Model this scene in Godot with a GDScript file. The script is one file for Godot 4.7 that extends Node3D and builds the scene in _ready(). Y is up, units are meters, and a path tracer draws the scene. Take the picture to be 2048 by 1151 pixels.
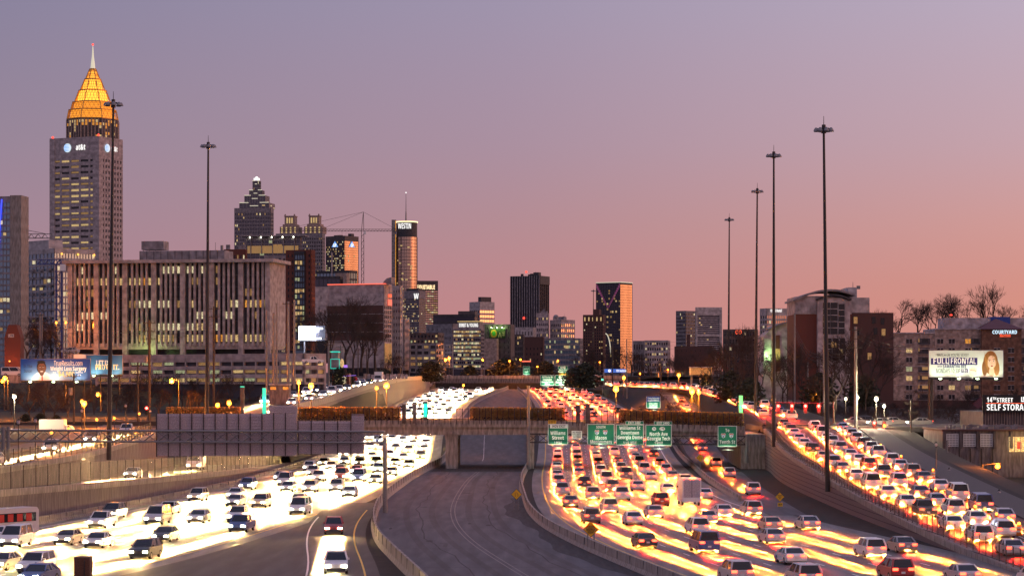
extends Node3D
# A motorway at dusk below a city skyline. Units are metres, -z runs down the motorway, y = 0 is the carriageway at the near end.
const F := 4865.0      # focal length of the photograph, in its pixels
const HOR := 760.0     # row of the horizon
const EYE := 16.0      # height of the camera
var rng := RandomNumberGenerator.new()
var names := {}
var M := {}

class MB:
	var v := PackedVector3Array()
	var n := PackedVector3Array()
	var t := PackedVector2Array()
	var ix := PackedInt32Array()
	func quad(a: Vector3, b: Vector3, c: Vector3, d: Vector3, ua := Vector2(0, 1), uc := Vector2(1, 0)) -> void:
		var k := v.size()
		var m := (b - a).cross(c - a)
		if m.length_squared() < 1e-12: m = (c - a).cross(d - a)
		m = m.normalized()
		v.append_array([a, b, c, d])
		n.append_array([m, m, m, m])
		t.append_array([ua, Vector2(uc.x, ua.y), uc, Vector2(ua.x, uc.y)])
		ix.append_array([k, k + 2, k + 1, k, k + 3, k + 2])
	func tri(a: Vector3, b: Vector3, c: Vector3) -> void:
		var k := v.size()
		var m := (b - a).cross(c - a).normalized()
		v.append_array([a, b, c])
		n.append_array([m, m, m])
		t.append_array([Vector2.ZERO, Vector2.RIGHT, Vector2.ONE])
		ix.append_array([k, k + 2, k + 1])
	func obox(o: Vector3, x: Vector3, y: Vector3, z: Vector3) -> void:   # centre and three half edges (right-handed)
		var p := []
		for i in 8: p.append(o + x * (1 if i & 1 else -1) + y * (1 if i & 2 else -1) + z * (1 if i & 4 else -1))
		quad(p[4], p[5], p[7], p[6])
		quad(p[1], p[0], p[2], p[3])
		quad(p[5], p[1], p[3], p[7])
		quad(p[0], p[4], p[6], p[2])
		quad(p[6], p[7], p[3], p[2])
		quad(p[0], p[1], p[5], p[4])
	func box(lo: Vector3, hi: Vector3) -> void:
		var h := (hi - lo) / 2
		obox((lo + hi) / 2, Vector3(h.x, 0, 0), Vector3(0, h.y, 0), Vector3(0, 0, h.z))
	func cb(c: Vector3, s: Vector3) -> void:
		box(c - s / 2, c + s / 2)
	func bar(a: Vector3, b: Vector3, w: float, h := -1.0) -> void:   # a square bar between two points
		var z := (b - a)
		if z.length() < 1e-6: return
		var x := (Vector3.UP if absf(z.normalized().y) < 0.95 else Vector3.RIGHT).cross(z).normalized()
		var y := z.cross(x).normalized()
		obox((a + b) / 2, x * w / 2, y * (h if h > 0 else w) / 2, z / 2)
	func tube(a: Vector3, b: Vector3, r0: float, r1: float, k := 8, caps := true) -> void:
		var z := (b - a).normalized()
		var x := (Vector3.UP if absf(z.y) < 0.95 else Vector3.RIGHT).cross(z).normalized()
		var y := z.cross(x)
		var s := v.size()
		for i in k + 1:
			var g := TAU * i / k
			var q := x * cos(g) + y * sin(g)
			v.append_array([a + q * r0, b + q * r1])
			n.append_array([q, q])
			t.append_array([Vector2(float(i) / k, 1), Vector2(float(i) / k, 0)])
		for i in k:
			var j := s + i * 2
			ix.append_array([j, j + 1, j + 2, j + 2, j + 1, j + 3])
		if caps:
			for i in k:
				var g0 := TAU * i / k
				var g1 := TAU * (i + 1) / k
				var q0 := x * cos(g0) + y * sin(g0)
				var q1 := x * cos(g1) + y * sin(g1)
				if r1 > 0.002: tri(b, b + q0 * r1, b + q1 * r1)
				if r0 > 0.002: tri(a, a + q1 * r0, a + q0 * r0)
	func wire(p: PackedVector3Array, r: float, k := 4) -> void:
		for i in p.size() - 1: tube(p[i], p[i + 1], r, r, k, false)
	func lathe(o: Vector3, prof: Array, k := 12, turn := 0.0) -> void:   # Vector2(radius, height), bottom to top, flat facets
		for j in prof.size() - 1:
			var p: Vector2 = prof[j]
			var q: Vector2 = prof[j + 1]
			for i in k:
				var g0 := TAU * i / k + turn
				var g1 := TAU * (i + 1) / k + turn
				var e0 := Vector3(sin(g0), 0, cos(g0))
				var e1 := Vector3(sin(g1), 0, cos(g1))
				var a := o + e0 * p.x + Vector3.UP * p.y
				var b := o + e1 * p.x + Vector3.UP * p.y
				var c := o + e1 * q.x + Vector3.UP * q.y
				var d := o + e0 * q.x + Vector3.UP * q.y
				if q.x < 1e-4: tri(a, b, c)
				elif p.x < 1e-4: tri(a, c, d)
				else: quad(a, b, c, d)
	func ball(o: Vector3, r: float, k := 10, sy := 1.0) -> void:
		var prof := []
		var m := k / 2
		for i in m + 1:
			var g := -PI / 2 + PI * i / m
			prof.append(Vector2(maxf(0.0, r * cos(g)) if i > 0 and i < m else 0.0, r * sin(g) * sy))
		lathe(o, prof, k)
	func prism(pts: PackedVector2Array, z0: float, z1: float, o := Vector3.ZERO) -> void:   # a counter-clockwise outline in xy, extruded along z
		var tr := Geometry2D.triangulate_polygon(pts)
		var ar := 0.0
		for i in pts.size(): ar += pts[i].cross(pts[(i + 1) % pts.size()])
		var p := pts.duplicate()
		if ar < 0:
			p.reverse()
			tr = Geometry2D.triangulate_polygon(p)
		for i in range(0, tr.size(), 3):
			var a := p[tr[i]]
			var b := p[tr[i + 1]]
			var c := p[tr[i + 2]]
			if (b - a).cross(c - a) < 0:
				var w := b
				b = c
				c = w
			tri(o + Vector3(a.x, a.y, z1), o + Vector3(b.x, b.y, z1), o + Vector3(c.x, c.y, z1))
			tri(o + Vector3(a.x, a.y, z0), o + Vector3(c.x, c.y, z0), o + Vector3(b.x, b.y, z0))
		for i in p.size():
			var a := p[i]
			var b := p[(i + 1) % p.size()]
			quad(o + Vector3(a.x, a.y, z0), o + Vector3(b.x, b.y, z0), o + Vector3(b.x, b.y, z1), o + Vector3(a.x, a.y, z1))
	func hexa(b: Array, h: Array) -> void:   # four bottom corners counter-clockwise seen from above, four top corners
		quad(h[0], h[1], h[2], h[3])
		quad(b[3], b[2], b[1], b[0])
		for i in 4: quad(b[i], b[(i + 1) % 4], h[(i + 1) % 4], h[i])
	func mesh(into: ArrayMesh = null) -> ArrayMesh:
		var a := []
		a.resize(Mesh.ARRAY_MAX)
		a[Mesh.ARRAY_VERTEX] = v
		a[Mesh.ARRAY_NORMAL] = n
		a[Mesh.ARRAY_TEX_UV] = t
		a[Mesh.ARRAY_INDEX] = ix
		var m := into if into else ArrayMesh.new()
		if v.size(): m.add_surface_from_arrays(Mesh.PRIMITIVE_TRIANGLES, a)
		return m

func P(px: float, py: float, d: float) -> Vector3:   # where a point seen at that place of the photograph stands, d metres down the road
	return Vector3((px - 1024) * d / F, EYE + (HOR - py) * d / F, -d)
func X(px: float, d: float) -> float: return (px - 1024) * d / F
func Y(py: float, d: float) -> float: return EYE + (HOR - py) * d / F

const ORD := ["first", "second", "third", "fourth", "fifth", "sixth", "seventh", "eighth", "ninth", "tenth", "eleventh", "twelfth", "thirteenth", "fourteenth", "fifteenth", "sixteenth", "seventeenth", "eighteenth", "nineteenth", "twentieth", "twenty-first", "twenty-second", "twenty-third", "twenty-fourth", "twenty-fifth", "twenty-sixth", "twenty-seventh", "twenty-eighth", "twenty-ninth", "thirtieth"]
func nth(i: int) -> String: return ORD[i] if i < ORD.size() else "%dth" % (i + 1)

func numbered(s: String) -> String:
	var k: int = names.get(s, 0)
	names[s] = k + 1
	return s if k == 0 else "%s_%03d" % [s, k]

func thing(called: String, label: String, category: String, at := Vector3.ZERO, turn := 0.0, group := "") -> Node3D:
	var o := Node3D.new()
	o.name = numbered(called)
	add_child(o)
	o.position = at
	o.rotation.y = turn
	tag(o, label, category, group)
	return o

func tag(o: Node, label: String, category: String, group := "") -> void:
	o.set_meta("label", label)
	o.set_meta("category", category)
	if group: o.set_meta("group", group)

func part(called: String, mb: MB, mat: String, parent: Node, stuff := false) -> MeshInstance3D:
	return partm(called, mb.mesh(), mat, parent, stuff)
func partm(called: String, m: Mesh, mat: String, parent: Node, stuff := false) -> MeshInstance3D:
	var o := MeshInstance3D.new()
	o.mesh = m
	o.material_override = M[mat] if mat else null
	o.name = called
	if parent == self: o.name = numbered(called)
	parent.add_child(o, true)
	if stuff: o.set_meta("kind", "stuff")
	return o

func struct(called: String, mb: MB, mat: String) -> MeshInstance3D:
	var o := part(called, mb, mat, self)
	o.set_meta("kind", "structure")
	return o

func dup(root: Node3D, at: Vector3, turn := 0.0, label := "", group := "") -> Node3D:
	var r: Node3D = root.duplicate()
	r.name = numbered(String(root.name).get_slice("_0", 0))
	add_child(r)
	r.position = at
	r.rotation.y = turn
	if label: r.set_meta("label", label)
	if group: r.set_meta("group", group)
	return r

func omni(parent: Node, at: Vector3, col: Color, e: float, size := 0.2) -> void:
	var l := OmniLight3D.new()
	l.name = "lamp_light"
	l.light_color = col
	l.light_energy = e
	l.light_size = size
	l.omni_range = 90
	l.omni_attenuation = 2.0
	l.shadow_enabled = true
	parent.add_child(l, true)
	l.position = at
func spot(parent: Node, at: Vector3, to: Vector3, col: Color, e: float, angle: float, size := 0.1) -> void:
	var l := SpotLight3D.new()
	l.name = "lamp_beam"
	l.light_color = col
	l.light_energy = e
	l.light_size = size
	l.spot_range = 90
	l.spot_attenuation = 2.0
	l.spot_angle = angle
	l.spot_angle_attenuation = 0.7
	l.shadow_enabled = true
	parent.add_child(l, true)
	l.position = at
	l.basis = Basis.looking_at(to - at, Vector3.UP if absf((to - at).normalized().y) < 0.98 else Vector3.RIGHT)

func text(s: String, h: float, mat: String, parent: Node, at: Vector3, width := 0.0, font := "Droid Sans", called := "lettering", bold := true) -> MeshInstance3D:
	var f := SystemFont.new()
	f.font_names = PackedStringArray([font])
	f.font_weight = 700 if bold else 400
	var tm := TextMesh.new()
	tm.text = s
	tm.font = f
	tm.font_size = 32
	tm.curve_step = 2.0
	tm.pixel_size = h / 23.0
	tm.depth = 0.03
	tm.horizontal_alignment = HORIZONTAL_ALIGNMENT_CENTER
	tm.vertical_alignment = VERTICAL_ALIGNMENT_CENTER
	var o := partm(called, tm, mat, parent)
	o.position = at
	if width > 0:
		var w := tm.get_aabb().size.x
		if w > 0.01: o.scale.x = width / w
	return o

func noise_tex(freq: float, lo: float, hi: float, oct := 5, kind := FastNoiseLite.TYPE_SIMPLEX, w := 512, h := 512, sd := 1) -> NoiseTexture2D:
	var f := FastNoiseLite.new()
	f.noise_type = kind
	f.frequency = freq
	f.seed = sd
	f.fractal_octaves = oct
	var x := NoiseTexture2D.new()
	x.width = w
	x.height = h
	x.seamless = true
	x.noise = f
	var g := Gradient.new()
	g.set_color(0, Color(lo, lo, lo))
	g.set_color(1, Color(hi, hi, hi))
	x.color_ramp = g
	return x

func mat(key: String, r: float, g: float, b: float, rough := 0.8, metal := 0.0, tex: Texture2D = null, scale := 0.2, bump := 0.0) -> StandardMaterial3D:
	var m := StandardMaterial3D.new()
	m.resource_name = key
	m.albedo_color = Color(r, g, b).linear_to_srgb()
	m.roughness = rough
	m.metallic = metal
	if tex:
		m.albedo_texture = tex
		m.uv1_triplanar = true
		m.uv1_world_triplanar = true
		m.uv1_scale = Vector3.ONE * scale
		if bump > 0:
			m.heightmap_enabled = true
			m.heightmap_texture = tex
			m.heightmap_scale = bump
	M[key] = m
	return m

func glow(key: String, r: float, g: float, b: float, e: float) -> StandardMaterial3D:   # linear colour
	var m := mat(key, r * 0.5, g * 0.5, b * 0.5, 0.5)
	m.emission_enabled = true
	m.emission = Color(r, g, b).linear_to_srgb()
	m.emission_energy_multiplier = e
	return m

func materials() -> void:
	var blotch := noise_tex(0.012, 0.62, 1.0, 6)
	var fine := noise_tex(0.05, 0.7, 1.0, 4, FastNoiseLite.TYPE_SIMPLEX, 512, 512, 3)
	var patch := noise_tex(0.008, 0.7, 1.0, 6, FastNoiseLite.TYPE_PERLIN, 512, 512, 7)
	mat("asphalt", 0.075, 0.072, 0.075, 0.75, 0.0, patch, 0.06)
	mat("road_concrete", 0.2, 0.19, 0.185, 0.62, 0.0, patch, 0.05)
	mat("grey_pavement", 0.112, 0.112, 0.125, 0.8, 0.0, patch, 0.045)
	mat("wheel_dark", 0.085, 0.082, 0.086, 0.8, 0.0, patch, 0.09)
	mat("patch_dark", 0.045, 0.043, 0.046, 0.85, 0.0, blotch, 0.2)
	for key in ["asphalt", "road_concrete", "grey_pavement", "wheel_dark", "patch_dark"]: M[key].uv1_scale = Vector3(0.19, 0.1, 0.016)   # wear runs along the lanes
	mat("concrete", 0.42, 0.38, 0.34, 0.85, 0.0, blotch, 0.12)
	mat("wall_concrete", 0.26, 0.22, 0.22, 0.9, 0.0, blotch, 0.08)
	for key in ["concrete", "wall_concrete"]: M[key].uv1_scale = Vector3(0.22, 0.045, 0.22)   # rain streaks run down
	mat("block_wall", 0.24, 0.19, 0.2, 0.9, 0.0, fine, 0.3)
	mat("pavement", 0.12, 0.11, 0.105, 0.85, 0.0, fine, 0.2)
	mat("paint_white", 0.75, 0.75, 0.72, 0.6)
	mat("worn_paint", 0.3, 0.29, 0.28, 0.8, 0.0, fine, 0.6)
	mat("paint_yellow", 0.7, 0.45, 0.05, 0.6)
	mat("grass", 0.085, 0.085, 0.032, 0.95, 0.0, noise_tex(0.04, 0.4, 1.0, 5, FastNoiseLite.TYPE_SIMPLEX, 512, 512, 5), 0.15)
	mat("earth", 0.026, 0.022, 0.017, 0.95, 0.0, blotch, 0.08)
	mat("steel", 0.32, 0.32, 0.33, 0.55, 0.6, fine, 0.3)
	mat("dark_steel", 0.035, 0.034, 0.036, 0.5, 0.3)
	mat("weathered_steel", 0.09, 0.085, 0.085, 0.7, 0.3, blotch, 0.3)
	mat("pole_wood", 0.11, 0.085, 0.065, 0.9, 0.0, fine, 0.4)
	mat("sign_back", 0.64, 0.55, 0.6, 0.5, 0.1, fine, 0.2)
	mat("sign_green", 0.004, 0.17, 0.095, 0.45)
	mat("sign_yellow", 0.75, 0.42, 0.02, 0.45)
	mat("sign_white", 0.7, 0.7, 0.68, 0.5)
	mat("sign_blue", 0.02, 0.06, 0.3, 0.45)
	mat("sign_red", 0.5, 0.02, 0.02, 0.45)
	mat("letter_white", 0.85, 0.85, 0.82, 0.5)
	mat("letter_black", 0.01, 0.01, 0.01, 0.5)
	mat("orange_plastic", 0.8, 0.22, 0.02, 0.5)
	mat("rubber", 0.015, 0.015, 0.015, 0.8)
	mat("rim", 0.4, 0.4, 0.4, 0.35, 0.8)
	mat("car_glass", 0.015, 0.017, 0.02, 0.08)
	for c in [["white", .75, .75, .74], ["silver", .5, .5, .52], ["grey", .2, .2, .21], ["black", .02, .02, .022], ["red", .32, .02, .02], ["blue", .04, .08, .25], ["beige", .5, .44, .35]]:
		var m := mat("car_" + c[0], c[1], c[2], c[3], 0.3)
		m.clearcoat_enabled = true
		m.clearcoat = 0.8
	# buildings
	mat("precast", 0.6, 0.51, 0.48, 0.85, 0.0, blotch, 0.06)
	mat("pale_stone", 0.6, 0.53, 0.53, 0.85, 0.0, blotch, 0.05)
	mat("white_panel", 0.6, 0.56, 0.56, 0.7, 0.0, blotch, 0.05)
	mat("grey_panel", 0.34, 0.32, 0.34, 0.7, 0.0, blotch, 0.05)
	mat("dark_panel", 0.06, 0.06, 0.075, 0.6, 0.0, blotch, 0.05)
	mat("brown_panel", 0.13, 0.108, 0.11, 0.6, 0.0, blotch, 0.05)
	mat("brick", 0.2, 0.07, 0.05, 0.9, 0.0, fine, 0.25)
	mat("dark_brick", 0.13, 0.068, 0.06, 0.9, 0.0, fine, 0.25)
	mat("tan_stucco", 0.52, 0.4, 0.34, 0.9, 0.0, blotch, 0.08)
	mat("brown_stucco", 0.26, 0.14, 0.09, 0.9, 0.0, blotch, 0.08)
	mat("maroon_roof", 0.12, 0.02, 0.03, 0.6, 0.0, fine, 0.3)
	mat("glass", 0.02, 0.024, 0.032, 0.12, 0.0)
	mat("window_glass", 0.012, 0.014, 0.018, 0.15)
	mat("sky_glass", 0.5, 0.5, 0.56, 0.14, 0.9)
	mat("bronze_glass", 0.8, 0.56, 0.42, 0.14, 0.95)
	mat("blue_glass", 0.2, 0.3, 0.4, 0.12, 0.6)
	mat("dark_glass", 0.09, 0.09, 0.12, 0.2, 0.7)
	mat("bark", 0.05, 0.036, 0.03, 0.95)
	mat("evergreen", 0.025, 0.032, 0.018, 0.9)
	mat("hedge", 0.17, 0.12, 0.05, 0.9)
	M.hedge.backlight_enabled = true
	M.hedge.backlight = Color(0.75, 0.6, 0.35)
	mat("gilt", 0.6, 0.33, 0.08, 0.4, 0.7)
	# things that give off light
	glow("lit_warm", 1.0, 0.72, 0.3, 0.85)
	glow("lit_white", 1.0, 0.88, 0.52, 1.05)
	glow("lit_dim", 1.0, 0.62, 0.22, 0.3)
	glow("lit_green", 0.75, 0.85, 0.45, 0.55)
	glow("lit_amber", 1.0, 0.42, 0.06, 0.95)
	var rooms := noise_tex(0.03, 0.2, 1.0, 3, FastNoiseLite.TYPE_SIMPLEX, 512, 512, 17)   # what stands in the lit rooms
	for key in ["lit_warm", "lit_white", "lit_dim", "lit_green", "lit_amber"]:
		var m: StandardMaterial3D = M[key]
		m.emission_operator = BaseMaterial3D.EMISSION_OP_MULTIPLY
		m.emission_texture = rooms
		m.emission_energy_multiplier *= 1.55
		m.uv1_triplanar = true
		m.uv1_world_triplanar = true
		m.uv1_scale = Vector3(0.11, 0.2, 0.11)
	glow("crown_light", 1.0, 0.42, 0.04, 2.1)
	glow("crown_dim", 1.0, 0.36, 0.03, 1.0)
	glow("spire_light", 1.0, 0.95, 0.7, 0.55)
	glow("sodium_lamp", 1.0, 0.42, 0.07, 2.3)
	glow("white_lamp", 1.0, 0.95, 0.72, 12.0)
	glow("headlight", 1.0, 0.85, 0.6, 60.0)
	glow("taillight", 1.0, 0.06, 0.025, 9.0)
	glow("red_signal", 1.0, 0.05, 0.035, 24.0)
	glow("green_signal", 0.05, 1.0, 0.6, 4.0)
	glow("amber_signal", 1.0, 0.25, 0.02, 12.0)
	glow("beacon_light", 1.0, 0.05, 0.03, 3.0)
	glow("sign_light_white", 1.0, 1.0, 0.95, 1.15)
	glow("emblem_light", 0.75, 0.92, 1.0, 0.85)
	glow("sign_light_warm", 1.0, 0.75, 0.4, 1.8)
	glow("sign_light_blue", 0.2, 0.45, 1.0, 0.9)
	glow("sign_light_red", 1.0, 0.12, 0.05, 1.3)
	glow("neon_red", 1.0, 0.16, 0.1, 1.2)
	glow("neon_blue", 0.05, 0.08, 1.0, 1.6)
	glow("neon_purple", 0.4, 0.2, 0.9, 0.9)
	glow("screen_white", 0.95, 0.95, 1.0, 2.4)
	glow("banner_blue", 0.06, 0.16, 0.6, 0.8)
	glow("teal_light", 0.02, 0.75, 0.55, 0.9)
	glow("green_light", 0.25, 1.0, 0.3, 1.1)
	glow("pink_light", 1.0, 0.45, 0.9, 1.0)
	glow("neon_violet", 0.5, 0.12, 0.3, 0.32)
	glow("green_lamp", 0.75, 1.0, 0.6, 14.0)
	glow("sign_light_sky", 0.6, 0.85, 1.0, 1.3)
	mat("crane_blue", 0.02, 0.04, 0.2, 0.5)
	mat("hotel_glass", 0.62, 0.45, 0.36, 0.2, 0.9)
	mat("brick_brown", 0.16, 0.08, 0.05, 0.9, 0.0, fine, 0.5)
	mat("letter_gold", 0.75, 0.6, 0.2, 0.5)
	mat("letter_navy", 0.03, 0.02, 0.16, 0.5)
	var chain := mat("chain_link", 0.12, 0.11, 0.11, 0.6, 0.5)
	chain.transparency = BaseMaterial3D.TRANSPARENCY_ALPHA
	chain.albedo_color.a = 0.28

func sky_color(az: float, el: float) -> Color:
	# what dusk looks like: rose low in front, violet above, the afterglow low in the west (to the right)
	var rows := [0.0, 2.0, 3.6, 5.5, 8.8, 20.0, 45.0, 90.0]
	var left := [Color8(176, 128, 136), Color8(170, 131, 142), Color8(163, 134, 149), Color8(152, 134, 152), Color8(138, 131, 157), Color8(134, 131, 160), Color8(133, 132, 165), Color8(124, 126, 162)]
	var mid := [Color8(200, 134, 133), Color8(192, 136, 138), Color8(181, 140, 147), Color8(171, 144, 160), Color8(160, 148, 172), Color8(150, 143, 170), Color8(138, 135, 166), Color8(124, 126, 162)]
	var right := [Color8(219, 143, 124), Color8(214, 146, 132), Color8(210, 155, 150), Color8(199, 164, 172), Color8(188, 172, 191), Color8(166, 155, 182), Color8(143, 138, 168), Color8(124, 126, 162)]
	var k := 0
	while k < 6 and el > rows[k + 1]: k += 1
	var f := clampf((el - rows[k]) / (rows[k + 1] - rows[k]), 0, 1)
	var c := [left, mid, right].map(func(a): return a[k].srgb_to_linear().lerp(a[k + 1].srgb_to_linear(), f))
	var out: Color = c[1].lerp(c[0], minf(-az / 12.5, 1.15)) if az < 0 else c[1].lerp(c[2], minf(az / 12.5, 1.25))
	var g := exp(-pow((az - 80.0) / 48.0, 2)) * exp(-pow(el / 16.0, 2))
	if az > 12: out = out + Color(2.1, 0.86, 0.33) * g * clampf((az - 12.0) / 30.0, 0, 1)
	var far := clampf((absf(az) - 110.0) / 50.0, 0, 1)
	out = out.lerp(Color8(182, 154, 166).srgb_to_linear(), far * 0.7)
	return out * (1.0 + 0.5 * smoothstep(9.0, 45.0, el))

func sky_picture() -> ImageTexture:
	var w := 720
	var h := 720
	var im := Image.create(w, h, false, Image.FORMAT_RGBF)
	for y in h:
		var el := 90.0 - 180.0 * (y + 0.5) / h
		for x in w:
			var az := 360.0 * (x + 0.5) / w
			if az > 180: az -= 360
			im.set_pixel(x, y, sky_color(az, maxf(el, 0.0)) if el >= 0 else Color(0.09, 0.075, 0.08))
	return ImageTexture.create_from_image(im)

func lin(a: Array, d: float) -> float:
	if d <= a[0][0]: return a[0][1] + (d - a[0][0]) * (a[1][1] - a[0][1]) / (a[1][0] - a[0][0])
	for i in a.size() - 1:
		if d <= a[i + 1][0]: return lerpf(a[i][1], a[i + 1][1], (d - a[i][0]) / (a[i + 1][0] - a[i][0]))
	return a[-1][1]
func sm(a: Array, d: float) -> float:   # the same line with its corners rounded
	var s := 0.0
	for k in range(-3, 4): s += lin(a, d + k * 8.0)
	return s / 7.0

# lines of the roads, [distance, x]
const LCO := [[150, -66], [199, -60], [258, -54.5], [297, -48.5], [370, -41.5], [472, -39], [600, -36.5], [800, -38], [900, -34.5], [985, -29]]
const LCI := [[150, -43], [199, -31.5], [239, -26], [278, -22.5], [318, -18.6], [410, -16.6], [472, -14], [600, -17], [800, -14.5], [900, -10], [985, -2]]
const HBL := [[150, -3], [199, -7.9], [222, -11.6], [259, -15], [290, -16.4], [318, -17.3], [410, -16], [472, -13], [600, -15.6], [800, -13.2], [900, -8], [985, -1]]
const HBR := [[150, 18], [199, 11.3], [222, 8], [247, 4.9], [283, 2.1], [380, 1.2], [472, 3.5], [600, 4], [800, 6.5], [900, 4.6], [985, 2]]
const RCI := [[150, 20], [199, 12.6], [222, 9.3], [247, 6.2], [288, 3.4], [346, 2.8], [410, 3.4], [472, 4.8], [600, 6.8], [800, 7.6], [900, 6], [985, 3.5]]
const RCO := [[150, 49], [205, 44], [216, 43], [243, 39], [278, 34.5], [311, 30.4], [389, 30], [440, 31.5], [600, 37], [800, 35.5], [900, 33], [985, 28.5]]
const DL := [[288, 30.5], [324, 30.6], [389, 32], [440, 34], [520, 36], [600, 41.5], [700, 45.5], [760, 46]]
const DR := [[288, 35], [324, 36], [389, 38.3], [440, 41], [520, 43], [600, 48.5], [700, 52.5], [760, 53]]
const EL := [[150, 43], [205, 42.6], [230, 41.4], [275, 40.6], [330, 41.2], [380, 42.2], [440, 46.5], [470, 47]]
const ER := [[150, 54], [205, 53], [275, 54], [330, 56], [380, 58.5], [440, 63], [470, 66]]
const W1 := [[150, -70], [200, -66], [258, -57.5], [285, -52.5], [330, -48], [400, -43.5], [480, -40]]
const W2 := [[150, -64], [263, -58.5], [290, -56.5], [330, -56.5], [405, -59.5], [440, -62]]
const GL := [[440, -55], [520, -54], [600, -52], [700, -49], [850, -44], [985, -38]]
const GR := [[440, -44], [520, -41], [600, -40], [700, -40.2], [850, -37.5], [985, -31]]
const GE := [[440, 9], [480, 10.6], [520, 11.3], [600, 12.9], [700, 14.4], [850, 16.4], [985, 17]]
const HL := [[455, 47], [520, 49.5], [600, 50.5], [700, 52.5], [750, 51], [900, 37], [985, 20]]
const HR := [[455, 56], [520, 57.5], [600, 58.5], [700, 60.5], [750, 59], [900, 45], [985, 32]]
const HE := [[455, 8], [600, 11.5], [750, 13.4], [900, 13.9], [985, 14]]
const DE := [[440, 0], [480, 0.6], [520, 2.6], [600, 6.2], [700, 9.6], [760, 12.5]]
func yr(d: float) -> float: return sm([[100, 0], [480, 0], [520, 0.6], [600, 2.8], [985, 12.5], [1100, 14]], d)
func ye(d: float) -> float: return lin([[150, 0.1], [205, 0.1], [225, 0.5], [440, 7.0], [480, 7.6]], d)
func yl(d: float) -> float: return lin([[150, 5], [263, 6.0], [330, 6.3], [405, 7.0], [440, 7.4], [470, 8.0]], d)
func yk(d: float) -> float: return sm([[150, 5.2], [263, 3.9], [300, 3.2], [400, 1.3], [480, 0.1], [600, 0.1]], d)

func _ready() -> void:
	rng.seed = 11
	var cam := Camera3D.new()
	cam.name = "camera"
	add_child(cam)
	cam.position = Vector3(0, EYE, 0)
	cam.set_frustum(1151.0 / F, Vector2(0, (HOR - 575.5) / F), 1.0, 16000.0)
	cam.keep_aspect = Camera3D.KEEP_HEIGHT
	cam.current = true
	var we := WorldEnvironment.new()
	we.name = "world_environment"
	var e := Environment.new()
	e.background_mode = Environment.BG_SKY
	e.tonemap_mode = Environment.TONE_MAPPER_LINEAR
	e.tonemap_exposure = 1.0
	e.sdfgi_enabled = true
	e.ssao_enabled = true
	e.ssil_enabled = true
	var sk := Sky.new()
	var pan := PanoramaSkyMaterial.new()
	pan.panorama = sky_picture()
	sk.sky_material = pan
	e.sky = sk
	we.environment = e
	add_child(we)
	var sun := DirectionalLight3D.new()   # the last of the light, from just above the western horizon
	sun.name = "afterglow"
	sun.light_color = Color(1.0, 0.62, 0.42)
	sun.light_energy = 0.1
	sun.light_angular_distance = 24.0
	sun.shadow_enabled = true
	add_child(sun)
	sun.basis = Basis.looking_at(Vector3(-1.0, -0.12, -0.35))
	materials()
	ground()
	roads()
	bridge()
	far_bridge()
	skyline()
	near_buildings()
	right_buildings()
	plants()
	sign_gantries()
	billboards()
	small_signs()
	masts_and_lamps()
	traffic()

func ribbon(mb: MB, d0: float, d1: float, step: float, fl: Callable, fr: Callable, fy: Callable) -> void:
	var k := int(ceil((d1 - d0) / step))
	for i in k:
		var a := lerpf(d0, d1, float(i) / k)
		var b := lerpf(d0, d1, float(i + 1) / k)
		mb.quad(Vector3(fl.call(a), fy.call(a), -a), Vector3(fr.call(a), fy.call(a), -a), Vector3(fr.call(b), fy.call(b), -b), Vector3(fl.call(b), fy.call(b), -b))
func sweep(mb: MB, d0: float, d1: float, step: float, prof: Callable, caps := true) -> void:   # prof(d): outline from the left foot over the top to the right foot
	var k := int(ceil((d1 - d0) / step))
	for i in k:
		var a := lerpf(d0, d1, float(i) / k)
		var b := lerpf(d0, d1, float(i + 1) / k)
		var p: Array = prof.call(a)
		var q: Array = prof.call(b)
		for j in p.size() - 1:
			mb.quad(Vector3(p[j].x, p[j].y, -a), Vector3(p[j + 1].x, p[j + 1].y, -a), Vector3(q[j + 1].x, q[j + 1].y, -b), Vector3(q[j].x, q[j].y, -b))
		if caps and i == 0:
			for j in range(1, p.size() - 1): mb.tri(Vector3(p[0].x, p[0].y, -a), Vector3(p[j + 1].x, p[j + 1].y, -a), Vector3(p[j].x, p[j].y, -a))
		if caps and i == k - 1:
			for j in range(1, q.size() - 1): mb.tri(Vector3(q[0].x, q[0].y, -b), Vector3(q[j].x, q[j].y, -b), Vector3(q[j + 1].x, q[j + 1].y, -b))

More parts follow.
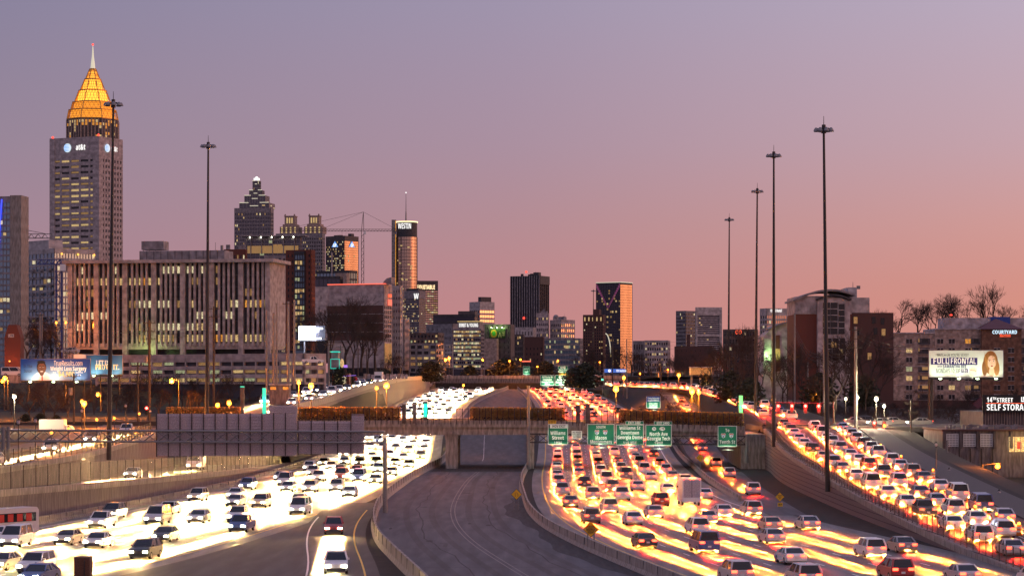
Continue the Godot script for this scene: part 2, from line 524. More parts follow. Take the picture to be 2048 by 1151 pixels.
func section(d: float) -> Array:   # the lie of the land across the picture, d metres away
	var c := []
	if d < 450:
		c = [Vector2(-5000, 12), Vector2(-400, 9), Vector2(-130, yl(d) + 0.4), Vector2(sm(W2, d), yl(d)), Vector2(sm(W2, d), yk(d) - 0.05), Vector2(sm(W1, d), yk(d) - 0.05), Vector2(sm(W1, d) + 0.05, -0.06),
			Vector2(sm(RCO, d) - 4, -0.06), Vector2(sm(RCO, d) - 3, -0.06), Vector2(sm(EL, d), -0.06), Vector2(sm(EL, d) + 0.05, ye(d) - 0.05), Vector2(sm(ER, d) + 6, ye(d) - 0.05), Vector2(sm(ER, d) + 10, ye(d) - 0.5), Vector2(74, maxf(ye(d) - 7, -1.5)), Vector2(200, maxf(ye(d) - 7, -1.5)), Vector2(5000, 12)]
	elif d < 985:
		var h := d if d < 760 else 760.0
		var hill := lin([[450, 7.6], [590, 8.0], [650, 14.5], [985, 18]], d)
		c = [Vector2(-5000, hill + 6), Vector2(-400, hill + 3), Vector2(-75, hill), Vector2(sm(GR, d) - 10, lin(GE, d) - 0.05 if d > 500 else minf(lin(GE, d), 8.5)), Vector2(sm(GR, d), lin(GE, d) - 0.05), Vector2(sm(LCO, d) - 1.2, yr(d) - 0.06), Vector2(sm(LCO, d) - 1.1, yr(d) - 0.06),
			Vector2(sm(RCO, d) + 1.5, yr(d) - 0.06), Vector2(sm(DL, d) - 0.5 if d < 760 else sm(HL, d) - 3.0, lin(DE, h) - 0.05), Vector2(sm(DR, d) + 0.3 if d < 760 else sm(HL, d) - 2.0, lin(DE, h) - 0.05), Vector2(sm(HL, d) - 0.3, lin(HE, d) - 0.05), Vector2(sm(HR, d) + 5, lin(HE, d) - 0.05), Vector2(sm(HR, d) + 12, lin([[450, 7.4], [800, 7], [985, 15]], d)), Vector2(sm(HR, d) + 60, lin([[450, 7.3], [800, 7], [985, 15]], d)), Vector2(200, lin([[450, 7], [800, 7], [985, 15]], d)), Vector2(5000, 16)]
	else:
		var b := 17.5 if d < 1400 else 20.0 if d < 2500 else 24.0
		for x in [-5000, -400, -75, -50, -45, -40, -35, 30, 35, 40, 45, 60, 90, 150, 400, 5000]: c.append(Vector2(x, b))
	return c

func ground() -> void:
	var mb := MB.new()
	var ds := []
	for k in 30: ds.append(100.0 + k * 11.65)
	ds.append_array([449.5, 450.5])
	for k in 27: ds.append(460.0 + k * 20.0)
	ds.append_array([984.0, 986.0, 1200.0, 1500.0, 2400.0, 2600.0, 5000.0, 14000.0])
	for i in ds.size() - 1:
		var p := section(ds[i])
		var q := section(ds[i + 1])
		for j in p.size() - 1:
			mb.quad(Vector3(p[j].x, p[j].y, -ds[i]), Vector3(p[j + 1].x, p[j + 1].y, -ds[i]), Vector3(q[j + 1].x, q[j + 1].y, -ds[i + 1]), Vector3(q[j].x, q[j].y, -ds[i + 1]))
	struct("ground", mb, "earth")

func road(called: String, d0: float, d1: float, l: Array, r: Array, fy: Callable, m: String, off := 0.0) -> MeshInstance3D:
	var mb := MB.new()
	ribbon(mb, d0, d1, 8.0, func(d): return sm(l, d), func(d): return sm(r, d), func(d): return fy.call(d) + off)
	return struct(called, mb, m)

func lines(parent: Node, called: String, d0: float, d1: float, fx: Callable, fy: Callable, m: String, dash := 3.0, gap := 9.0, w := 0.15) -> void:
	var mb := MB.new()
	var d := d0
	while d < d1:
		var b := minf(d + dash, d1)
		ribbon(mb, d, b, 8.0, func(q): return fx.call(q) - w / 2, func(q): return fx.call(q) + w / 2, func(q): return fy.call(q) + 0.006)
		d += dash + gap
	part(called, mb, m, parent, dash < 100)

func barrier(called: String, label: String, d0: float, d1: float, xs: Array, fy: Callable, m := "concrete", h := 1.05, cat := "barrier") -> void:
	var mb := MB.new()
	sweep(mb, d0, d1, 7.0, func(d):
		var x := sm(xs, d)
		var y: float = fy.call(d) - 0.05
		return [Vector2(x - 0.32, y), Vector2(x - 0.13, y + 0.4), Vector2(x - 0.1, y + h), Vector2(x + 0.1, y + h), Vector2(x + 0.13, y + 0.4), Vector2(x + 0.32, y)])
	var o := part(called, mb, m, self)
	tag(o, label, cat)
	var jt := MB.new()   # the joints between the cast lengths
	var d := d0 + 3.0
	while d < d1 - 3:
		var x := sm(xs, d)
		var y: float = fy.call(d)
		jt.box(Vector3(x - 0.145, y + 0.42, -d - 0.03), Vector3(x + 0.145, y + h - 0.048, -d + 0.03))
		d += 6.0
	part("joint", jt, "patch_dark", o, true)

func retaining(called: String, label: String, d0: float, d1: float, xs: Array, lo: Callable, hi: Callable, m: String, th := 0.5, cope := 0.25) -> Node3D:
	var o := thing(called, label, "retaining wall")
	var mb := MB.new()
	sweep(mb, d0, d1, 7.0, func(d):
		var x := sm(xs, d)
		return [Vector2(x - th / 2, lo.call(d) - 0.2), Vector2(x - th / 2, hi.call(d)), Vector2(x + th / 2, hi.call(d)), Vector2(x + th / 2, lo.call(d) - 0.2)])
	part("wall_face", mb, m, o)
	var cp := MB.new()
	sweep(cp, d0, d1, 7.0, func(d):
		var x := sm(xs, d)
		var y: float = hi.call(d)
		return [Vector2(x - th / 2 - 0.12, y - 0.5), Vector2(x - th / 2 - 0.12, y + cope), Vector2(x + th / 2 + 0.12, y + cope), Vector2(x + th / 2 + 0.12, y - 0.5)])
	part("coping", cp, "concrete", o)
	return o

func fence(called: String, label: String, d0: float, d1: float, xs: Array, fy: Callable, h: float, every: float, m := "weathered_steel") -> void:
	var o := thing(called, label, "fence")
	var d := d0
	var post := MB.new()
	post.box(Vector3(-0.04, 0, -0.04), Vector3(0.04, h, 0.04))
	var pm := post.mesh()
	while d <= d1:
		var p := partm("post", pm, m, o)
		p.position = Vector3(sm(xs, d), fy.call(d), -d)
		d += every
	var r := MB.new()
	ribbon(r, d0, d1, 6.0, func(q): return sm(xs, q) - 0.03, func(q): return sm(xs, q) + 0.03, func(q): return fy.call(q) + h - 0.02)
	part("top_rail", r, m, o)
	var wm := MB.new()
	var k := int((d1 - d0) / 6.0)
	for i in k:
		var a := lerpf(d0, d1, float(i) / k)
		var b := lerpf(d0, d1, float(i + 1) / k)
		var pa := Vector3(sm(xs, a), fy.call(a), -a)
		var pb := Vector3(sm(xs, b), fy.call(b), -b)
		wm.quad(pa, pb, pb + Vector3.UP * (h - 0.05), pa + Vector3.UP * (h - 0.05))
	part("chain_link_mesh", wm, "chain_link", o)

func roads() -> void:
	var zero := func(_d): return 0.0
	var lc := road("oncoming_carriageway", 120, 990, LCO, LCI, yr, "road_concrete")
	for k in [1, 2, 3, 4, 5]: lines(lc, "lane_marking", 150, 900, func(d): return lerpf(sm(LCO, d) + 2.4, sm(LCI, d) - 2.2, k / 6.0), yr, "paint_white")
	lines(lc, "edge_line", 150, 900, func(d): return sm(LCI, d) - 2.0, yr, "paint_yellow", 100, 0, 0.18)
	lines(lc, "edge_line", 150, 900, func(d): return sm(LCO, d) + 2.0, yr, "paint_white", 100, 0, 0.18)
	var hv := road("closed_ramp_pavement", 120, 990, HBL, HBR, yr, "grey_pavement", 0.003)
	for s in [-0.25, 0.25]: lines(hv, "centre_line", 150, 430, func(d): return lerpf(sm(HBL, d), sm(HBR, d), 0.5) + s + (d - 300) * 0.004, yr, "worn_paint", 100, 0, 0.11)
	lines(hv, "centre_line", 480, 700, func(d): return lerpf(sm(HBL, d), sm(HBR, d), 0.45), func(d): return yr(d) + 0.02, "paint_white", 2, 3, 0.16)
	for s in [0.28, 0.72]: lines(hv, "sealed_crack", 150, 430, func(d): return lerpf(sm(HBL, d), sm(HBR, d), s) + 0.35 * sin(d * 0.11 + s * 9) + 0.2 * sin(d * 0.43), yr, "patch_dark", 200, 0, 0.13)
	for s in [0.2, 0.37, 0.6, 0.77]: lines(hv, "wheel_path", 150, 430, func(d): return lerpf(sm(HBL, d), sm(HBR, d), s) + 0.15 * sin(d * 0.05 + s * 7), yr, "wheel_dark", 500, 0, 0.75)
	for k in 26:
		var st := MB.new()
		var d := 200.0 + 225.0 * rng.randf()
		var x := lerpf(sm(HBL, d) + 1.2, sm(HBR, d) - 3.0, rng.randf())
		var pts := []
		var rx := 0.2 + 0.6 * rng.randf() * rng.randf()
		var rz := 0.6 + 3.4 * rng.randf() * rng.randf()
		for i in 11: pts.append(Vector3(x + sin(TAU * i / 11) * rx * (0.7 + 0.5 * rng.randf()), 0.009 + k * 0.0002, -d - cos(TAU * i / 11) * rz * (0.7 + 0.5 * rng.randf())))
		for i in 11: st.tri(Vector3(x, 0.009 + k * 0.0002, -d), pts[(i + 1) % 11], pts[i])
		part("stain" if k % 3 else "repair_patch", st, "wheel_dark" if k % 3 else "patch_dark", hv)
	for k in 9: # transverse joints of the slabs
		var mb := MB.new()
		var d := 205.0 + k * 24.0 + rng.randf() * 6
		mb.quad(Vector3(sm(HBL, d) + 1.5, 0.01, -d), Vector3(sm(HBR, d) - 2.0, 0.01, -d), Vector3(sm(HBR, d) - 2.0, 0.01, -d - 0.16), Vector3(sm(HBL, d) + 1.5, 0.01, -d - 0.16))
		part("slab_joint", mb, "patch_dark", hv)
	var pt := MB.new()
	ribbon(pt, 195, 330, 4.0, func(d): return sm(HBR, d) - 2.3 - 0.7 * sin(d * 0.09) - 0.3 * sin(d * 0.31), func(d): return sm(HBR, d) - 0.35, func(_d): return 0.012)
	part("new_asphalt_strip", pt, "patch_dark", hv)
	var pt2 := MB.new()
	ribbon(pt2, 425, 470, 6.0, func(d): return sm(HBL, d) + 0.8, func(d): return sm(HBR, d) - 0.5, func(_d): return 0.012)
	part("asphalt_patch", pt2, "patch_dark", hv)
	var pt3 := MB.new()
	ribbon(pt3, 470.5, 980, 8.0, func(d): return sm(HBL, d) + 0.4, func(d): return sm(HBR, d) - 0.4, func(d): return yr(d) + 0.02)
	part("dark_overlay", pt3, "wheel_dark", hv)  # darker layer laid over the far stretch of the ramp
	var rc := road("outbound_carriageway", 120, 990, RCI, RCO, yr, "road_concrete")
	for k in [1, 2, 3, 4, 5]: lines(rc, "lane_marking", 150, 900, func(d): return lerpf(sm(RCI, d) + 2.2, sm(RCO, d) - 2.6, k / 6.0), yr, "paint_white")
	lines(rc, "edge_line", 150, 900, func(d): return sm(RCI, d) + 1.6, yr, "paint_yellow", 100, 0, 0.18)
	lines(rc, "edge_line", 310, 900, func(d): return sm(RCO, d) - 2.2, yr, "paint_white", 100, 0, 0.18)
	# the exit lane that leaves the oncoming carriageway in the foreground
	var xl := [[150, -15.5], [199, -16.8], [225, -19.5], [250, -21.8], [275, -23.2], [300, -23.5]]
	var xr := [[150, -8], [199, -10.4], [225, -13.2], [250, -15.4], [275, -16.4], [300, -16.8]]
	var xt := road("exit_lane", 120, 318, xl, xr, zero, "asphalt", 0.01)
	lines(xt, "edge_line", 150, 285, func(d): return sm(xl, d) + 0.5, func(_d): return 0.012, "paint_white", 200, 0, 0.16)
	lines(xt, "edge_line", 150, 300, func(d): return sm(xr, d) - 1.2, func(_d): return 0.012, "paint_yellow", 200, 0, 0.16)
	var gm := MB.new()
	ribbon(gm, 150, 285, 6.0, func(d): return sm(LCI, d), func(d): return sm(xl, d), func(_d): return 0.002)
	struct("painted_gore", gm, "asphalt")
	road("entrance_ramp", 288, 770, DL, DR, func(d): return sm(DE, d) if d > 430 else 0.0, "grey_pavement", 0.006)
	road("frontage_road", 120, 470, EL, ER, ye, "asphalt", 0.0)
	var er := road("far_ramp_road", 456, 990, HL, HR, func(d): return lin(HE, d), "asphalt")
	lines(er, "lane_marking", 460, 900, func(d): return lerpf(sm(HL, d), sm(HR, d), 0.5), func(d): return lin(HE, d), "paint_white")
	road("upper_left_road", 450, 990, GL, GR, func(d): return lin(GE, d), "asphalt", 0.0)
	road("left_exit_ramp", 200, 480, W2, W1, func(d): return yk(d), "asphalt", 0.0)
	var ll := [[150, -76], [263, -66], [330, -66], [405, -69], [470, -72]]
	var lr := [[150, -65], [263, -58.8], [290, -57], [330, -57.2], [405, -60.2], [470, -63]]
	road("left_street", 150, 470, ll, lr, yl, "asphalt", 0.02)
	var sw := [[150, -81], [263, -70.5], [330, -70.5], [405, -73.5], [470, -76.5]]
	var kb := MB.new()
	sweep(kb, 150, 470, 8.0, func(d): return [Vector2(sm(sw, d), yl(d) - 0.1), Vector2(sm(sw, d), yl(d) + 0.17), Vector2(sm(ll, d), yl(d) + 0.17), Vector2(sm(ll, d), yl(d) - 0.1)])
	struct("left_pavement", kb, "pavement")
	var gr := MB.new()
	ribbon(gr, 150, 445, 10.0, func(d): return sm(sw, d) - 45.0, func(d): return sm(sw, d), func(d): return yl(d) + 0.2)
	part("lawn", gr, "grass", self, true)
	tag(get_child(-1), "lit lawn beside the pavement of the left street", "grass")
	var pk := MB.new()
	for i in 12:
		for j in 8:
			var da := 452.0 + i * 16.5
			var dz := da + 16.5
			var xa := -66.0 - j * 12
			pk.quad(Vector3(xa - 12, height(xa - 12, da) + 0.05, -da), Vector3(xa, height(xa, da) + 0.05, -da), Vector3(xa, height(xa, dz) + 0.05, -dz), Vector3(xa - 12, height(xa - 12, dz) + 0.05, -dz))
	part("park_lawn", pk, "grass", self, true)
	tag(get_child(-1), "dull winter lawn of the park behind the lamplit left street", "grass")
	var gs := MB.new()
	ribbon(gs, 470, 755, 10.0, func(d): return sm(RCO, d) + 2.0, func(d): return sm(DL, d) - 0.6, func(d): return 0.0)
	for i in gs.v.size():   # the gore slopes from the carriageway up to the ramp
		var d := -gs.v[i].z
		gs.v[i].y = (yr(d) if gs.v[i].x < sm(DL, d) - 1.2 else sm(DE, d)) + 0.03
	part("gore_grass", gs, "earth", self, true)
	tag(get_child(-1), "dim triangle of grass between the outbound lanes and the ramp", "grass")
	var esw := MB.new()
	sweep(esw, 205, 452, 8.0, func(d): return [Vector2(sm(ER, d), ye(d) - 0.1), Vector2(sm(ER, d), ye(d) + 0.15), Vector2(sm(ER, d) + 4.5, ye(d) + 0.15), Vector2(sm(ER, d) + 4.5, ye(d) - 0.1)])
	struct("right_pavement", esw, "pavement")
	lines(get_node("frontage_road"), "lane_marking", 210, 440, func(d): return lerpf(sm(EL, d), sm(ER, d), 0.36), ye, "paint_white")
	lines(get_node("frontage_road"), "lane_marking", 210, 440, func(d): return lerpf(sm(EL, d), sm(ER, d), 0.66), ye, "paint_white")
	var cs := MB.new()   # the cross street over the bridge
	cs.box(Vector3(-180, 6.9, -470), Vector3(-44, 7.42, -448))
	cs.box(Vector3(46, 6.5, -478), Vector3(190, 7.46, -446))
	struct("cross_street", cs, "asphalt")
	barrier("median_barrier", "long curved concrete barrier between the oncoming lanes and the empty ramp", 150, 985, HBL, yr, "concrete", 1.35)
	barrier("ramp_barrier", "long curved concrete barrier between the empty ramp and the outbound lanes", 150, 985, HBR, yr, "concrete", 1.15)
	barrier("shoulder_barrier", "concrete barrier along the outer shoulder of the oncoming lanes", 150, 980, LCO, yr, "wall_concrete", 0.95)
	barrier("entrance_barrier", "brown concrete barrier between the outbound lanes and the entrance ramp", 322, 760, [[288, 30.5], [311, 30.0], [350, 30.6], [389, 31.2], [440, 33.2], [520, 35.4], [600, 38.5], [700, 38.0], [800, 37], [985, 30]], yr, "concrete", 0.85)
	retaining("near_retaining_wall", "rough concrete retaining wall with a pale coping beside the oncoming lanes", 190, 480, W1, zero, yk, "wall_concrete")
	retaining("upper_retaining_wall", "tall concrete retaining wall below the lamplit left street", 190, 440, W2, yk, yl, "wall_concrete", 0.5, 0.2)
	retaining("far_left_retaining_wall", "violet grey concrete wall holding up the far left road", 462, 985, GR, yr, func(d): return lin(GE, d), "wall_concrete", 0.5, 0.9)
	var rw := retaining("right_retaining_wall", "long curved block wall below the busy frontage road", 196, 444, EL, zero, ye, "block_wall", 0.5, 0.15)
	var bl := MB.new()   # courses of blocks
	for k in 12:
		var y := 0.6 * k + 0.55
		sweep(bl, 198.0 + k * 19.5, 443, 8.0, func(d):
			var x := sm(EL, d) - 0.25
			return [Vector2(x - 0.045, y - 0.03), Vector2(x - 0.045, y + 0.03), Vector2(x + 0.02, y + 0.03)], false)
	part("course_joint", bl, "patch_dark", rw, true)
	fence("left_ramp_fence", "grey chain link fence on the coping of the near left wall", 205, 440, W1, func(d): return yk(d) + 0.2, 2.6, 4.0)
	fence("left_street_fence", "chain link fence along the kerb of the lamplit left street", 240, 400, W2, func(d): return yl(d) + 0.15, 1.9, 4.0)
	fence("right_wall_fence", "steel picket fence on top of the right retaining wall", 200, 442, EL, func(d): return ye(d) + 0.1, 1.8, 2.6)
	# a guard rail between the frontage road and the fence
	var g := thing("guard_rail", "steel guard rail with reflectors along the left edge of the frontage road", "guard rail")
	var er2 := MB.new()
	sweep(er2, 258, 425, 6.0, func(d): return [Vector2(sm(EL, d) + 0.8, ye(d) + 0.45), Vector2(sm(EL, d) + 0.78, ye(d) + 0.75), Vector2(sm(EL, d) + 0.86, ye(d) + 0.75), Vector2(sm(EL, d) + 0.86, ye(d) + 0.45)])
	part("rail", er2, "steel", g)
	var pb := MB.new()
	pb.box(Vector3(-0.08, 0, -0.08), Vector3(0.08, 0.7, 0.08))
	var pbm := pb.mesh()
	for k in 42:
		var p := partm("post", pbm, "weathered_steel", g)
		p.position = Vector3(sm(EL, 259.0 + k * 4) + 0.98, ye(259.0 + k * 4), -259.0 - k * 4)
	var g2 := thing("guard_rail", "black guard rail beside the lamplit left street", "guard rail")
	var r2 := MB.new()
	sweep(r2, 335, 400, 6.0, func(d): return [Vector2(sm(lr, d) - 0.1, yl(d) + 0.35), Vector2(sm(lr, d) - 0.1, yl(d) + 0.8), Vector2(sm(lr, d), yl(d) + 0.8), Vector2(sm(lr, d), yl(d) + 0.35)])
	part("rail", r2, "dark_steel", g2)
	for k in 16:
		var p := partm("post", pbm, "dark_steel", g2)
		p.position = Vector3(sm(lr, 337.0 + k * 4) + 0.12, yl(337.0 + k * 4), -337.0 - k * 4)

func hedge_box(parent: Node, a: Vector3, b: Vector3, h: float, w: float, count: int, m := "hedge") -> void:
	var mb := MB.new()
	var u := (b - a)
	var side := u.normalized().cross(Vector3.UP)
	for k in int(u.length() / 0.35):   # bare stems
		var p := a + u * rng.randf() + side * w * (rng.randf() - 0.5) * 0.7
		mb.bar(p, p + Vector3(rng.randfn() * 0.25, h * (0.7 + 0.3 * rng.randf()), rng.randfn() * 0.1), 0.06)
	mb.obox((a + b) / 2 + Vector3.UP * (h * 0.2), u / 2, Vector3.UP * h * 0.2, -side * w * 0.3)
	var lf := MB.new()
	for i in count:
		var p := a + u * rng.randf() + Vector3.UP * h * (0.02 + 0.98 * rng.randf()) + side * w * (rng.randf() - 0.5) * 1.15
		var q := Vector3(rng.randfn(), rng.randfn(), rng.randfn()).normalized() * 0.15
		var r := q.cross(Vector3(rng.randfn(), rng.randfn(), rng.randfn())).normalized() * 0.1
		lf.quad(p - q - r, p + q - r, p + q + r, p - q + r)
	part("stems", mb, "bark", parent)
	part("leaves", lf, m, parent, true)

func by(px: float) -> float: return 840.0 if px < 1060 else 840.0 + (px - 1060) * 12.0 / 440.0
func bridge() -> void:
	var d := 440.0
	var o := thing("road_bridge", "concrete girder bridge carrying the hedged street across the motorway", "bridge")
	var xs := [330.0, 545.0, 902.0, 1060.0, 1320.0, 1490.0]
	for i in xs.size() - 1:
		var a: float = xs[i]
		var b: float = xs[i + 1]
		var ga := P(a, by(a) + 12, d)
		var gb := P(b, by(b) + 12, d)
		var g := MB.new()
		for row in [[0.0, 0.5], [7.0, 7.5], [15.0, 15.5], [23.0, 23.5]]:
			var o0 := Vector3(0.05, 0, -row[0])
			var o1 := Vector3(-0.05, 0, -row[0])
			var dn := Vector3(0, -1.55, 0)
			var z := Vector3(0, 0, -0.5)
			g = MB.new()
			g.hexa([ga + o0 + dn, gb + o1 + dn, gb + o1 + dn + z, ga + o0 + dn + z], [ga + o0, gb + o1, gb + o1 + z, ga + o0 + z])
			part("girder", g, "concrete", o)
		var s := MB.new()
		var za := Vector3(0, 0, 0.35)
		var zb := Vector3(0, 0, -24.5)
		var up := Vector3(0, 0.32, 0)
		s.hexa([ga + za + up * 0.01, gb + za + up * 0.01, gb + zb + up * 0.01, ga + zb + up * 0.01], [ga + za + up, gb + za + up, gb + zb + up, ga + zb + up])
		part("deck", s, "asphalt", o)
		var w := MB.new()
		var pa := P(a, by(a), d) + Vector3(0.02, 0, 0)
		var pb := P(b, by(b), d) + Vector3(-0.02, 0, 0)
		for zz in [0.5, -24.1]:
			w = MB.new()
			var z0 := Vector3(0, 0, zz)
			var z1 := Vector3(0, 0, zz - 0.4)
			var dn := Vector3(0, -1.25, 0)
			w.hexa([pa + z0 + dn, pb + z0 + dn, pb + z1 + dn, pa + z1 + dn], [pa + z0, pb + z0, pb + z1, pa + z1])
			part("parapet", w, "concrete", o)
	for q in [[903.0, 24.0, 870.0], [1062.0, 13.0, 870.0]]:
		for k in 5:
			var c := MB.new()
			var p := P(q[0], q[2], d)
			c.box(Vector3(p.x - q[1] * 0.045, -0.05, -d - 0.4 - k * 5.6 - 1.2), Vector3(p.x + q[1] * 0.045, p.y + 0.3, -d - 0.4 - k * 5.6))
			part("pier_column", c, "concrete", o)
		var cp := MB.new()
		var p2 := P(q[0], q[2], d)
		cp.box(Vector3(p2.x - q[1] * 0.05, p2.y - 0.7, -d - 24.6), Vector3(p2.x + q[1] * 0.05, p2.y + 0.4, -d - 0.3))
		part("pier_cap", cp, "concrete", o)
	var ab := MB.new()
	ab.box(Vector3(41.5, -0.1, -468), Vector3(46.0, 6.2, -440.5))
	part("abutment", ab, "concrete", o)
	ab = MB.new()
	ab.box(Vector3(-66, -0.1, -468), Vector3(-44.5, 6.2, -440.5))
	part("abutment", ab, "concrete", o)
	# railing posts, one every metre or so, and its two rails
	var rl := thing("bridge_railing", "black steel railing on the near parapet of the bridge", "railing")
	var pm := MB.new()
	pm.box(Vector3(-0.06, -0.75, -0.06), Vector3(0.06, 2.15, 0.06))
	var pmm := pm.mesh()
	var x := 600.0
	while x < 1492:
		var p := partm("post", pmm, "dark_steel", rl)
		p.position = P(x, by(x), d) + Vector3(0, 0.05, 0.65)
		x += 11.6
	for hh in [0.25, 2.1]:
		var r := MB.new()
		for i in range(1, xs.size() - 1): r.bar(P(xs[i], by(xs[i]), d) + Vector3(0, hh, 0.62), P(xs[i + 1], by(xs[i + 1]), d) + Vector3(0, hh, 0.62), 0.05)
		part("rail", r, "dark_steel", rl)
	for hd in [[330, 480, "left end"], [596, 800, "left"], [940, 1130, "middle"], [1240, 1488, "right"]]:
		var hn := thing("bridge_hedge", "clipped brown hedge behind the %s part of the bridge railing" % hd[2], "hedge", Vector3.ZERO, 0, "hedges on the bridge")
		hedge_box(hn, P(hd[0], by(hd[0]), d) + Vector3(0, -0.5, -0.9), P(hd[1], by(hd[1]), d) + Vector3(0, -0.5, -0.9), 2.85, 1.0, int((hd[1] - hd[0]) * 34))
	for k in [[808, 7.5, 806], [829, 7.5, 806], [1156, 8.5, 808], [1175, 8.5, 806]]:
		var c := thing("bridge_pillar", "dark square pillar on the bridge parapet, %s" % {808: "leftmost of the four", 829: "beside the teal light column", 1156: "third from the left", 1175: "rightmost of the four"}[k[0]], "pillar", P(k[0], 846, d - 0.5))
		var b := MB.new()
		b.box(Vector3(-k[1] / 2 * 0.0904, 0, -0.5), Vector3(k[1] / 2 * 0.0904, (843 - k[2]) * 0.0904, 0.4))
		part("shaft", b, "brown_panel", c)
		var cap := MB.new()
		cap.cb(Vector3(0, (843 - k[2]) * 0.0904 + 0.11, -0.05), Vector3(0.9, 0.2, 1.1))
		part("cap", cap, "concrete", c)
	for k in [[851, 806, 834, "teal_light", 446.0, "teal light column at the middle of the bridge railing", ""], [528, 775, 832, "teal_light", 452.0, "tall teal light column at the left end of the bridge", ""], [1482, 790, 848, "green_light", 446.0, "tall light column, green above and pink at its foot, by the right end of the bridge", "pink"], [484, 774, 830, "", 453.0, "unlit light column with a teal cap left of the lit teal one", ""]]:
		var dd: float = k[4]
		var c := thing("light_column", k[5], "light column", P(k[0], k[2], dd))
		var h: float = (k[2] - k[1]) * dd / F
		var b := MB.new()
		b.box(Vector3(-0.36, -2.0, -0.36), Vector3(0.36, h, 0.0))
		part("casing", b, "brown_panel", c)
		var f := MB.new()
		if k[3]:
			f.box(Vector3(-0.33, h * (0.25 if k[6] else 0.02), 0.005), Vector3(0.33, h - 0.05, 0.1))
			part("light_panel", f, k[3], c)
			if k[6]:
				var f2 := MB.new()
				f2.box(Vector3(-0.33, 0.02, 0.005), Vector3(0.33, h * 0.25 - 0.02, 0.1))
				part("light_panel", f2, "pink_light", c)
			omni(c, Vector3(0, h * 0.6, 0.6), Color(0.2, 1, 0.6), 2.0, 0.3)
		else:
			f.box(Vector3(-0.36, h, -0.36), Vector3(0.36, h + 0.2, 0.0))
			part("light_cap", f, "teal_light", c)

func far_bridge() -> void:
	var d := 985.0
	var o := thing("far_bridge", "low concrete overpass crossing the motorway in the distance", "bridge")
	var a := P(830, 757, d)
	var b := P(1250, 757, d)
	var g := MB.new()
	g.box(Vector3(a.x, a.y - 2.0, -d - 22), Vector3(b.x, a.y, -d))
	part("girder", g, "wall_concrete", o)
	for zz in [0.0, -21.6]:
		var w := MB.new()
		w.box(Vector3(a.x, a.y, -d + zz - 0.4), Vector3(b.x, a.y + 1.3, -d + zz + 0.2))
		part("parapet", w, "concrete", o)
	for q in [905, 1030, 1170]:
		var c := MB.new()
		c.box(Vector3(X(q, d) - 0.8, 10, -d - 21), Vector3(X(q, d) + 0.8, a.y - 1.9, -d - 1))
		part("pier", c, "concrete", o)
	var f := MB.new()
	for k in 2:
		var x0 := X([700, 1190][k], d)
		var x1 := X([868, 1300][k], d)
		f = MB.new()
		f.box(Vector3(x0, 8, -d - 24), Vector3(x1, a.y - 0.3, -d - 1))
		part("abutment", f, "wall_concrete", o)

# ---- buildings -------------------------------------------------------------------------------------------------
# The near vertical edge stands at column pc; the left face reaches to column pl, the right face to column pr.
func building(called: String, label: String, pl: float, pc: float, pr: float, top: float, bot: float, d: float, o := {}) -> Dictionary:
	var th := deg_to_rad(o.get("th", 24.0 if pr > pc + 1 else 0.0))
	var n := thing(called, label, o.get("cat", "building"), P(pc, bot, d), -th, o.get("group", ""))
	var ql := (pl - 1024) / F
	var qr := (pr - 1024) / F
	var xc := (pc - 1024) * d / F
	var w := (xc - ql * d) / (cos(th) + ql * sin(th))
	var s: float = minf(o.get("most", 60.0), (qr * d - xc) / maxf(sin(th) - qr * cos(th), 0.05)) if pr > pc + 1 else o.get("deep", w * 0.7)
	var h := (bot - top) * d / F
	var B := {"n": n, "W": w, "S": s, "H": h, "d": d, "th": th}
	body(B, Vector3.ZERO, w, s, h, o)
	return B

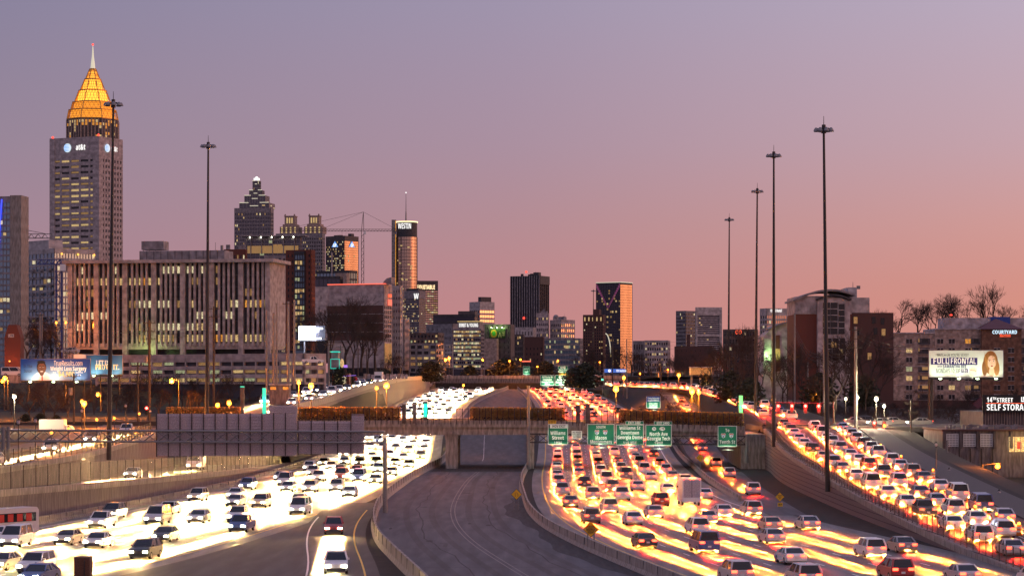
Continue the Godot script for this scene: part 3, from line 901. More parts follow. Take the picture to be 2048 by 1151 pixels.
func body(B: Dictionary, at: Vector3, w: float, s: float, h: float, o: Dictionary) -> void:
	var n: Node3D = B.n
	var wall: String = o.get("wall", "precast")
	var e: float = o.get("e", 0.25)
	var core := MB.new()
	var dn := -10.0 if at.y == 0.0 else 0.0
	core.box(at + Vector3(-w + e, dn, -s + e), at + Vector3(-e, h - 0.3, -e))
	part("glazing", core, o.get("glass", "glass"), n)
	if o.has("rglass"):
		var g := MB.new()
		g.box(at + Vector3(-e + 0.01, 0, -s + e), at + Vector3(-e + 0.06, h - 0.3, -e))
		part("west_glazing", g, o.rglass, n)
	var fr := MB.new()
	fr.box(at + Vector3(-w, dn, -s), at + Vector3(-w + e, h, 0))
	fr.box(at + Vector3(-w + e, dn, -s), at + Vector3(0, h, -s + e))
	fr.box(at + Vector3(-w + e, h - 0.4, -s + e), at + Vector3(-0.02, h, -0.02))
	var lits := {}
	var fl: int = o.get("f", 10)
	var tp: float = o.get("top", 0.03) * h
	var bs: float = o.get("base", 0.0) * h
	for face in 2:
		var bays: int = o.get("b", 10) if face == 0 else o.get("sb", 6)
		var org := at + (Vector3(-w + e, 0, 0) if face == 0 else Vector3.ZERO)
		var u := Vector3.RIGHT if face == 0 else Vector3.FORWARD
		var nn := Vector3.BACK if face == 0 else Vector3.RIGHT
		var wid := w - e if face == 0 else s - e
		var sh: float = o.get("sh", 0.4)
		var pw: float = o.get("pw", 0.3)
		if face == 1:
			sh = o.get("ssh", sh)
			pw = o.get("spw", pw)
		var fh := (h - tp - bs) / fl
		var bw := wid / bays
		for i in fl + 1:
			var y0 := bs + i * fh - (fh * sh / 2 if i > 0 else bs)
			var y1 := bs + i * fh + (fh * sh / 2 if i < fl else tp - 0.02)
			if y1 - y0 < 0.05: continue
			fr.obox(org + u * wid / 2 + Vector3.UP * (y0 + y1) / 2 - nn * (e / 2 + 0.03), u * wid / 2, Vector3.UP * (y1 - y0) / 2, nn * (e / 2 - 0.03))
		if pw > 0:
			for i in bays + 1:
				var x0 := clampf(i * bw - bw * pw / 2, 0, wid)
				var x1 := clampf(i * bw + bw * pw / 2, 0, wid)
				var pr: float = o.get("proud", 0.0)
				fr.obox(org + u * (x0 + x1) / 2 + Vector3.UP * h / 2 - nn * (e - pr) / 2, u * (x1 - x0) / 2, Vector3.UP * h / 2, nn * (e + pr) / 2)
		var p: float = o.get("lit", 0.15) if face == 0 else o.get("slit", 0.04)
		var ms: Array = o.get("lits", ["lit_warm", "lit_white", "lit_dim"])
		for i in fl:
			var pf := clampf(p * (0.3 + 1.4 * rng.randf()) * (2.2 if rng.randf() < 0.2 else 0.8), 0, 0.97)
			for j in bays:
				if rng.randf() > pf: continue
				var key: String = ms[rng.randi() % ms.size()]
				if not lits.has(key): lits[key] = MB.new()
				var x0 := j * bw + bw * pw / 2 + 0.02
				var x1 := (j + 1) * bw - bw * pw / 2 - 0.02
				var y0 := bs + i * fh + fh * sh / 2 + 0.02 + fh * 0.3 * rng.randf() * (1 - sh)
				var y1 := bs + (i + 1) * fh - fh * sh / 2 - 0.02
				var q := org - nn * (e - 0.1)
				lits[key].quad(q + u * x0 + Vector3.UP * y0, q + u * x1 + Vector3.UP * y0, q + u * x1 + Vector3.UP * y1, q + u * x0 + Vector3.UP * y1)
	part("facade_frame", fr, wall, n, true)
	for key in lits: part("lit_windows", lits[key], key, n, true)

func slab(B: Dictionary, called: String, x0: float, x1: float, y0: float, y1: float, z0: float, z1: float, m: String) -> void:
	var b := MB.new()
	b.box(Vector3(minf(x0, x1), minf(y0, y1), minf(z0, z1)), Vector3(maxf(x0, x1), maxf(y0, y1), maxf(z0, z1)))
	part(called, b, m, B.n)
func rooftop(B: Dictionary, count: int, m := "grey_panel") -> void:   # plant, vents and masts on a roof
	var b := MB.new()
	for k in count:
		var w: float = B.W * (0.06 + 0.14 * rng.randf())
		var h := 1.0 + 2.5 * rng.randf()
		b.cb(Vector3(-B.W * (0.15 + 0.7 * rng.randf()), B.H + h / 2, -B.S * (0.2 + 0.6 * rng.randf())), Vector3(w, h, minf(w, B.S * 0.3)))
	b.tube(Vector3(-B.W * 0.3, B.H, -B.S * 0.5), Vector3(-B.W * 0.3, B.H + 5, -B.S * 0.5), 0.12, 0.05, 5)
	part("roof_plant", b, m, B.n)
func beacon(B: Dictionary, at: Vector3) -> void:
	var b := MB.new()
	b.ball(at, 0.0004 * B.d + 0.2, 6)
	part("beacon", b, "beacon_light", B.n)

func skyline() -> void:
	# far left: glass towers
	var B := building("glass_tower", "tall glass apartment tower with a blue neon edge at the left end of the skyline", -60, 40, 42, 392, 760, 800, {"f": 30, "b": 14, "wall": "grey_panel", "glass": "blue_glass", "lit": 0.08, "pw": 0.12, "sh": 0.3, "th": 6, "deep": 14})
	slab(B, "concrete_core", -3.4, 0.3, 0, B.H + 0.3, -8, 0.3, "concrete")
	var b := MB.new()
	b.bar(Vector3(-6.2, B.H - 1, 0.4), Vector3(-7.6, B.H - 20, 0.4), 0.35)
	part("neon_edge", b, "neon_blue", B.n)
	B = building("glass_midrise", "pale glass apartment block with balconies behind the finned office block", 40, 108, 190, 496, 760, 900, {"f": 20, "b": 9, "sb": 14, "wall": "white_panel", "glass": "blue_glass", "lit": 0.12, "slit": 0.1, "pw": 0.14, "sh": 0.26, "th": 48})
	slab(B, "roof_box", -B.W * 0.95, -B.W * 0.3, B.H, B.H + 3.5, -8, -2, "white_panel")
	b = MB.new()
	for k in 12:
		for j in 4: b.cb(Vector3(-B.W * (0.12 + 0.24 * j), 8 + k * 3.0, 0.55), Vector3(2.2, 0.9, 1.0))
	part("balconies", b, "grey_panel", B.n, true)
	var lm := MB.new()
	for k in 3: lm.ball(Vector3(0.3, B.H - 2, -3.0 - k * 7), 0.45, 6)
	part("roof_lamps", lm, "sodium_lamp", B.n)
	tower_crane("tower_crane", "blue tower crane in front of the pale glass block", 117, 760, 528, 800, 74, 136, "crane_blue", 0)
	tower_crane("tower_crane", "grey crane jib reaching from the glass tower at the left edge", 14, 760, 476, 860, -40, 104, "steel", 0)
	# the gilded tower behind and the pale office tower before it
	gilded_tower()
	B = building("office_tower", "tall pale office tower with a round blue emblem near its top", 100, 197, 245, 272, 760, 1500, {"f": 38, "b": 5, "sb": 8, "wall": "pale_stone", "lit": 0.72, "lits": ["lit_dim", "lit_dim", "lit_warm"], "slit": 0.02, "pw": 0.18, "sh": 0.62, "spw": 0.55, "ssh": 0.5, "top": 0.085, "th": 26, "e": 0.6})
	slab(B, "corner_pier", -4.2, 0.5, 0, B.H + 0.02, -3.6, 0.5, "pale_stone")
	slab(B, "corner_pier", -B.W - 0.3, -B.W + 3.4, 0, B.H + 0.02, -3.6, 0.5, "pale_stone")
	var lh: float = B.H * 0.958
	emblem(B.n, Vector3(-B.W * 0.64, lh, 0.3), 2.7)
	text("at&t", 3.4, "sign_light_white", B.n, Vector3(-B.W * 0.37, lh, 0.3), 7.0)
	var e2 := Node3D.new()
	e2.name = "west_sign"
	B.n.add_child(e2)
	e2.position = Vector3(0.4, lh - 0.4, -B.S * 0.5)
	e2.rotation.y = PI / 2
	emblem(e2, Vector3(-4.5, 0, 0.2), 2.5)
	text("at&t", 3.0, "sign_light_white", e2, Vector3(3, 0, 0.2), 6.0)
	beacon(B, Vector3(-B.W * 0.97, B.H + 0.8, -1))
	beacon(B, Vector3(-1, B.H + 0.8, -1))
	# downtown
	stepped_tower()
	twin_crown_tower()
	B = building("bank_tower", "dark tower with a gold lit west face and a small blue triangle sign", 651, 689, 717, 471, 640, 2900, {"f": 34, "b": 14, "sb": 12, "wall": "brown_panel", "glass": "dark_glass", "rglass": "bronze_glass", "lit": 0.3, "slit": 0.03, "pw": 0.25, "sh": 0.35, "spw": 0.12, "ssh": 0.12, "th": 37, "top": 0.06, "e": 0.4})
	for f in 2:
		var tri := MB.new()
		tri.prism(PackedVector2Array([Vector2(-5, -2), Vector2(5, -2), Vector2(0, 5)]), 0, 0.3)
		var tp := part("emblem", tri, "sign_light_blue", B.n)
		tp.position = Vector3(-B.W * 0.5, B.H - 11, 0.3) if f == 0 else Vector3(0.3, B.H - 11, -B.S * 0.5)
		tp.rotation.y = f * PI / 2
		text("GP", 4, "sign_light_white", tp, Vector3(0, 0, 0.5), 5)
	rooftop(B, 5, "dark_panel")
	hotel_cylinder()
	B = building("insurance_tower", "brown lit office slab with a glowing name along its top", 833, 834, 876, 561, 700, 3000, {"f": 26, "b": 2, "sb": 10, "wall": "brown_panel", "glass": "dark_glass", "rglass": "bronze_glass", "lit": 0.1, "slit": 0.25, "th": 82, "deep": 20, "spw": 0.06, "ssh": 0.45, "top": 0.14, "e": 0.4})
	var tq := text("EQUITABLE", 5.2, "sign_light_warm", B.n, Vector3(0.6, B.H - 8, -B.S * 0.42), 22)
	tq.rotation.y = PI / 2
	B = building("glass_hotel", "slim grey glass hotel with a bright letter W at its top", 808, 838, 851, 581, 730, 2000, {"f": 28, "b": 12, "sb": 6, "wall": "grey_panel", "glass": "dark_glass", "rglass": "dark_glass", "lit": 0.1, "pw": 0.1, "sh": 0.35, "th": 28, "top": 0.1})
	text("W", 4.4, "sign_light_white", B.n, Vector3(-2.5, B.H - 4.5, 0.4), 4.6)
	slab(B, "roof_box", -B.W * 0.9, -B.W * 0.1, B.H, B.H + 2, -B.S * 0.8, -1, "dark_panel")
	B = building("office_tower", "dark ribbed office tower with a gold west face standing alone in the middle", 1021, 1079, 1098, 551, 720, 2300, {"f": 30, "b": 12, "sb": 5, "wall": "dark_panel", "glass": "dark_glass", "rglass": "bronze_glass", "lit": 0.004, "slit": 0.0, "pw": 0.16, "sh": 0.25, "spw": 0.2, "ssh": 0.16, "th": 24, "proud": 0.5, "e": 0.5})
	var rib := MB.new()
	for k in 13: rib.box(Vector3(-B.W + k * B.W / 12 - 0.18, 0, 0.52), Vector3(-B.W + k * B.W / 12 + 0.18, B.H, 0.75))
	part("ribs", rib, "white_panel", B.n)
	slab(B, "blank_crown", 0.55, 0.8, B.H * 0.9, B.H, -B.S, 0, "dark_panel")
	rooftop(B, 6, "dark_panel")
	beacon(B, Vector3(-B.W * 0.5, B.H + 4, -3))
	beacon(B, Vector3(-B.W * 0.52, B.H * 0.5, 1.2))
	B = building("apartment_tower", "white slab tower with sunset lit bands on its right face", 938.6, 959.6, 989, 603, 720, 2200, {"f": 11, "b": 5, "sb": 6, "wall": "white_panel", "glass": "dark_glass", "rglass": "bronze_glass", "lit": 0.05, "slit": 0.0, "pw": 0.4, "spw": 0.05, "ssh": 0.45, "sh": 0.4, "th": 50, "top": 0.13})
	slab(B, "roof_plant_house", -B.W * 0.3, -0.5, B.H, B.H + 4.4, -B.S * 0.8, -B.S * 0.1, "dark_panel")
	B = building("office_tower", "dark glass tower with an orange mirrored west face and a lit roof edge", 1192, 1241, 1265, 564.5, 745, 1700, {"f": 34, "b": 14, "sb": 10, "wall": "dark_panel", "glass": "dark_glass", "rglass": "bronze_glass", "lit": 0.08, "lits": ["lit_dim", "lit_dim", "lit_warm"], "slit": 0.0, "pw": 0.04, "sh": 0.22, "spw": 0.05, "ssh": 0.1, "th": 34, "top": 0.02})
	var ed := MB.new()
	ed.box(Vector3(-B.W, B.H, -0.2), Vector3(0.2, B.H + 0.5, 0.2))
	ed.box(Vector3(-0.2, B.H, -B.S), Vector3(0.2, B.H + 0.5, -0.2))
	part("roof_edge_light", ed, "spire_light", B.n)
	var v := MB.new()
	for s in [-1, 1]:
		for k in 12:
			var f := k / 11.0
			v.bar(Vector3(-B.W * 0.5 + s * B.W * 0.46 * (1 - f), B.H * 0.99 - 0.26 * B.H * f, 0.1), Vector3(-B.W * 0.5 + s * B.W * 0.46 * (1 - f), B.H * 0.99 - 0.26 * B.H * f - B.H * 0.05 * (1 - f * 0.6), 0.1), 0.5, 0.3)
	part("triangle_lights", v, "neon_violet", B.n)
	B = building("apartment_tower", "dark brick apartment tower with a lit crown before the orange mirrored tower", 1166, 1206, 1211.6, 629, 745, 1400, {"f": 17, "b": 9, "sb": 3, "wall": "dark_brick", "lit": 0.12, "pw": 0.5, "sh": 0.45, "th": 12, "top": 0.14})
	slab(B, "crown", -B.W * 0.5, -B.W * 0.2, B.H, B.H + 3.2, -8, -1, "dark_brick")
	var up := MB.new()
	for k in 5: up.box(Vector3(-B.W * (0.1 + 0.2 * k) - 0.35, B.H - 3.6, 0.05), Vector3(-B.W * (0.1 + 0.2 * k) + 0.35, B.H - 1.4, 0.3))
	part("crown_uplights", up, "lit_warm", B.n)
	for q in [["pale stepped apartment block with sunset lit windows, its left tower", 1072, 1096, 1098, 625.5, 9], ["pale stepped apartment block with sunset lit windows, its right wing", 1100, 1122, 1150, 639, 8]]:
		B = building("apartment_block", q[0], q[1], q[2], q[3], q[4], 730, 1900, {"f": q[5], "b": 6, "sb": 7, "wall": "pale_stone", "glass": "dark_glass", "rglass": "bronze_glass", "lit": 0.1, "slit": 0.3, "lits": ["lit_dim", "lit_warm"], "pw": 0.4, "sh": 0.5, "th": 50 if q[3] > 1140 else 8, "top": 0.06})
		rooftop(B, 4, "grey_panel")
	B = building("dome_house", "round domed roof behind the pale stepped block", 1106, 1118, 1118, 634, 720, 1960, {"f": 4, "b": 3, "wall": "white_panel", "lit": 0.0})
	b = MB.new()
	b.ball(Vector3(-B.W / 2, B.H, -B.S / 2), B.W * 0.5, 10, 0.9)
	part("dome", b, "grey_panel", B.n)
	building("glass_office", "long low teal glass office with scattered lit rooms", 1088, 1160, 1166, 676, 740, 1500, {"f": 6, "b": 22, "sb": 3, "wall": "grey_panel", "glass": "blue_glass", "lit": 0.28, "lits": ["lit_warm", "lit_green"], "pw": 0.08, "sh": 0.4, "th": 12})
	building("brick_house", "small dark red brick house with three lit stair windows", 1049, 1086, 1089, 673, 735, 1300, {"f": 4, "b": 5, "wall": "dark_brick", "lit": 0.12, "pw": 0.7, "sh": 0.6, "th": 12, "top": 0.3})
	building("apartment_block", "narrow grey block squeezed left of the small red brick house", 1029, 1046, 1049, 668, 735, 1360, {"f": 6, "b": 4, "wall": "brown_panel", "lit": 0.2, "th": 14})
	building("office_block", "white low block below the dark ribbed tower", 1030, 1066, 1072, 654, 735, 1700, {"f": 4, "b": 6, "wall": "white_panel", "lit": 0.02, "pw": 0.7, "sh": 0.6, "th": 14})
	# the cluster left of the middle
	B = building("office_block", "long dark glass office roof behind the lit office", 866, 950, 957, 628, 735, 1500, {"f": 8, "b": 16, "sb": 3, "wall": "dark_panel", "glass": "dark_glass", "lit": 0.02, "pw": 0.0, "sh": 0.3, "th": 12})
	slab(B, "roof_box", -B.W * 0.42, -B.W * 0.02, B.H, B.H + 2.0, -9, -2, "brown_panel")
	building("parking_garage", "blank grey concrete block left of the lit office", 852, 905, 972, 647, 735, 1320, {"f": 5, "b": 6, "sb": 6, "wall": "grey_panel", "lit": 0.0, "pw": 0.8, "sh": 0.85, "th": 50})
	B = building("lit_office", "bright grey office block with a glowing roof canopy and white name sign", 906, 962, 969, 657, 738, 1150, {"f": 10, "b": 14, "sb": 3, "wall": "grey_panel", "glass": "dark_glass", "lit": 0.72, "lits": ["lit_warm", "lit_dim", "lit_green", "lit_white"], "pw": 0.06, "sh": 0.36, "th": 12, "base": 0.02})
	slab(B, "upper_storey", -B.W * 0.84, -B.W * 0.06, B.H, B.H + 3.3, -8, -0.4, "grey_panel")
	slab(B, "canopy_light", -B.W * 0.84, -B.W * 0.02, B.H + 3.32, B.H + 3.7, -8, 0.4, "lit_warm")
	text("ERNST & YOUNG", 1.7, "sign_light_white", B.n, Vector3(-B.W * 0.45, B.H + 1.7, -0.25), 9.2)
	B = building("stone_block", "tan blank block with a lit mural, right of the lit office", 969, 1021, 1029, 648, 738, 1220, {"f": 9, "b": 6, "sb": 3, "wall": "brown_panel", "lit": 0.0, "pw": 0.85, "sh": 0.6, "th": 12})
	slab(B, "annex", -B.W, -B.W * 0.45, 0, B.H * 0.68, 0.02, 5, "tan_stucco")
	mural(B.n, Vector3(-B.W * 0.5, B.H - 4.6, 0.6))
	B = building("parking_garage", "garage with lit decks and dark braces at the left road side", 818, 872, 888, 686, 745, 1000, {"f": 5, "b": 4, "sb": 3, "wall": "grey_panel", "lit": 0.7, "slit": 0.4, "lits": ["lit_warm", "lit_dim"], "pw": 0.3, "sh": 0.45, "th": 26})
	building("apartment_block", "red and grey block standing over the lit garage", 818, 876, 888, 665, 730, 1060, {"f": 6, "b": 8, "sb": 3, "wall": "brown_panel", "lit": 0.35, "lits": ["lit_green", "lit_warm"], "pw": 0.5, "sh": 0.5, "th": 16})
	building("apartment_block", "pale block with a short blue sign between garage and lit office", 888, 904, 907, 688, 735, 1250, {"f": 6, "b": 5, "wall": "white_panel", "lit": 0.1, "pw": 0.5, "sh": 0.5, "th": 14})
	# right of the middle
	B = building("federal_building", "broad white office slab with two dark window fields", 1391, 1392, 1444, 614, 740, 1500, {"f": 20, "b": 2, "sb": 16, "wall": "white_panel", "glass": "dark_glass", "rglass": "dark_glass", "deep": 16, "slit": 0.02, "spw": 0.0, "ssh": 0.34, "th": 80, "top": 0.13, "base": 0.2})
	for k in 3: slab(B, "white_band", 0.02, 0.5, B.H * [0.2, 0.535, 0.87][k], B.H * [0.25, 0.565, 1.0][k], -B.S, 0, "white_panel")
	for k in 2: slab(B, "end_pier", 0.02, 0.55, 0, B.H, [-B.S, -0.9][k], [-B.S + 1.6, 0][k], "white_panel")
	building("federal_building", "darker grey wing at the left of the broad white slab", 1352, 1372, 1391, 621, 740, 1520, {"f": 16, "b": 8, "sb": 6, "wall": "grey_panel", "glass": "dark_glass", "lit": 0.05, "slit": 0.1, "pw": 0.2, "sh": 0.4, "th": 42})
	B = building("brick_hall", "long low red brick hall with a square chimney below the white slab", 1349, 1424, 1429, 692, 740, 1300, {"f": 3, "b": 8, "wall": "dark_brick", "lit": 0.0, "pw": 0.9, "sh": 0.8, "th": 10})
	slab(B, "chimney", -B.W * 0.69, -B.W * 0.6, B.H, B.H + 6.4, -6, -4, "dark_brick")
	for q in [["low grey hall left of the cream office with lit rooms", 1266, 1316, 1320, 681, 3, "grey_panel", 0.02], ["cream office with lit rooms low on the skyline right of the orange tower", 1289, 1336, 1341, 680, 6, "pale_stone", 0.35], ["small cream annexe with a bright doorway", 1306, 1322, 1326, 702, 4, "white_panel", 0.3]]:
		building("office_block", q[0], q[1], q[2], q[3], q[4], 745, 1330.0 - q[5] * 6, {"f": q[5], "b": 10, "sb": 2, "wall": q[6], "lit": q[7], "pw": 0.4, "sh": 0.5, "th": 10})
	# the stadium arch
	var ar := thing("stadium_arch", "thin white lit arch beside the dark brick apartment tower", "arch", P(1211, 705, 1380))
	b = MB.new()
	var pp := PackedVector3Array()
	for k in 9: pp.append(Vector3(2.9 * sin(k * PI / 16) , 11.5 * cos(k * PI / 16) - 0.6, 0))
	b.wire(pp, 0.28, 5)
	part("arch_light", b, "spire_light", ar)

func tower_crane(called: String, label: String, px: float, bot: float, top: float, d: float, jl: float, jr: float, m: String, tilt: float) -> void:
	var o := thing(called, label, "crane", P(px, bot, d))
	var h := (bot - top) * d / F
	var s := 0.9
	var mast := MB.new()
	var dg := MB.new()
	for c in 4: mast.bar(Vector3(s if c & 1 else -s, 0, s if c & 2 else -s), Vector3(s if c & 1 else -s, h, s if c & 2 else -s), 0.28)
	var y := 0.0
	var f := 1.0
	while y < h - 2.4:
		for z in [-s, s]: dg.bar(Vector3(-s * f, y, z), Vector3(s * f, y + 2.4, z), 0.16)
		for z in [-s, s]: dg.bar(Vector3(z, y, -s * f), Vector3(z, y + 2.4, s * f), 0.16)
		f = -f
		y += 2.4
	part("mast", mast, m, o)
	part("mast_lattice", dg, m, o, true)
	var x0 := (jl - px) * d / F
	var x1 := (jr - px) * d / F
	var tp := MB.new()
	for q in [[-0.8, 0.0], [0.8, 0.0], [0.0, 1.5]]: tp.bar(Vector3(x0, h + q[1] + tilt * x0, q[0]), Vector3(x1, h + q[1] + tilt * x1, q[0]), 0.24)
	part("jib", tp, m, o)
	var jg := MB.new()
	var x := x0
	f = 1.0
	while x < x1 - 2:
		var za := Vector3(x, h + tilt * x, 0.8)
		var zb := Vector3(x + 1.2, h + 1.5 + tilt * x, 0)
		var zc := Vector3(x + 2.4, h + tilt * x, 0.8)
		jg.bar(za, zb, 0.14)
		jg.bar(zb, zc, 0.14)
		jg.bar(za - Vector3(0, 0, 1.6), zb, 0.14)
		x += 2.4
	part("jib_lattice", jg, m, o, true)
	var cab := MB.new()
	cab.cb(Vector3(1.6, h - 1.2, 1.2), Vector3(1.8, 2.2, 1.8))
	part("cab", cab, "car_white", o)
	var ah := 0.16 * (x1 - x0)
	var ap := MB.new()
	ap.bar(Vector3(-s, h, 0), Vector3(s * 0.6, h + ah, 0), 0.35)
	ap.bar(Vector3(s, h, 0), Vector3(s * 0.6, h + ah, 0), 0.35)
	part("apex", ap, m, o)
	var cb := MB.new()
	for t in [x0 * 0.95, x0 * 0.5, x1 * 0.9]: cb.tube(Vector3(s * 0.6, h + ah, 0), Vector3(t, h + 1.4 + tilt * t, 0), 0.09, 0.09, 4)
	part("stay_cable", cb, "dark_steel", o)
	var cw := MB.new()
	var cx := x1 if absf(x1) < absf(x0) else x0
	cw.cb(Vector3(cx * 0.86, h - 1.0 + tilt * cx, 0), Vector3(3.0, 2.6, 1.4))
	part("counterweight", cw, "grey_panel", o)
	var hk := MB.new()
	var hx := (x0 if absf(x0) > absf(x1) else x1) * 0.25
	hk.tube(Vector3(hx, h, 0), Vector3(hx, h - 9, 0), 0.07, 0.07, 4)
	hk.cb(Vector3(hx, h - 9.5, 0), Vector3(0.6, 1.2, 0.6))
	part("hook", hk, "dark_steel", o)

func emblem(n: Node3D, at: Vector3, r: float) -> void:   # a white disc with blue bands, thinner to one side
	var o := Node3D.new()
	o.name = "emblem"
	n.add_child(o, true)
	o.position = at
	var b := MB.new()
	b.tube(Vector3(0, 0, -0.1), Vector3(0, 0, 0.12), r, r, 22)
	part("disc", b, "emblem_light", o)
	var s := MB.new()
	for k in 5:
		var y := r * (0.66 - 0.33 * k)
		var w := sqrt(maxf(0.0, r * r - y * y)) * 0.93
		s.prism(PackedVector2Array([Vector2(-w, y - r * 0.11), Vector2(w * 0.6, y - r * 0.04), Vector2(w * 0.6, y + r * 0.04), Vector2(-w, y + r * 0.11)]), 0.13, 0.2)
	part("band", s, "sign_light_blue", o)

func gilded_tower() -> void:
	var d := 2100.0
	var o := thing("gilded_tower", "tallest tower, with a glowing gold stepped pyramid and a white spire", "building", P(185, 760, d))
	var k := d / F
	var up := func(py: float) -> float: return (760 - py) * k
	var tn := PI / 8 + 0.12
	var b := MB.new()
	b.lathe(Vector3.ZERO, [Vector2(54 * k, 0), Vector2(54 * k, up.call(240.0)), Vector2(0, up.call(240.0))], 8, tn)
	part("shaft", b, "brown_panel", o)
	var rb := MB.new()
	for i in 8:
		for j in 6:
			var g0 := TAU * i / 8 + tn
			var g1 := TAU * (i + 1) / 8 + tn
			var p := Vector3(sin(g0), 0, cos(g0)).lerp(Vector3(sin(g1), 0, cos(g1)), j / 6.0) * 54.5 * k
			rb.box(p + Vector3(-0.5, up.call(330.0), -0.5), p + Vector3(0.5, up.call(242.0), 0.5))
	part("ribs", rb, "tan_stucco", o)
	var lw := MB.new()
	var lw2 := MB.new()
	for i in 8:
		for j in 6:
			for fl in 12:
				if rng.randf() < (0.75 if fl < 2 else 0.2):
					var g0 := TAU * i / 8 + tn
					var g1 := TAU * (i + 1) / 8 + tn
					var e0 := Vector3(sin(g0), 0, cos(g0)).lerp(Vector3(sin(g1), 0, cos(g1)), (j + 0.2) / 6.0) * 54.2 * k
					var e1 := Vector3(sin(g0), 0, cos(g0)).lerp(Vector3(sin(g1), 0, cos(g1)), (j + 0.8) / 6.0) * 54.2 * k
					var y: float = up.call(246.0 + fl * 6)
					(lw if rng.randf() < 0.5 else lw2).quad(e0 + Vector3(0, y - 1.3, 0), e1 + Vector3(0, y - 1.3, 0), e1 + Vector3(0, y + 1.0, 0), e0 + Vector3(0, y + 1.0, 0))
	part("lit_windows", lw, "lit_warm", o, true)
	part("lit_windows", lw2, "lit_amber", o, true)
	var prof := [[54, 240], [50, 222], [46, 221], [42, 206], [38, 205], [29, 182], [26, 181], [17, 159], [15, 158], [7, 139], [5, 137]]
	var inner := []
	var low := []
	for q in prof: (inner if q[1] < 207 else low).append(Vector2(q[0] * k * 0.9, up.call(float(q[1]))))
	low.append(inner[0])
	var cr := MB.new()
	cr.lathe(Vector3.ZERO, inner, 8, tn)
	part("crown_light", cr, "crown_light", o)
	var cr2 := MB.new()
	cr2.lathe(Vector3.ZERO, low, 8, tn)
	part("crown_light", cr2, "crown_dim", o)
	var lat := MB.new()
	for i in 8:
		var g0 := TAU * i / 8 + tn
		var g1 := TAU * (i + 1) / 8 + tn
		var e0 := Vector3(sin(g0), 0, cos(g0))
		var e1 := Vector3(sin(g1), 0, cos(g1))
		for j in prof.size() - 1:
			var r0: float = prof[j][0] * k
			var r1: float = prof[j + 1][0] * k
			var y0: float = up.call(float(prof[j][1]))
			var y1: float = up.call(float(prof[j + 1][1]))
			lat.bar(e0 * r0 + Vector3.UP * y0, e0 * r1 + Vector3.UP * y1, 0.7)
			lat.bar(e0 * r0 + Vector3.UP * y0, e1 * r0 + Vector3.UP * y0, 0.8)
			var n := 4
			for c in n:
				var a := e0.lerp(e1, float(c) / n) * r0 + Vector3.UP * y0
				var z := e0.lerp(e1, float(c + 1) / n) * r1 + Vector3.UP * y1
				var a2 := e0.lerp(e1, float(c + 1) / n) * r0 + Vector3.UP * y0
				var z2 := e0.lerp(e1, float(c) / n) * r1 + Vector3.UP * y1
				lat.bar(a, z, 0.2)
				lat.bar(a2, z2, 0.2)
			for c in 3:
				var f := (c + 1) / 4.0
				lat.bar((e0 * r0 + Vector3.UP * y0).lerp(e0 * r1 + Vector3.UP * y1, f), (e1 * r0 + Vector3.UP * y0).lerp(e1 * r1 + Vector3.UP * y1, f), 0.2)
	part("gilt_lattice", lat, "gilt", o, true)
	var sp := MB.new()
	sp.lathe(Vector3.ZERO, [Vector2(5 * k, up.call(138.0)), Vector2(3.6 * k, up.call(124.0)), Vector2(2.0 * k, up.call(112.0)), Vector2(1.1 * k, up.call(96.0)), Vector2(0.0, up.call(88.0))], 8, 0)
	part("spire", sp, "spire_light", o)
	var bb := MB.new()
	bb.ball(Vector3(0, up.call(89.0), 0), 1.0, 6)
	part("beacon", bb, "beacon_light", o)

func stepped_tower() -> void:
	var d := 2700.0
	var k := d / F
	var B := building("stepped_tower", "blue grey tower stepping up to a bright lantern, white lines on its ledges", 468, 541, 547, 415, 720, d, {"f": 40, "b": 22, "sb": 6, "wall": "grey_panel", "glass": "dark_glass", "lit": 0.11, "pw": 0.25, "sh": 0.35, "th": 10, "e": 0.5, "deep": 34})
	var lt := MB.new()
	var mid: float = -B.W * 0.5
	for q in [[31.0, 404.0, 414.0], [22.0, 389.0, 403.9], [13.5, 378.0, 388.9], [7.5, 359.0, 377.9]]:
		var hw: float = q[0] * k
		var c := {"n": B.n}
		body(c, Vector3(mid + hw, (720 - q[2] - 0.6) * k, -17 + hw * 0.6), hw * 2, hw * 1.4, (q[2] - q[1] + 0.6) * k, {"f": 3, "b": 8, "sb": 4, "wall": "grey_panel", "glass": "dark_glass", "lit": 0.04, "pw": 0.2, "sh": 0.2})
		for s in [-1, 1]: lt.cb(Vector3(mid + s * hw * 0.68, (720 - q[1]) * k + 0.3, -16.6 + hw * 0.6), Vector3(hw * 0.6, 0.7, 0.8))
		lt.cb(Vector3(mid, (720 - q[1] - 6) * k, -16.4 + hw * 0.6), Vector3(hw * 0.55, 0.7, 0.5))
	part("ledge_light", lt, "spire_light", B.n)
	var ln := MB.new()
	ln.cb(Vector3(mid, (720 - 355) * k, -17), Vector3(5.6, 2.2, 5.0))
	ln.ball(Vector3(mid, (720 - 353) * k, -17), 2.0, 8)
	part("lantern_light", ln, "sign_light_white", B.n)

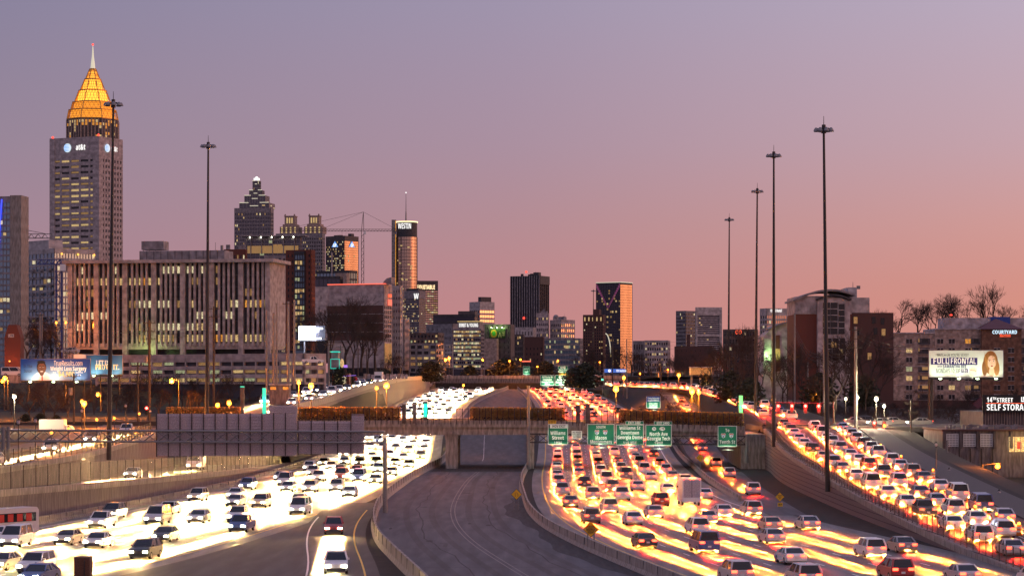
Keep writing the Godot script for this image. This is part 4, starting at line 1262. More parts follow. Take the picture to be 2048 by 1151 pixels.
func twin_crown_tower() -> void:
	var d := 2850.0
	var k := d / F
	var B := building("twin_tower", "stone tower crowned by two lit temple shaped lanterns", 551, 644, 650, 466, 720, d, {"f": 34, "b": 26, "sb": 5, "wall": "grey_panel", "glass": "glass", "lit": 0.2, "lits": ["lit_dim", "lit_warm"], "pw": 0.5, "sh": 0.45, "th": 10, "e": 0.5})
	for cx in [576.0, 625.5]:
		var x: float = -(644 - cx) * k / cos(deg_to_rad(10))
		var lo := MB.new()
		lo.box(Vector3(x - 19 * k, (720 - 466) * k, -20), Vector3(x + 19 * k, (720 - 452) * k, -1))
		lo.box(Vector3(x - 14 * k, (720 - 452) * k, -18), Vector3(x + 14 * k, (720 - 447) * k, -3))
		part("crown_base", lo, "tan_stucco", B.n)
		var w := MB.new()
		for j in 4:
			for s in 3: w.box(Vector3(x + (-16 + j * 9) * k, (720 - 465 + s * 4.5) * k, -0.98), Vector3(x + (-13 + j * 9) * k, (720 - 462 + s * 4.5) * k, -0.8))
		part("crown_uplights", w, "lit_warm", B.n)
		var t := MB.new()
		t.box(Vector3(x - 10.5 * k, (720 - 447) * k, -15), Vector3(x + 10.5 * k, (720 - 431) * k, -4))
		part("lantern_house", t, "tan_stucco", B.n)
		var tw := MB.new()
		for j in 3: tw.box(Vector3(x + (-6.5 + j * 5) * k, (720 - 445) * k, -3.98), Vector3(x + (-3.7 + j * 5) * k, (720 - 434) * k, -3.8))
		part("lantern_light", tw, "lit_warm", B.n)
		var fi := MB.new()
		for s in [-1, 1]: fi.tube(Vector3(x + s * 9.5 * k, (720 - 431) * k, -5), Vector3(x + s * 9.5 * k, (720 - 426.5) * k, -5), 1.2, 0.7, 6)
		fi.box(Vector3(x - 11.5 * k, (720 - 431.5) * k, -15.5), Vector3(x + 11.5 * k, (720 - 430) * k, -3.5))
		part("pinnacle", fi, "tan_stucco", B.n)

func hotel_cylinder() -> void:
	var d := 2800.0
	var k := d / F
	var o := thing("round_hotel", "tall round glass hotel tower with a mast and a name at its top", "building", P(813.5, 740, d))
	var r := 21.0 * k
	var h := (740 - 445) * k
	var c := MB.new()
	c.tube(Vector3(0, 0, 0), Vector3(0, h * 0.9, 0), r, r, 40)
	part("glazing", c, "hotel_glass", o)
	var cr := MB.new()
	cr.tube(Vector3(0, h * 0.9, 0), Vector3(0, h, 0), r * 0.985, r * 0.985, 40)
	part("crown", cr, "dark_panel", o)
	var rg := MB.new()
	for i in 40: rg.tube(Vector3(0, h * 0.9 * i / 40.0, 0), Vector3(0, h * 0.9 * i / 40.0 + 0.5, 0), r + 0.12, r + 0.12, 40, false)
	for i in 40:
		var g := TAU * i / 40
		rg.tube(Vector3(sin(g) * r, 0, cos(g) * r), Vector3(sin(g) * r, h * 0.9, cos(g) * r), 0.22, 0.22, 4, false)
	part("mullions", rg, "dark_panel", o, true)
	var rt := MB.new()
	rt.lathe(Vector3(0, h, 0), [Vector2(r + 0.7, 0), Vector2(r + 0.7, 1.2)], 40)
	part("rim_light", rt, "sign_light_warm", o)
	var sl := MB.new()
	sl.box(Vector3(-30.0 * k, 0, -6), Vector3(-21.5 * k, h + 3, 6))
	part("lift_shaft", sl, "grey_panel", o)
	var se := MB.new()
	se.box(Vector3(-22.6 * k, 8, 6.05), Vector3(-21.2 * k, h + 2.0, 6.4))
	part("shaft_edge_light", se, "lit_amber", o)
	var lw := MB.new()
	for i in 40:
		var g := -1.1 + 1.7 * rng.randf()
		var y := h * (0.1 + 0.75 * rng.randf())
		var u := Vector3(cos(g), 0, -sin(g)) * 1.2
		var p := Vector3(sin(g), 0, cos(g)) * (r + 0.1) + Vector3.UP * y
		lw.quad(p - u, p + u, p + u + Vector3.UP * 1.6, p - u + Vector3.UP * 1.6)
	part("lit_windows", lw, "lit_warm", o, true)
	text("WESTIN", 6.2, "sign_light_white", o, Vector3(-2, h - 4.6, r + 0.6), 15.0)
	var m := MB.new()
	m.tube(Vector3(-1, h, 0), Vector3(-1, h + 22 * k, 0), 0.9, 0.6, 8)
	m.tube(Vector3(-1, h + 22 * k, 0), Vector3(-1, (740 - 385) * k, 0), 0.5, 0.2, 6)
	part("mast", m, "steel", o)
	var bb := MB.new()
	bb.ball(Vector3(-1, (740 - 385) * k, 0), 0.9, 6)
	part("beacon", bb, "sign_light_white", o)

func mural(n: Node3D, at: Vector3) -> void:
	var im := Image.create(64, 40, false, Image.FORMAT_RGB8)
	for y in 40:
		for x in 64:
			var c := Color(0.13, 0.2, 0.1)
			var r := Vector2((x - 18) / 13.0, (y - 20) / 18.0).length()
			if r < 1.0: c = Color(0.55, 0.42, 0.12) if r > 0.6 else Color(0.2, 0.5, 0.15)
			if x > 36 and x < 48 and y > 14 and absf(x - 42) < (y - 12) * 0.3 and absf(x - 42) > (y - 20) * 0.2: c = Color(0.6, 0.55, 0.4)
			if x > 50 and x < 61 and y > 10 and y < 32 and (x % 5 < 2 or y % 9 < 2): c = Color(0.6, 0.55, 0.4)
			im.set_pixel(x, y, c)
	var m := StandardMaterial3D.new()
	m.resource_name = "mural_print"
	m.albedo_texture = ImageTexture.create_from_image(im)
	M["mural_print"] = m
	var b := MB.new()
	b.cb(Vector3(0, 0, -0.1), Vector3(8.6, 4.8, 0.18))
	part("mural_board", b, "dark_panel", n).position = at
	var q := MB.new()
	q.quad(Vector3(-4.2, -2.3, 0.02), Vector3(4.2, -2.3, 0.02), Vector3(4.2, 2.3, 0.02), Vector3(-4.2, 2.3, 0.02))
	part("mural", q, "mural_print", n).position = at
	for k in 3:
		var l := MB.new()
		l.ball(Vector3(-2.8 + k * 2.8, 2.9, 0.8), 0.2, 6)
		part("lamp", l, "white_lamp", n).position = at
		omni(n, at + Vector3(-2.8 + k * 2.8, 2.7, 1.3), Color(0.8, 1, 0.6), 12, 0.15)

# ---- buildings near enough to show their windows --------------------------------------------------------------
func quad_part(called: String, n: Node3D, x: float, y: float, z: float, w: float, h: float, m: String, t := 0.04) -> MeshInstance3D:
	var key := "%s_%.2f_%.2f_%.2f" % [m, w, h, t]
	if not shared.has(key):
		var b := MB.new()
		b.cb(Vector3.ZERO, Vector3(w, h, t))
		shared[key] = b.mesh()
	var o := partm(called, shared[key], m, n)
	o.position = Vector3(x, y, z)
	return o
var shared := {}

func near_buildings() -> void:
	finned_office()
	var B := building("parking_garage", "long open parking garage with lit decks in front of the finned office block", 190, 608, 652, 706, 768, 600, {"f": 3, "b": 18, "sb": 3, "wall": "precast", "glass": "dark_panel", "lit": 0.55, "slit": 0.15, "lits": ["lit_dim", "lit_warm", "lit_green", "lit_dim"], "pw": 0.08, "sh": 0.5, "th": 38, "top": 0.2, "e": 0.6})
	# brick tower with sloped shoulders at the left edge
	var n := thing("brick_tower", "small red brick tower with sloped shoulders at the left edge", "tower", P(24, 748, 560))
	var k := 560.0 / F
	var b := MB.new()
	b.prism(PackedVector2Array([Vector2(-16 * k, 0), Vector2(16 * k, 0), Vector2(16 * k, 74 * k), Vector2(8 * k, 99 * k), Vector2(-8 * k, 99 * k), Vector2(-16 * k, 74 * k)]), -4, 0)
	part("wall", b, "brick", n)
	b = MB.new()
	b.box(Vector3(-17 * k, -2, -4.2), Vector3(17 * k, 15 * k, 0.15))
	part("plinth", b, "concrete", n)
	quad_part("sign_panel", n, -0.3, 77 * k, 0.06, 1.3, 0.75, "sign_white")
	text("LYN", 0.6, "letter_black", n, Vector3(-0.3, 77 * k, 0.12), 1.0)
	omni(n, Vector3(0, 26 * k, 3.2), Color(1, 0.5, 0.3), 14, 0.4)
	quad_part("lamp", n, 0, 26 * k, 3.2, 0.3, 0.3, "sodium_lamp", 0.3)
	# terrace block, apartment tower, low brick block behind the office
	B = building("terrace_block", "glass block with a lit roof terrace under a thin canopy", 491, 600, 603, 474, 640, 1300, {"f": 20, "b": 12, "sb": 3, "wall": "grey_panel", "glass": "dark_glass", "lit": 0.25, "lits": ["lit_dim", "lit_green"], "pw": 0.08, "sh": 0.2, "th": 8})
	slab(B, "canopy", -B.W - 3, 3, B.H + 0.6, B.H + 0.9, -9, 2, "white_panel")
	for j in 5:
		slab(B, "post", -B.W * (0.1 + 0.2 * j) - 0.25, -B.W * (0.1 + 0.2 * j) + 0.25, B.H - 9, B.H + 2.5, 0.3, 0.8, "grey_panel")
		var lb := MB.new()
		lb.ball(Vector3(-B.W * (0.2 + 0.2 * j) + 2.5, B.H + 0.1, 0.6), 0.4, 6)
		part("terrace_lamp", lb, "white_lamp", B.n)
	slab(B, "terrace_glass", -B.W + 1, -1, B.H - 8.5, B.H - 4.5, 0.1, 0.3, "lit_dim")
	B = building("brick_block", "low red brick block with a lit top floor left of the lit terrace", 447, 490, 494, 498, 640, 1200, {"f": 9, "b": 7, "wall": "brick", "lit": 0.3, "pw": 0.5, "sh": 0.4, "th": 8, "top": 0.06})
	rooftop(B, 5, "grey_panel")
	building("office_block", "grey block peeping over the right end of the finned office", 528, 572, 576, 510, 640, 1000, {"f": 10, "b": 5, "wall": "grey_panel", "lit": 0.05, "th": 8, "pw": 0.5})
	B = building("brick_apartments", "red brick apartment tower with a glass middle full of lit rooms", 571, 622, 630, 499, 700, 900, {"f": 17, "b": 6, "sb": 4, "wall": "brick", "lit": 0.05, "slit": 0.08, "pw": 0.62, "sh": 0.5, "th": 20})
	var c := {"n": B.n}
	body(c, Vector3(-B.W * 0.22, 0, 0.7), B.W * 0.42, 0.9, B.H * 0.985, {"f": 17, "b": 4, "sb": 1, "wall": "dark_panel", "glass": "blue_glass", "lit": 0.45, "lits": ["lit_warm", "lit_green", "lit_dim"], "pw": 0.14, "sh": 0.28})
	# glass pieces behind
	B = building("glass_office", "dark blue glass office with a cream stepped end behind the brick hotel", 632, 698, 715, 540, 660, 1250, {"f": 8, "b": 10, "sb": 5, "wall": "dark_panel", "glass": "blue_glass", "lit": 0.12, "pw": 0.06, "sh": 0.25, "th": 30})
	slab(B, "cream_end", -B.W * 0.32, 0.4, B.H * 0.2, B.H * 0.95, 0.1, 3, "tan_stucco")
	slab(B, "mast", -B.W * 0.42, -B.W * 0.40, B.H * 0.6, B.H * 1.3, 3.2, 3.6, "white_panel")
	building("glass_office", "low black glass office under the cream stepped end", 628, 680, 686, 552, 660, 1150, {"f": 5, "b": 6, "wall": "dark_panel", "glass": "dark_glass", "lit": 0.04, "pw": 0.05, "sh": 0.2, "th": 12})
	building("white_hall", "white flat roofed hall left of the brick hotel", 620, 676, 680, 573, 680, 1060, {"f": 3, "b": 4, "wall": "white_panel", "lit": 0.0, "pw": 0.9, "sh": 0.8, "th": 8})
	tower_crane("tower_crane", "tall dark lattice tower crane between the skyscrapers", 725, 590, 462, 1800, 560, 800, "weathered_steel", 0.0)
	brick_hotel()

func finned_office() -> void:
	var d := 640.0
	var k := d / F
	var o := thing("finned_office", "broad concrete office block with tall white fins and many lit windows", "building", P(540, 712, d), -deg_to_rad(10))
	var w := 405 * k / (cos(deg_to_rad(10)) - 889.0 / F * sin(deg_to_rad(10)))
	var s := 30 * k / (sin(deg_to_rad(10)) + 454.0 / F * cos(deg_to_rad(10)))
	var h := (712 - 520) * k
	var b := MB.new()
	b.box(Vector3(-w + 0.8, 2.1, -s + 0.8), Vector3(-0.8, h - 0.3, -0.8))
	part("core", b, "dark_panel", o)
	b = MB.new()
	b.box(Vector3(-w - 1.2, h - 0.5, -s - 1.2), Vector3(1.3, h + 0.35, 1.3))
	part("roof_slab", b, "precast", o)
	b = MB.new()
	b.box(Vector3(-w + 0.3, 1.9, -s + 0.3), Vector3(-0.3, 3.5, -0.25))
	part("base_band", b, "precast", o)
	b = MB.new()
	b.box(Vector3(-w + 2, -4, -s + 2), Vector3(-2, 2, -3))
	part("ground_floor", b, "dark_panel", o)
	b = MB.new()
	b.box(Vector3(-w - 1, -6, -s - 1), Vector3(1, -0.1, 1))
	part("plinth", b, "precast", o)
	var gw := w / 7.0
	var bw := 1.35
	var big := MB.new()
	big.box(Vector3(-bw / 2, -0.05, -0.9), Vector3(bw / 2, h - 0.45, 0.35))
	var bm := big.mesh()
	var fin := MB.new()
	fin.box(Vector3(-0.29, 2.7, -0.8), Vector3(0.29, h - 0.45, 0.3))
	var fm := fin.mesh()
	var fl := (h - 4.1) / 7.0
	var rows := ["..w..|..ww.|.....|.wwww|ww.ww|d....|.....", "yyyyd|yyyyy|yyyoy|y....|.dd..|d....|.....", "...dd|.d...|.....|.....|.....|.....|dd...", "...d.|.d...|ddwww|www.d|.y...|d..yw|oyyoy", "..www|wwd..|.....|.....|..www|..ww.|..d..", "www..|.....|d.d..|wwwww|wwyyw|w....|.....", ".....|.....|..dd.|yyyd.|yyyyy|ooyyy|yyyyy"]
	var look := {".": "window_glass", "w": "lit_white", "y": "lit_warm", "o": "lit_amber", "d": "lit_dim"}
	for g in 8:
		var x := -w + gw * g
		partm("column", bm, "precast", o).position = Vector3(clampf(x, -w + bw / 2, -bw / 2), 0, 0)
		if g == 7: break
		var pitch := (gw - bw) / 5.0
		for j in 5:
			var cx := x + bw / 2 + pitch * (j + 0.5)
			if j > 0: partm("fin", fm, "precast", o).position = Vector3(cx - pitch / 2, 0, 0)
			for f in 7:
				var ch: String = rows[f][g * 6 + j]
				var y := h - 0.6 - fl * (f + 0.5)
				quad_part("window", o, cx, y - 0.2, -0.75, pitch - 0.5, fl * (0.62 if ch != "." else 0.94), look[ch], 0.08)
	for j in 13:
		partm("fin", fm, "precast", o).position = Vector3(-0.28, 0, -s * (j + 0.5) / 13.0)
		if j < 12: quad_part("side_window", o, -0.78, h * 0.55, -s * (j + 1.0) / 13.0, 0.06, h * 0.8, "window_glass", 0.9)
	b = MB.new()
	b.box(Vector3(-w * 0.66, h + 0.35, -s * 0.75), Vector3(-w * 0.24, h + 2.9, -s * 0.2))
	part("roof_plant_house", b, "grey_panel", o)
	b = MB.new()
	b.box(Vector3(-w * 0.66, h + 3.3, -s * 0.6), Vector3(-w * 0.55, h + 5.6, -s * 0.3))
	for q in 4: b.cb(Vector3(-w * (0.65 - 0.03 * q), h + 3.1, -s * 0.3), Vector3(0.2, 0.5, 0.2))
	part("cooling_unit", b, "grey_panel", o)
	var sm2 := MB.new()
	for q in 12: sm2.box(Vector3(-w * 0.66 + w * 0.42 * q / 12.0, h + 0.4, -s * 0.2 + 0.01), Vector3(-w * 0.66 + w * 0.42 * q / 12.0 + 0.12, h + 2.85, -s * 0.2 + 0.1))
	part("panel_seams", sm2, "dark_panel", o, true)
	var an := MB.new()
	an.tube(Vector3(-w * 0.3, h + 2.9, -s * 0.4), Vector3(-w * 0.3, h + 5.2, -s * 0.4), 0.07, 0.05, 5)
	an.tube(Vector3(-w * 0.26, h + 2.9, -s * 0.3), Vector3(-w * 0.26, h + 4.3, -s * 0.3), 0.4, 0.4, 8)
	part("roof_antenna", an, "steel", o)
	var fl2 := MB.new()
	fl2.cb(Vector3(-w * 0.6, -0.0, 5), Vector3(0.7, 0.4, 0.3))
	part("floodlight", fl2, "green_lamp", o)
	omni(o, Vector3(-w * 0.6, 0.6, 4.4), Color(0.8, 1.0, 0.55), 26, 0.3)

func brick_hotel() -> void:
	var B := building("brick_hotel", "hotel with brick lower floors and a red neon line along its roof", 655, 768, 784, 568, 735, 1000, {"f": 8, "b": 1, "sb": 4, "wall": "pale_stone", "glass": "window_glass", "lit": 0.0, "slit": 0.02, "pw": 0.0, "sh": 1.0, "spw": 0.35, "ssh": 0.3, "th": 22, "top": 0.25, "base": 0.3})
	slab(B, "brick_front", -B.W + 0.02, -0.4, B.H * 0.32, B.H * 0.75, 0.05, 0.35, "dark_brick")
	for j in 5: slab(B, "pale_course", -B.W, -0.2, B.H * (0.32 + 0.107 * j), B.H * (0.32 + 0.107 * j) + 0.3, 0.37, 0.5, "white_panel")
	slab(B, "neon_line", -B.W, 0.3, B.H + 0.02, B.H + 0.4, 0.0, 0.35, "neon_red")
	slab(B, "neon_line", 0.0, 0.35, B.H + 0.02, B.H + 0.4, -B.S * 0.3, -0.02, "neon_red")
	var fin := MB.new()
	fin.prism(PackedVector2Array([Vector2(0, 0), Vector2(4, 0), Vector2(4, 2.8), Vector2(2, 2.4), Vector2(0.6, 1.2)]), -5, -1, Vector3(-1.2, B.H + 0.1, 0))
	part("curved_fin", fin, "grey_panel", B.n)
	quad_part("red_sign", B.n, 0.3, B.H - 4.6, -5, 0.2, 1.2, "sign_light_red", 3.2)
	quad_part("red_sign", B.n, 0.3, B.H - 7.4, -5, 0.2, 2.4, "neon_red", 3.6)
	for j in 5: # lit drapery of the entrance
		slab(B, "lit_drape", 0.1, 0.5, B.H * 0.06, B.H * 0.29, -1.2 - j * 1.3, -0.3 - j * 1.3, "lit_dim")
	var c := building("hotel_wing", "white stair tower joined to the brick hotel", 784, 800, 805, 571, 735, 1010, {"f": 12, "b": 3, "sb": 1, "wall": "white_panel", "lit": 0.02, "pw": 0.6, "sh": 0.6, "th": 24})
	c = building("hotel_wing", "lower white wing right of the white stair tower", 803, 809, 819, 637, 740, 1015, {"f": 7, "b": 3, "sb": 7, "wall": "white_panel", "lit": 0.05, "slit": 0.03, "pw": 0.5, "sh": 0.5, "th": 50})

func right_buildings() -> void:
	# pale hotel far off, arched halls and the long hotel
	var B := building("pale_hotel", "distant pale hotel slab with a small lit name on its edge", 1520, 1534, 1588, 616, 720, 1100, {"f": 9, "b": 3, "sb": 12, "wall": "white_panel", "glass": "dark_glass", "rglass": "bronze_glass", "lit": 0.05, "slit": 0.02, "th": 72, "spw": 0.25, "ssh": 0.4, "pw": 0.3, "top": 0.12})
	var tx := text("Omni Hotel", 1.3, "sign_light_white", B.n, Vector3(0.4, B.H - 1.1, -4.4), 5.5)
	tx.rotation.y = PI / 2
	B = building("low_office", "dark low office with a red letter sign among the right hand trees", 1446, 1516, 1520, 658, 720, 1000, {"f": 4, "b": 12, "wall": "brown_panel", "lit": 0.03, "pw": 0.3, "th": 6})
	text("OD", 1.7, "sign_light_red", B.n, Vector3(-B.W * 0.55, B.H - 1.2, 0.3), 2.6)
	arched_hall()
	long_hotel()
	storage()
	# a lit petrol station canopy right of the middle
	var n := thing("service_canopy", "lit flat canopy with two glowing price pylons beyond the bridge", "canopy", P(1402, 777, 720))
	var k := 720 / F
	var b := MB.new()
	b.box(Vector3(-20 * k, 28 * k, -6), Vector3(22 * k, 42 * k, 0))
	part("canopy_light", b, "lit_dim", n)
	b = MB.new()
	b.box(Vector3(-21 * k, 42.1 * k, -6.3), Vector3(23 * k, 44 * k, 0.3))
	part("roof", b, "white_panel", n)
	for s in [-18, 16]: 
		b = MB.new()
		b.box(Vector3((s - 2) * k, 0, -2), Vector3((s + 2) * k, 27.9 * k, -1))
		part("post", b, "tan_stucco", n)
	for s in [7, 11, 15]: quad_part("price_pylon_light", n, s * k, 8 * k, 0.6, 2.0 * k, [16, 22, 12][(s - 7) / 4] * k, "lit_warm", 0.3)
	for s in [-10, -5]: quad_part("pump_lamp", n, s * k, 6 * k, 1.2, 0.5, 0.3, "sign_light_white", 0.2)
	n = thing("gas_shop", "white low shop with a teal roof edge and a glowing purple sign", "shop", P(672, 772, 640))
	k = 640 / F
	b = MB.new()
	b.box(Vector3(-8 * k, 0, -8), Vector3(26 * k, 26 * k, 0))
	part("wall", b, "brick", n)
	b = MB.new()
	b.box(Vector3(-12 * k, 68 * k, -6), Vector3(5 * k, 70 * k, 0.5))
	part("roof_light", b, "teal_light", n)
	b = MB.new()
	b.box(Vector3(-7 * k, 26 * k, -6), Vector3(4 * k, 67.9 * k, -0.2))
	part("upper_storey", b, "grey_panel", n)
	quad_part("purple_sign", n, 19 * k, 40 * k, 0.3, 1.0, 0.7, "neon_purple", 0.1)
	quad_part("lit_window", n, 2 * k, 15 * k, 0.05, 1.2, 2.4, "lit_warm", 0.06)
	quad_part("door_light", n, 15 * k, 12 * k, 0.05, 1.3, 1.8, "lit_white", 0.06)
	b = MB.new()
	b.bar(Vector3(10 * k, 20 * k, 0.3), Vector3(40 * k, 22 * k, 0.3), 0.12)
	part("neon_purple_tube", b, "neon_purple", n)
	b = MB.new()
	b.ball(Vector3(12 * k, 46 * k, 0.6), 0.55, 8, 2.2)
	part("yellow_lamp", b, "lit_warm", n)
	quad_part("sign_frame_light", n, -2 * k, 45 * k, 0.4, 2.4, 2.6, "teal_light", 0.1)
	quad_part("sign_face", n, -2 * k, 45 * k, 0.48, 2.1, 2.3, "grey_panel", 0.1)

func arched_hall() -> void:
	var d := 650.0
	var k := d / F
	var o := thing("arched_hall", "brick and white hall with a curved roof and tall arched window bay", "building", P(1650, 745, d))
	var at := func(px: float, py: float) -> Vector2: return Vector2((px - 1650) * k, (745 - py) * k)
	var b := MB.new()
	var pts := PackedVector2Array([at.call(1590, 800), at.call(1704, 800), at.call(1704, 628), at.call(1590, 628)])
	b.prism(pts, -18, 0)
	part("brick_wall", b, "brick", o)
	b = MB.new()
	pts = PackedVector2Array([at.call(1590, 627.8), at.call(1704, 627.8), at.call(1704, 597)])
	for i in 9: pts.append(at.call(1704 - 114.0 * (i + 1) / 9.0, 597 - 13.0 * sin((i + 1) * 0.19) * 1.0 + (i + 1) * 1.0))
	b.prism(pts, -18, 0)
	part("upper_wall", b, "pale_stone", o)
	var top := MB.new()
	for i in 10:
		var x0 := 1586 + 124.0 * i / 10.0
		var x1 := 1586 + 124.0 * (i + 1) / 10.0
		var f := func(x: float) -> float: return 608 - 26.0 * sin(PI * clampf((x - 1576) / 170.0, 0, 1))
		var p: Vector2 = at.call(x0, f.call(x0))
		var q: Vector2 = at.call(x1, f.call(x1))
		top.hexa([Vector3(p.x, p.y, 1), Vector3(q.x, q.y, 1), Vector3(q.x, q.y, -19), Vector3(p.x, p.y, -19)], [Vector3(p.x, p.y + 0.55, 1), Vector3(q.x, q.y + 0.55, 1), Vector3(q.x, q.y + 0.55, -19), Vector3(p.x, p.y + 0.55, -19)])
	part("curved_roof", top, "grey_panel", o)
	b = MB.new()
	pts = PackedVector2Array([at.call(1634, 800), at.call(1699, 800), at.call(1699, 602)])
	for i in 8: pts.append(at.call(1699 - 65.0 * (i + 1) / 8.0, 602 - 8.0 * sin((i + 1) * PI / 8)))
	b.prism(pts, -10, 1.6)
	part("bay_wall", b, "pale_stone", o)
	b = MB.new()
	for i in 8:
		var p: Vector2 = at.call(1632 + 69.0 * i / 8.0, 601 - 9.0 * sin(i * PI / 8))
		var q: Vector2 = at.call(1632 + 69.0 * (i + 1) / 8.0, 601 - 9.0 * sin((i + 1) * PI / 8))
		b.hexa([Vector3(p.x, p.y, 2.3), Vector3(q.x, q.y, 2.3), Vector3(q.x, q.y, -9), Vector3(p.x, p.y, -9)], [Vector3(p.x, p.y + 0.5, 2.3), Vector3(q.x, q.y + 0.5, 2.3), Vector3(q.x, q.y + 0.5, -9), Vector3(p.x, p.y + 0.5, -9)])
	part("bay_roof", b, "dark_panel", o)
	for q in [[1652, 14, 605, 668], [1667, 14, 605, 668], [1682, 12, 608, 668], [1656, 12, 676, 720], [1670, 12, 676, 720], [1684, 10, 676, 720]]:
		var p: Vector2 = at.call(q[0], (q[2] + q[3]) / 2.0)
		var wn := quad_part("window", o, p.x, p.y, 1.66, q[1] * k, (q[3] - q[2]) * k, "window_glass", 0.12)
		for r in range(1, int((q[3] - q[2]) / 11)): quad_part("pane_bar", wn, 0, (r / float(int((q[3] - q[2]) / 11)) - 0.5) * (q[3] - q[2]) * k, 0.1, q[1] * k, 0.18, "pale_stone", 0.1)
	for q in [[1681, 703, 7, 10, "lit_warm"], [1664, 689, 6, 12, "lit_dim"], [1671, 690, 4, 10, "lit_dim"]]:
		var p: Vector2 = at.call(q[0], q[1])
		quad_part("lit_window", o, p.x, p.y, 1.78, q[2] * k, q[3] * k, q[4], 0.06)
	for j in 7:
		var p: Vector2 = at.call(1594 + j * 6.0, 618)
		quad_part("pilaster", o, p.x, p.y - 0.1, 0.12, 0.5, 2.2, "white_panel", 0.24)
	b = MB.new()
	var p0: Vector2 = at.call(1704.3, 760)
	var p1: Vector2 = at.call(1723, 572)
	b.box(Vector3(p0.x, -8, -22), Vector3(p1.x, p1.y, -8))
	p1 = at.call(1743, 594)
	b.box(Vector3(p0.x + 0.01, -8, -7.9), Vector3(p1.x, p1.y, -3))
	part("white_block", b, "white_panel", o)
	b = MB.new()
	p0 = at.call(1704.4, 760)
	p1 = at.call(1788, 625)
	b.box(Vector3(p0.x, -8, -2.9), Vector3(p1.x, p1.y, -0.3))
	part("brick_wing", b, "dark_brick", o)
	for q in [[1712, 640, "lit_dim"], [1748, 640, "window_glass"], [1766, 642, "window_glass"], [1752, 662, "window_glass"], [1740, 712, "lit_dim"], [1716, 664, "window_glass"], [1768, 664, "lit_dim"]]:
		p0 = at.call(q[0], q[1])
		quad_part("window", o, p0.x, p0.y, -0.27, 1.0, 1.8, q[2], 0.08)
	var an := MB.new()
	an.tube(Vector3(p1.x * 0.5, at.call(1700, 572).y, -12), Vector3(p1.x * 0.5, at.call(1700, 560).y, -12), 0.1, 0.05, 5)
	an.cb(Vector3(p1.x * 0.5 + 1.5, at.call(1700, 571).y, -12), Vector3(0.9, 0.9, 0.9))
	part("roof_antenna", an, "steel", o)
	o = thing("arched_annexe", "smaller arched white annexe at the left of the large curved roof hall", "building", P(1556, 742, 700))
	k = 700 / F
	b = MB.new()
	b.prism(PackedVector2Array([Vector2(-29 * k, -9), Vector2(29 * k, -9), Vector2(29 * k, 96 * k), Vector2(8 * k, 95 * k), Vector2(-10 * k, 89 * k), Vector2(-14 * k, 84 * k), Vector2(-29 * k, 70 * k)]), -14, 0)
	part("wall", b, "pale_stone", o)
	b = MB.new()
	b.box(Vector3(-4 * k, 0, 0.05), Vector3(4 * k, 72 * k, 0.3))
	part("brick_panel", b, "brick", o)
	b = MB.new()
	b.box(Vector3(-27 * k, 0, 0.05), Vector3(-14 * k, 66 * k, 0.3))
	part("side_panel", b, "pale_stone", o)
	b = MB.new()
	for i in 4: b.bar(Vector3((-18 + i * 12) * k, (84 + 13.5 * sin(i * 0.45)) * k, -6), Vector3((-6 + i * 12) * k, (84 + 13.5 * sin((i + 1) * 0.45)) * k, -6), 14, 0.5)
	part("curved_roof", b, "grey_panel", o)
	quad_part("lit_doorway", o, -1 * k, 34 * k, 0.4, 1.6, 3.2, "lit_dim", 0.1)
	quad_part("wall_lamp", o, -22 * k, 30 * k, 0.8, 0.3, 0.3, "white_lamp", 0.2)
	omni(o, Vector3(-22 * k, 32 * k, 2.0), Color(0.7, 1, 0.6), 22, 0.2)

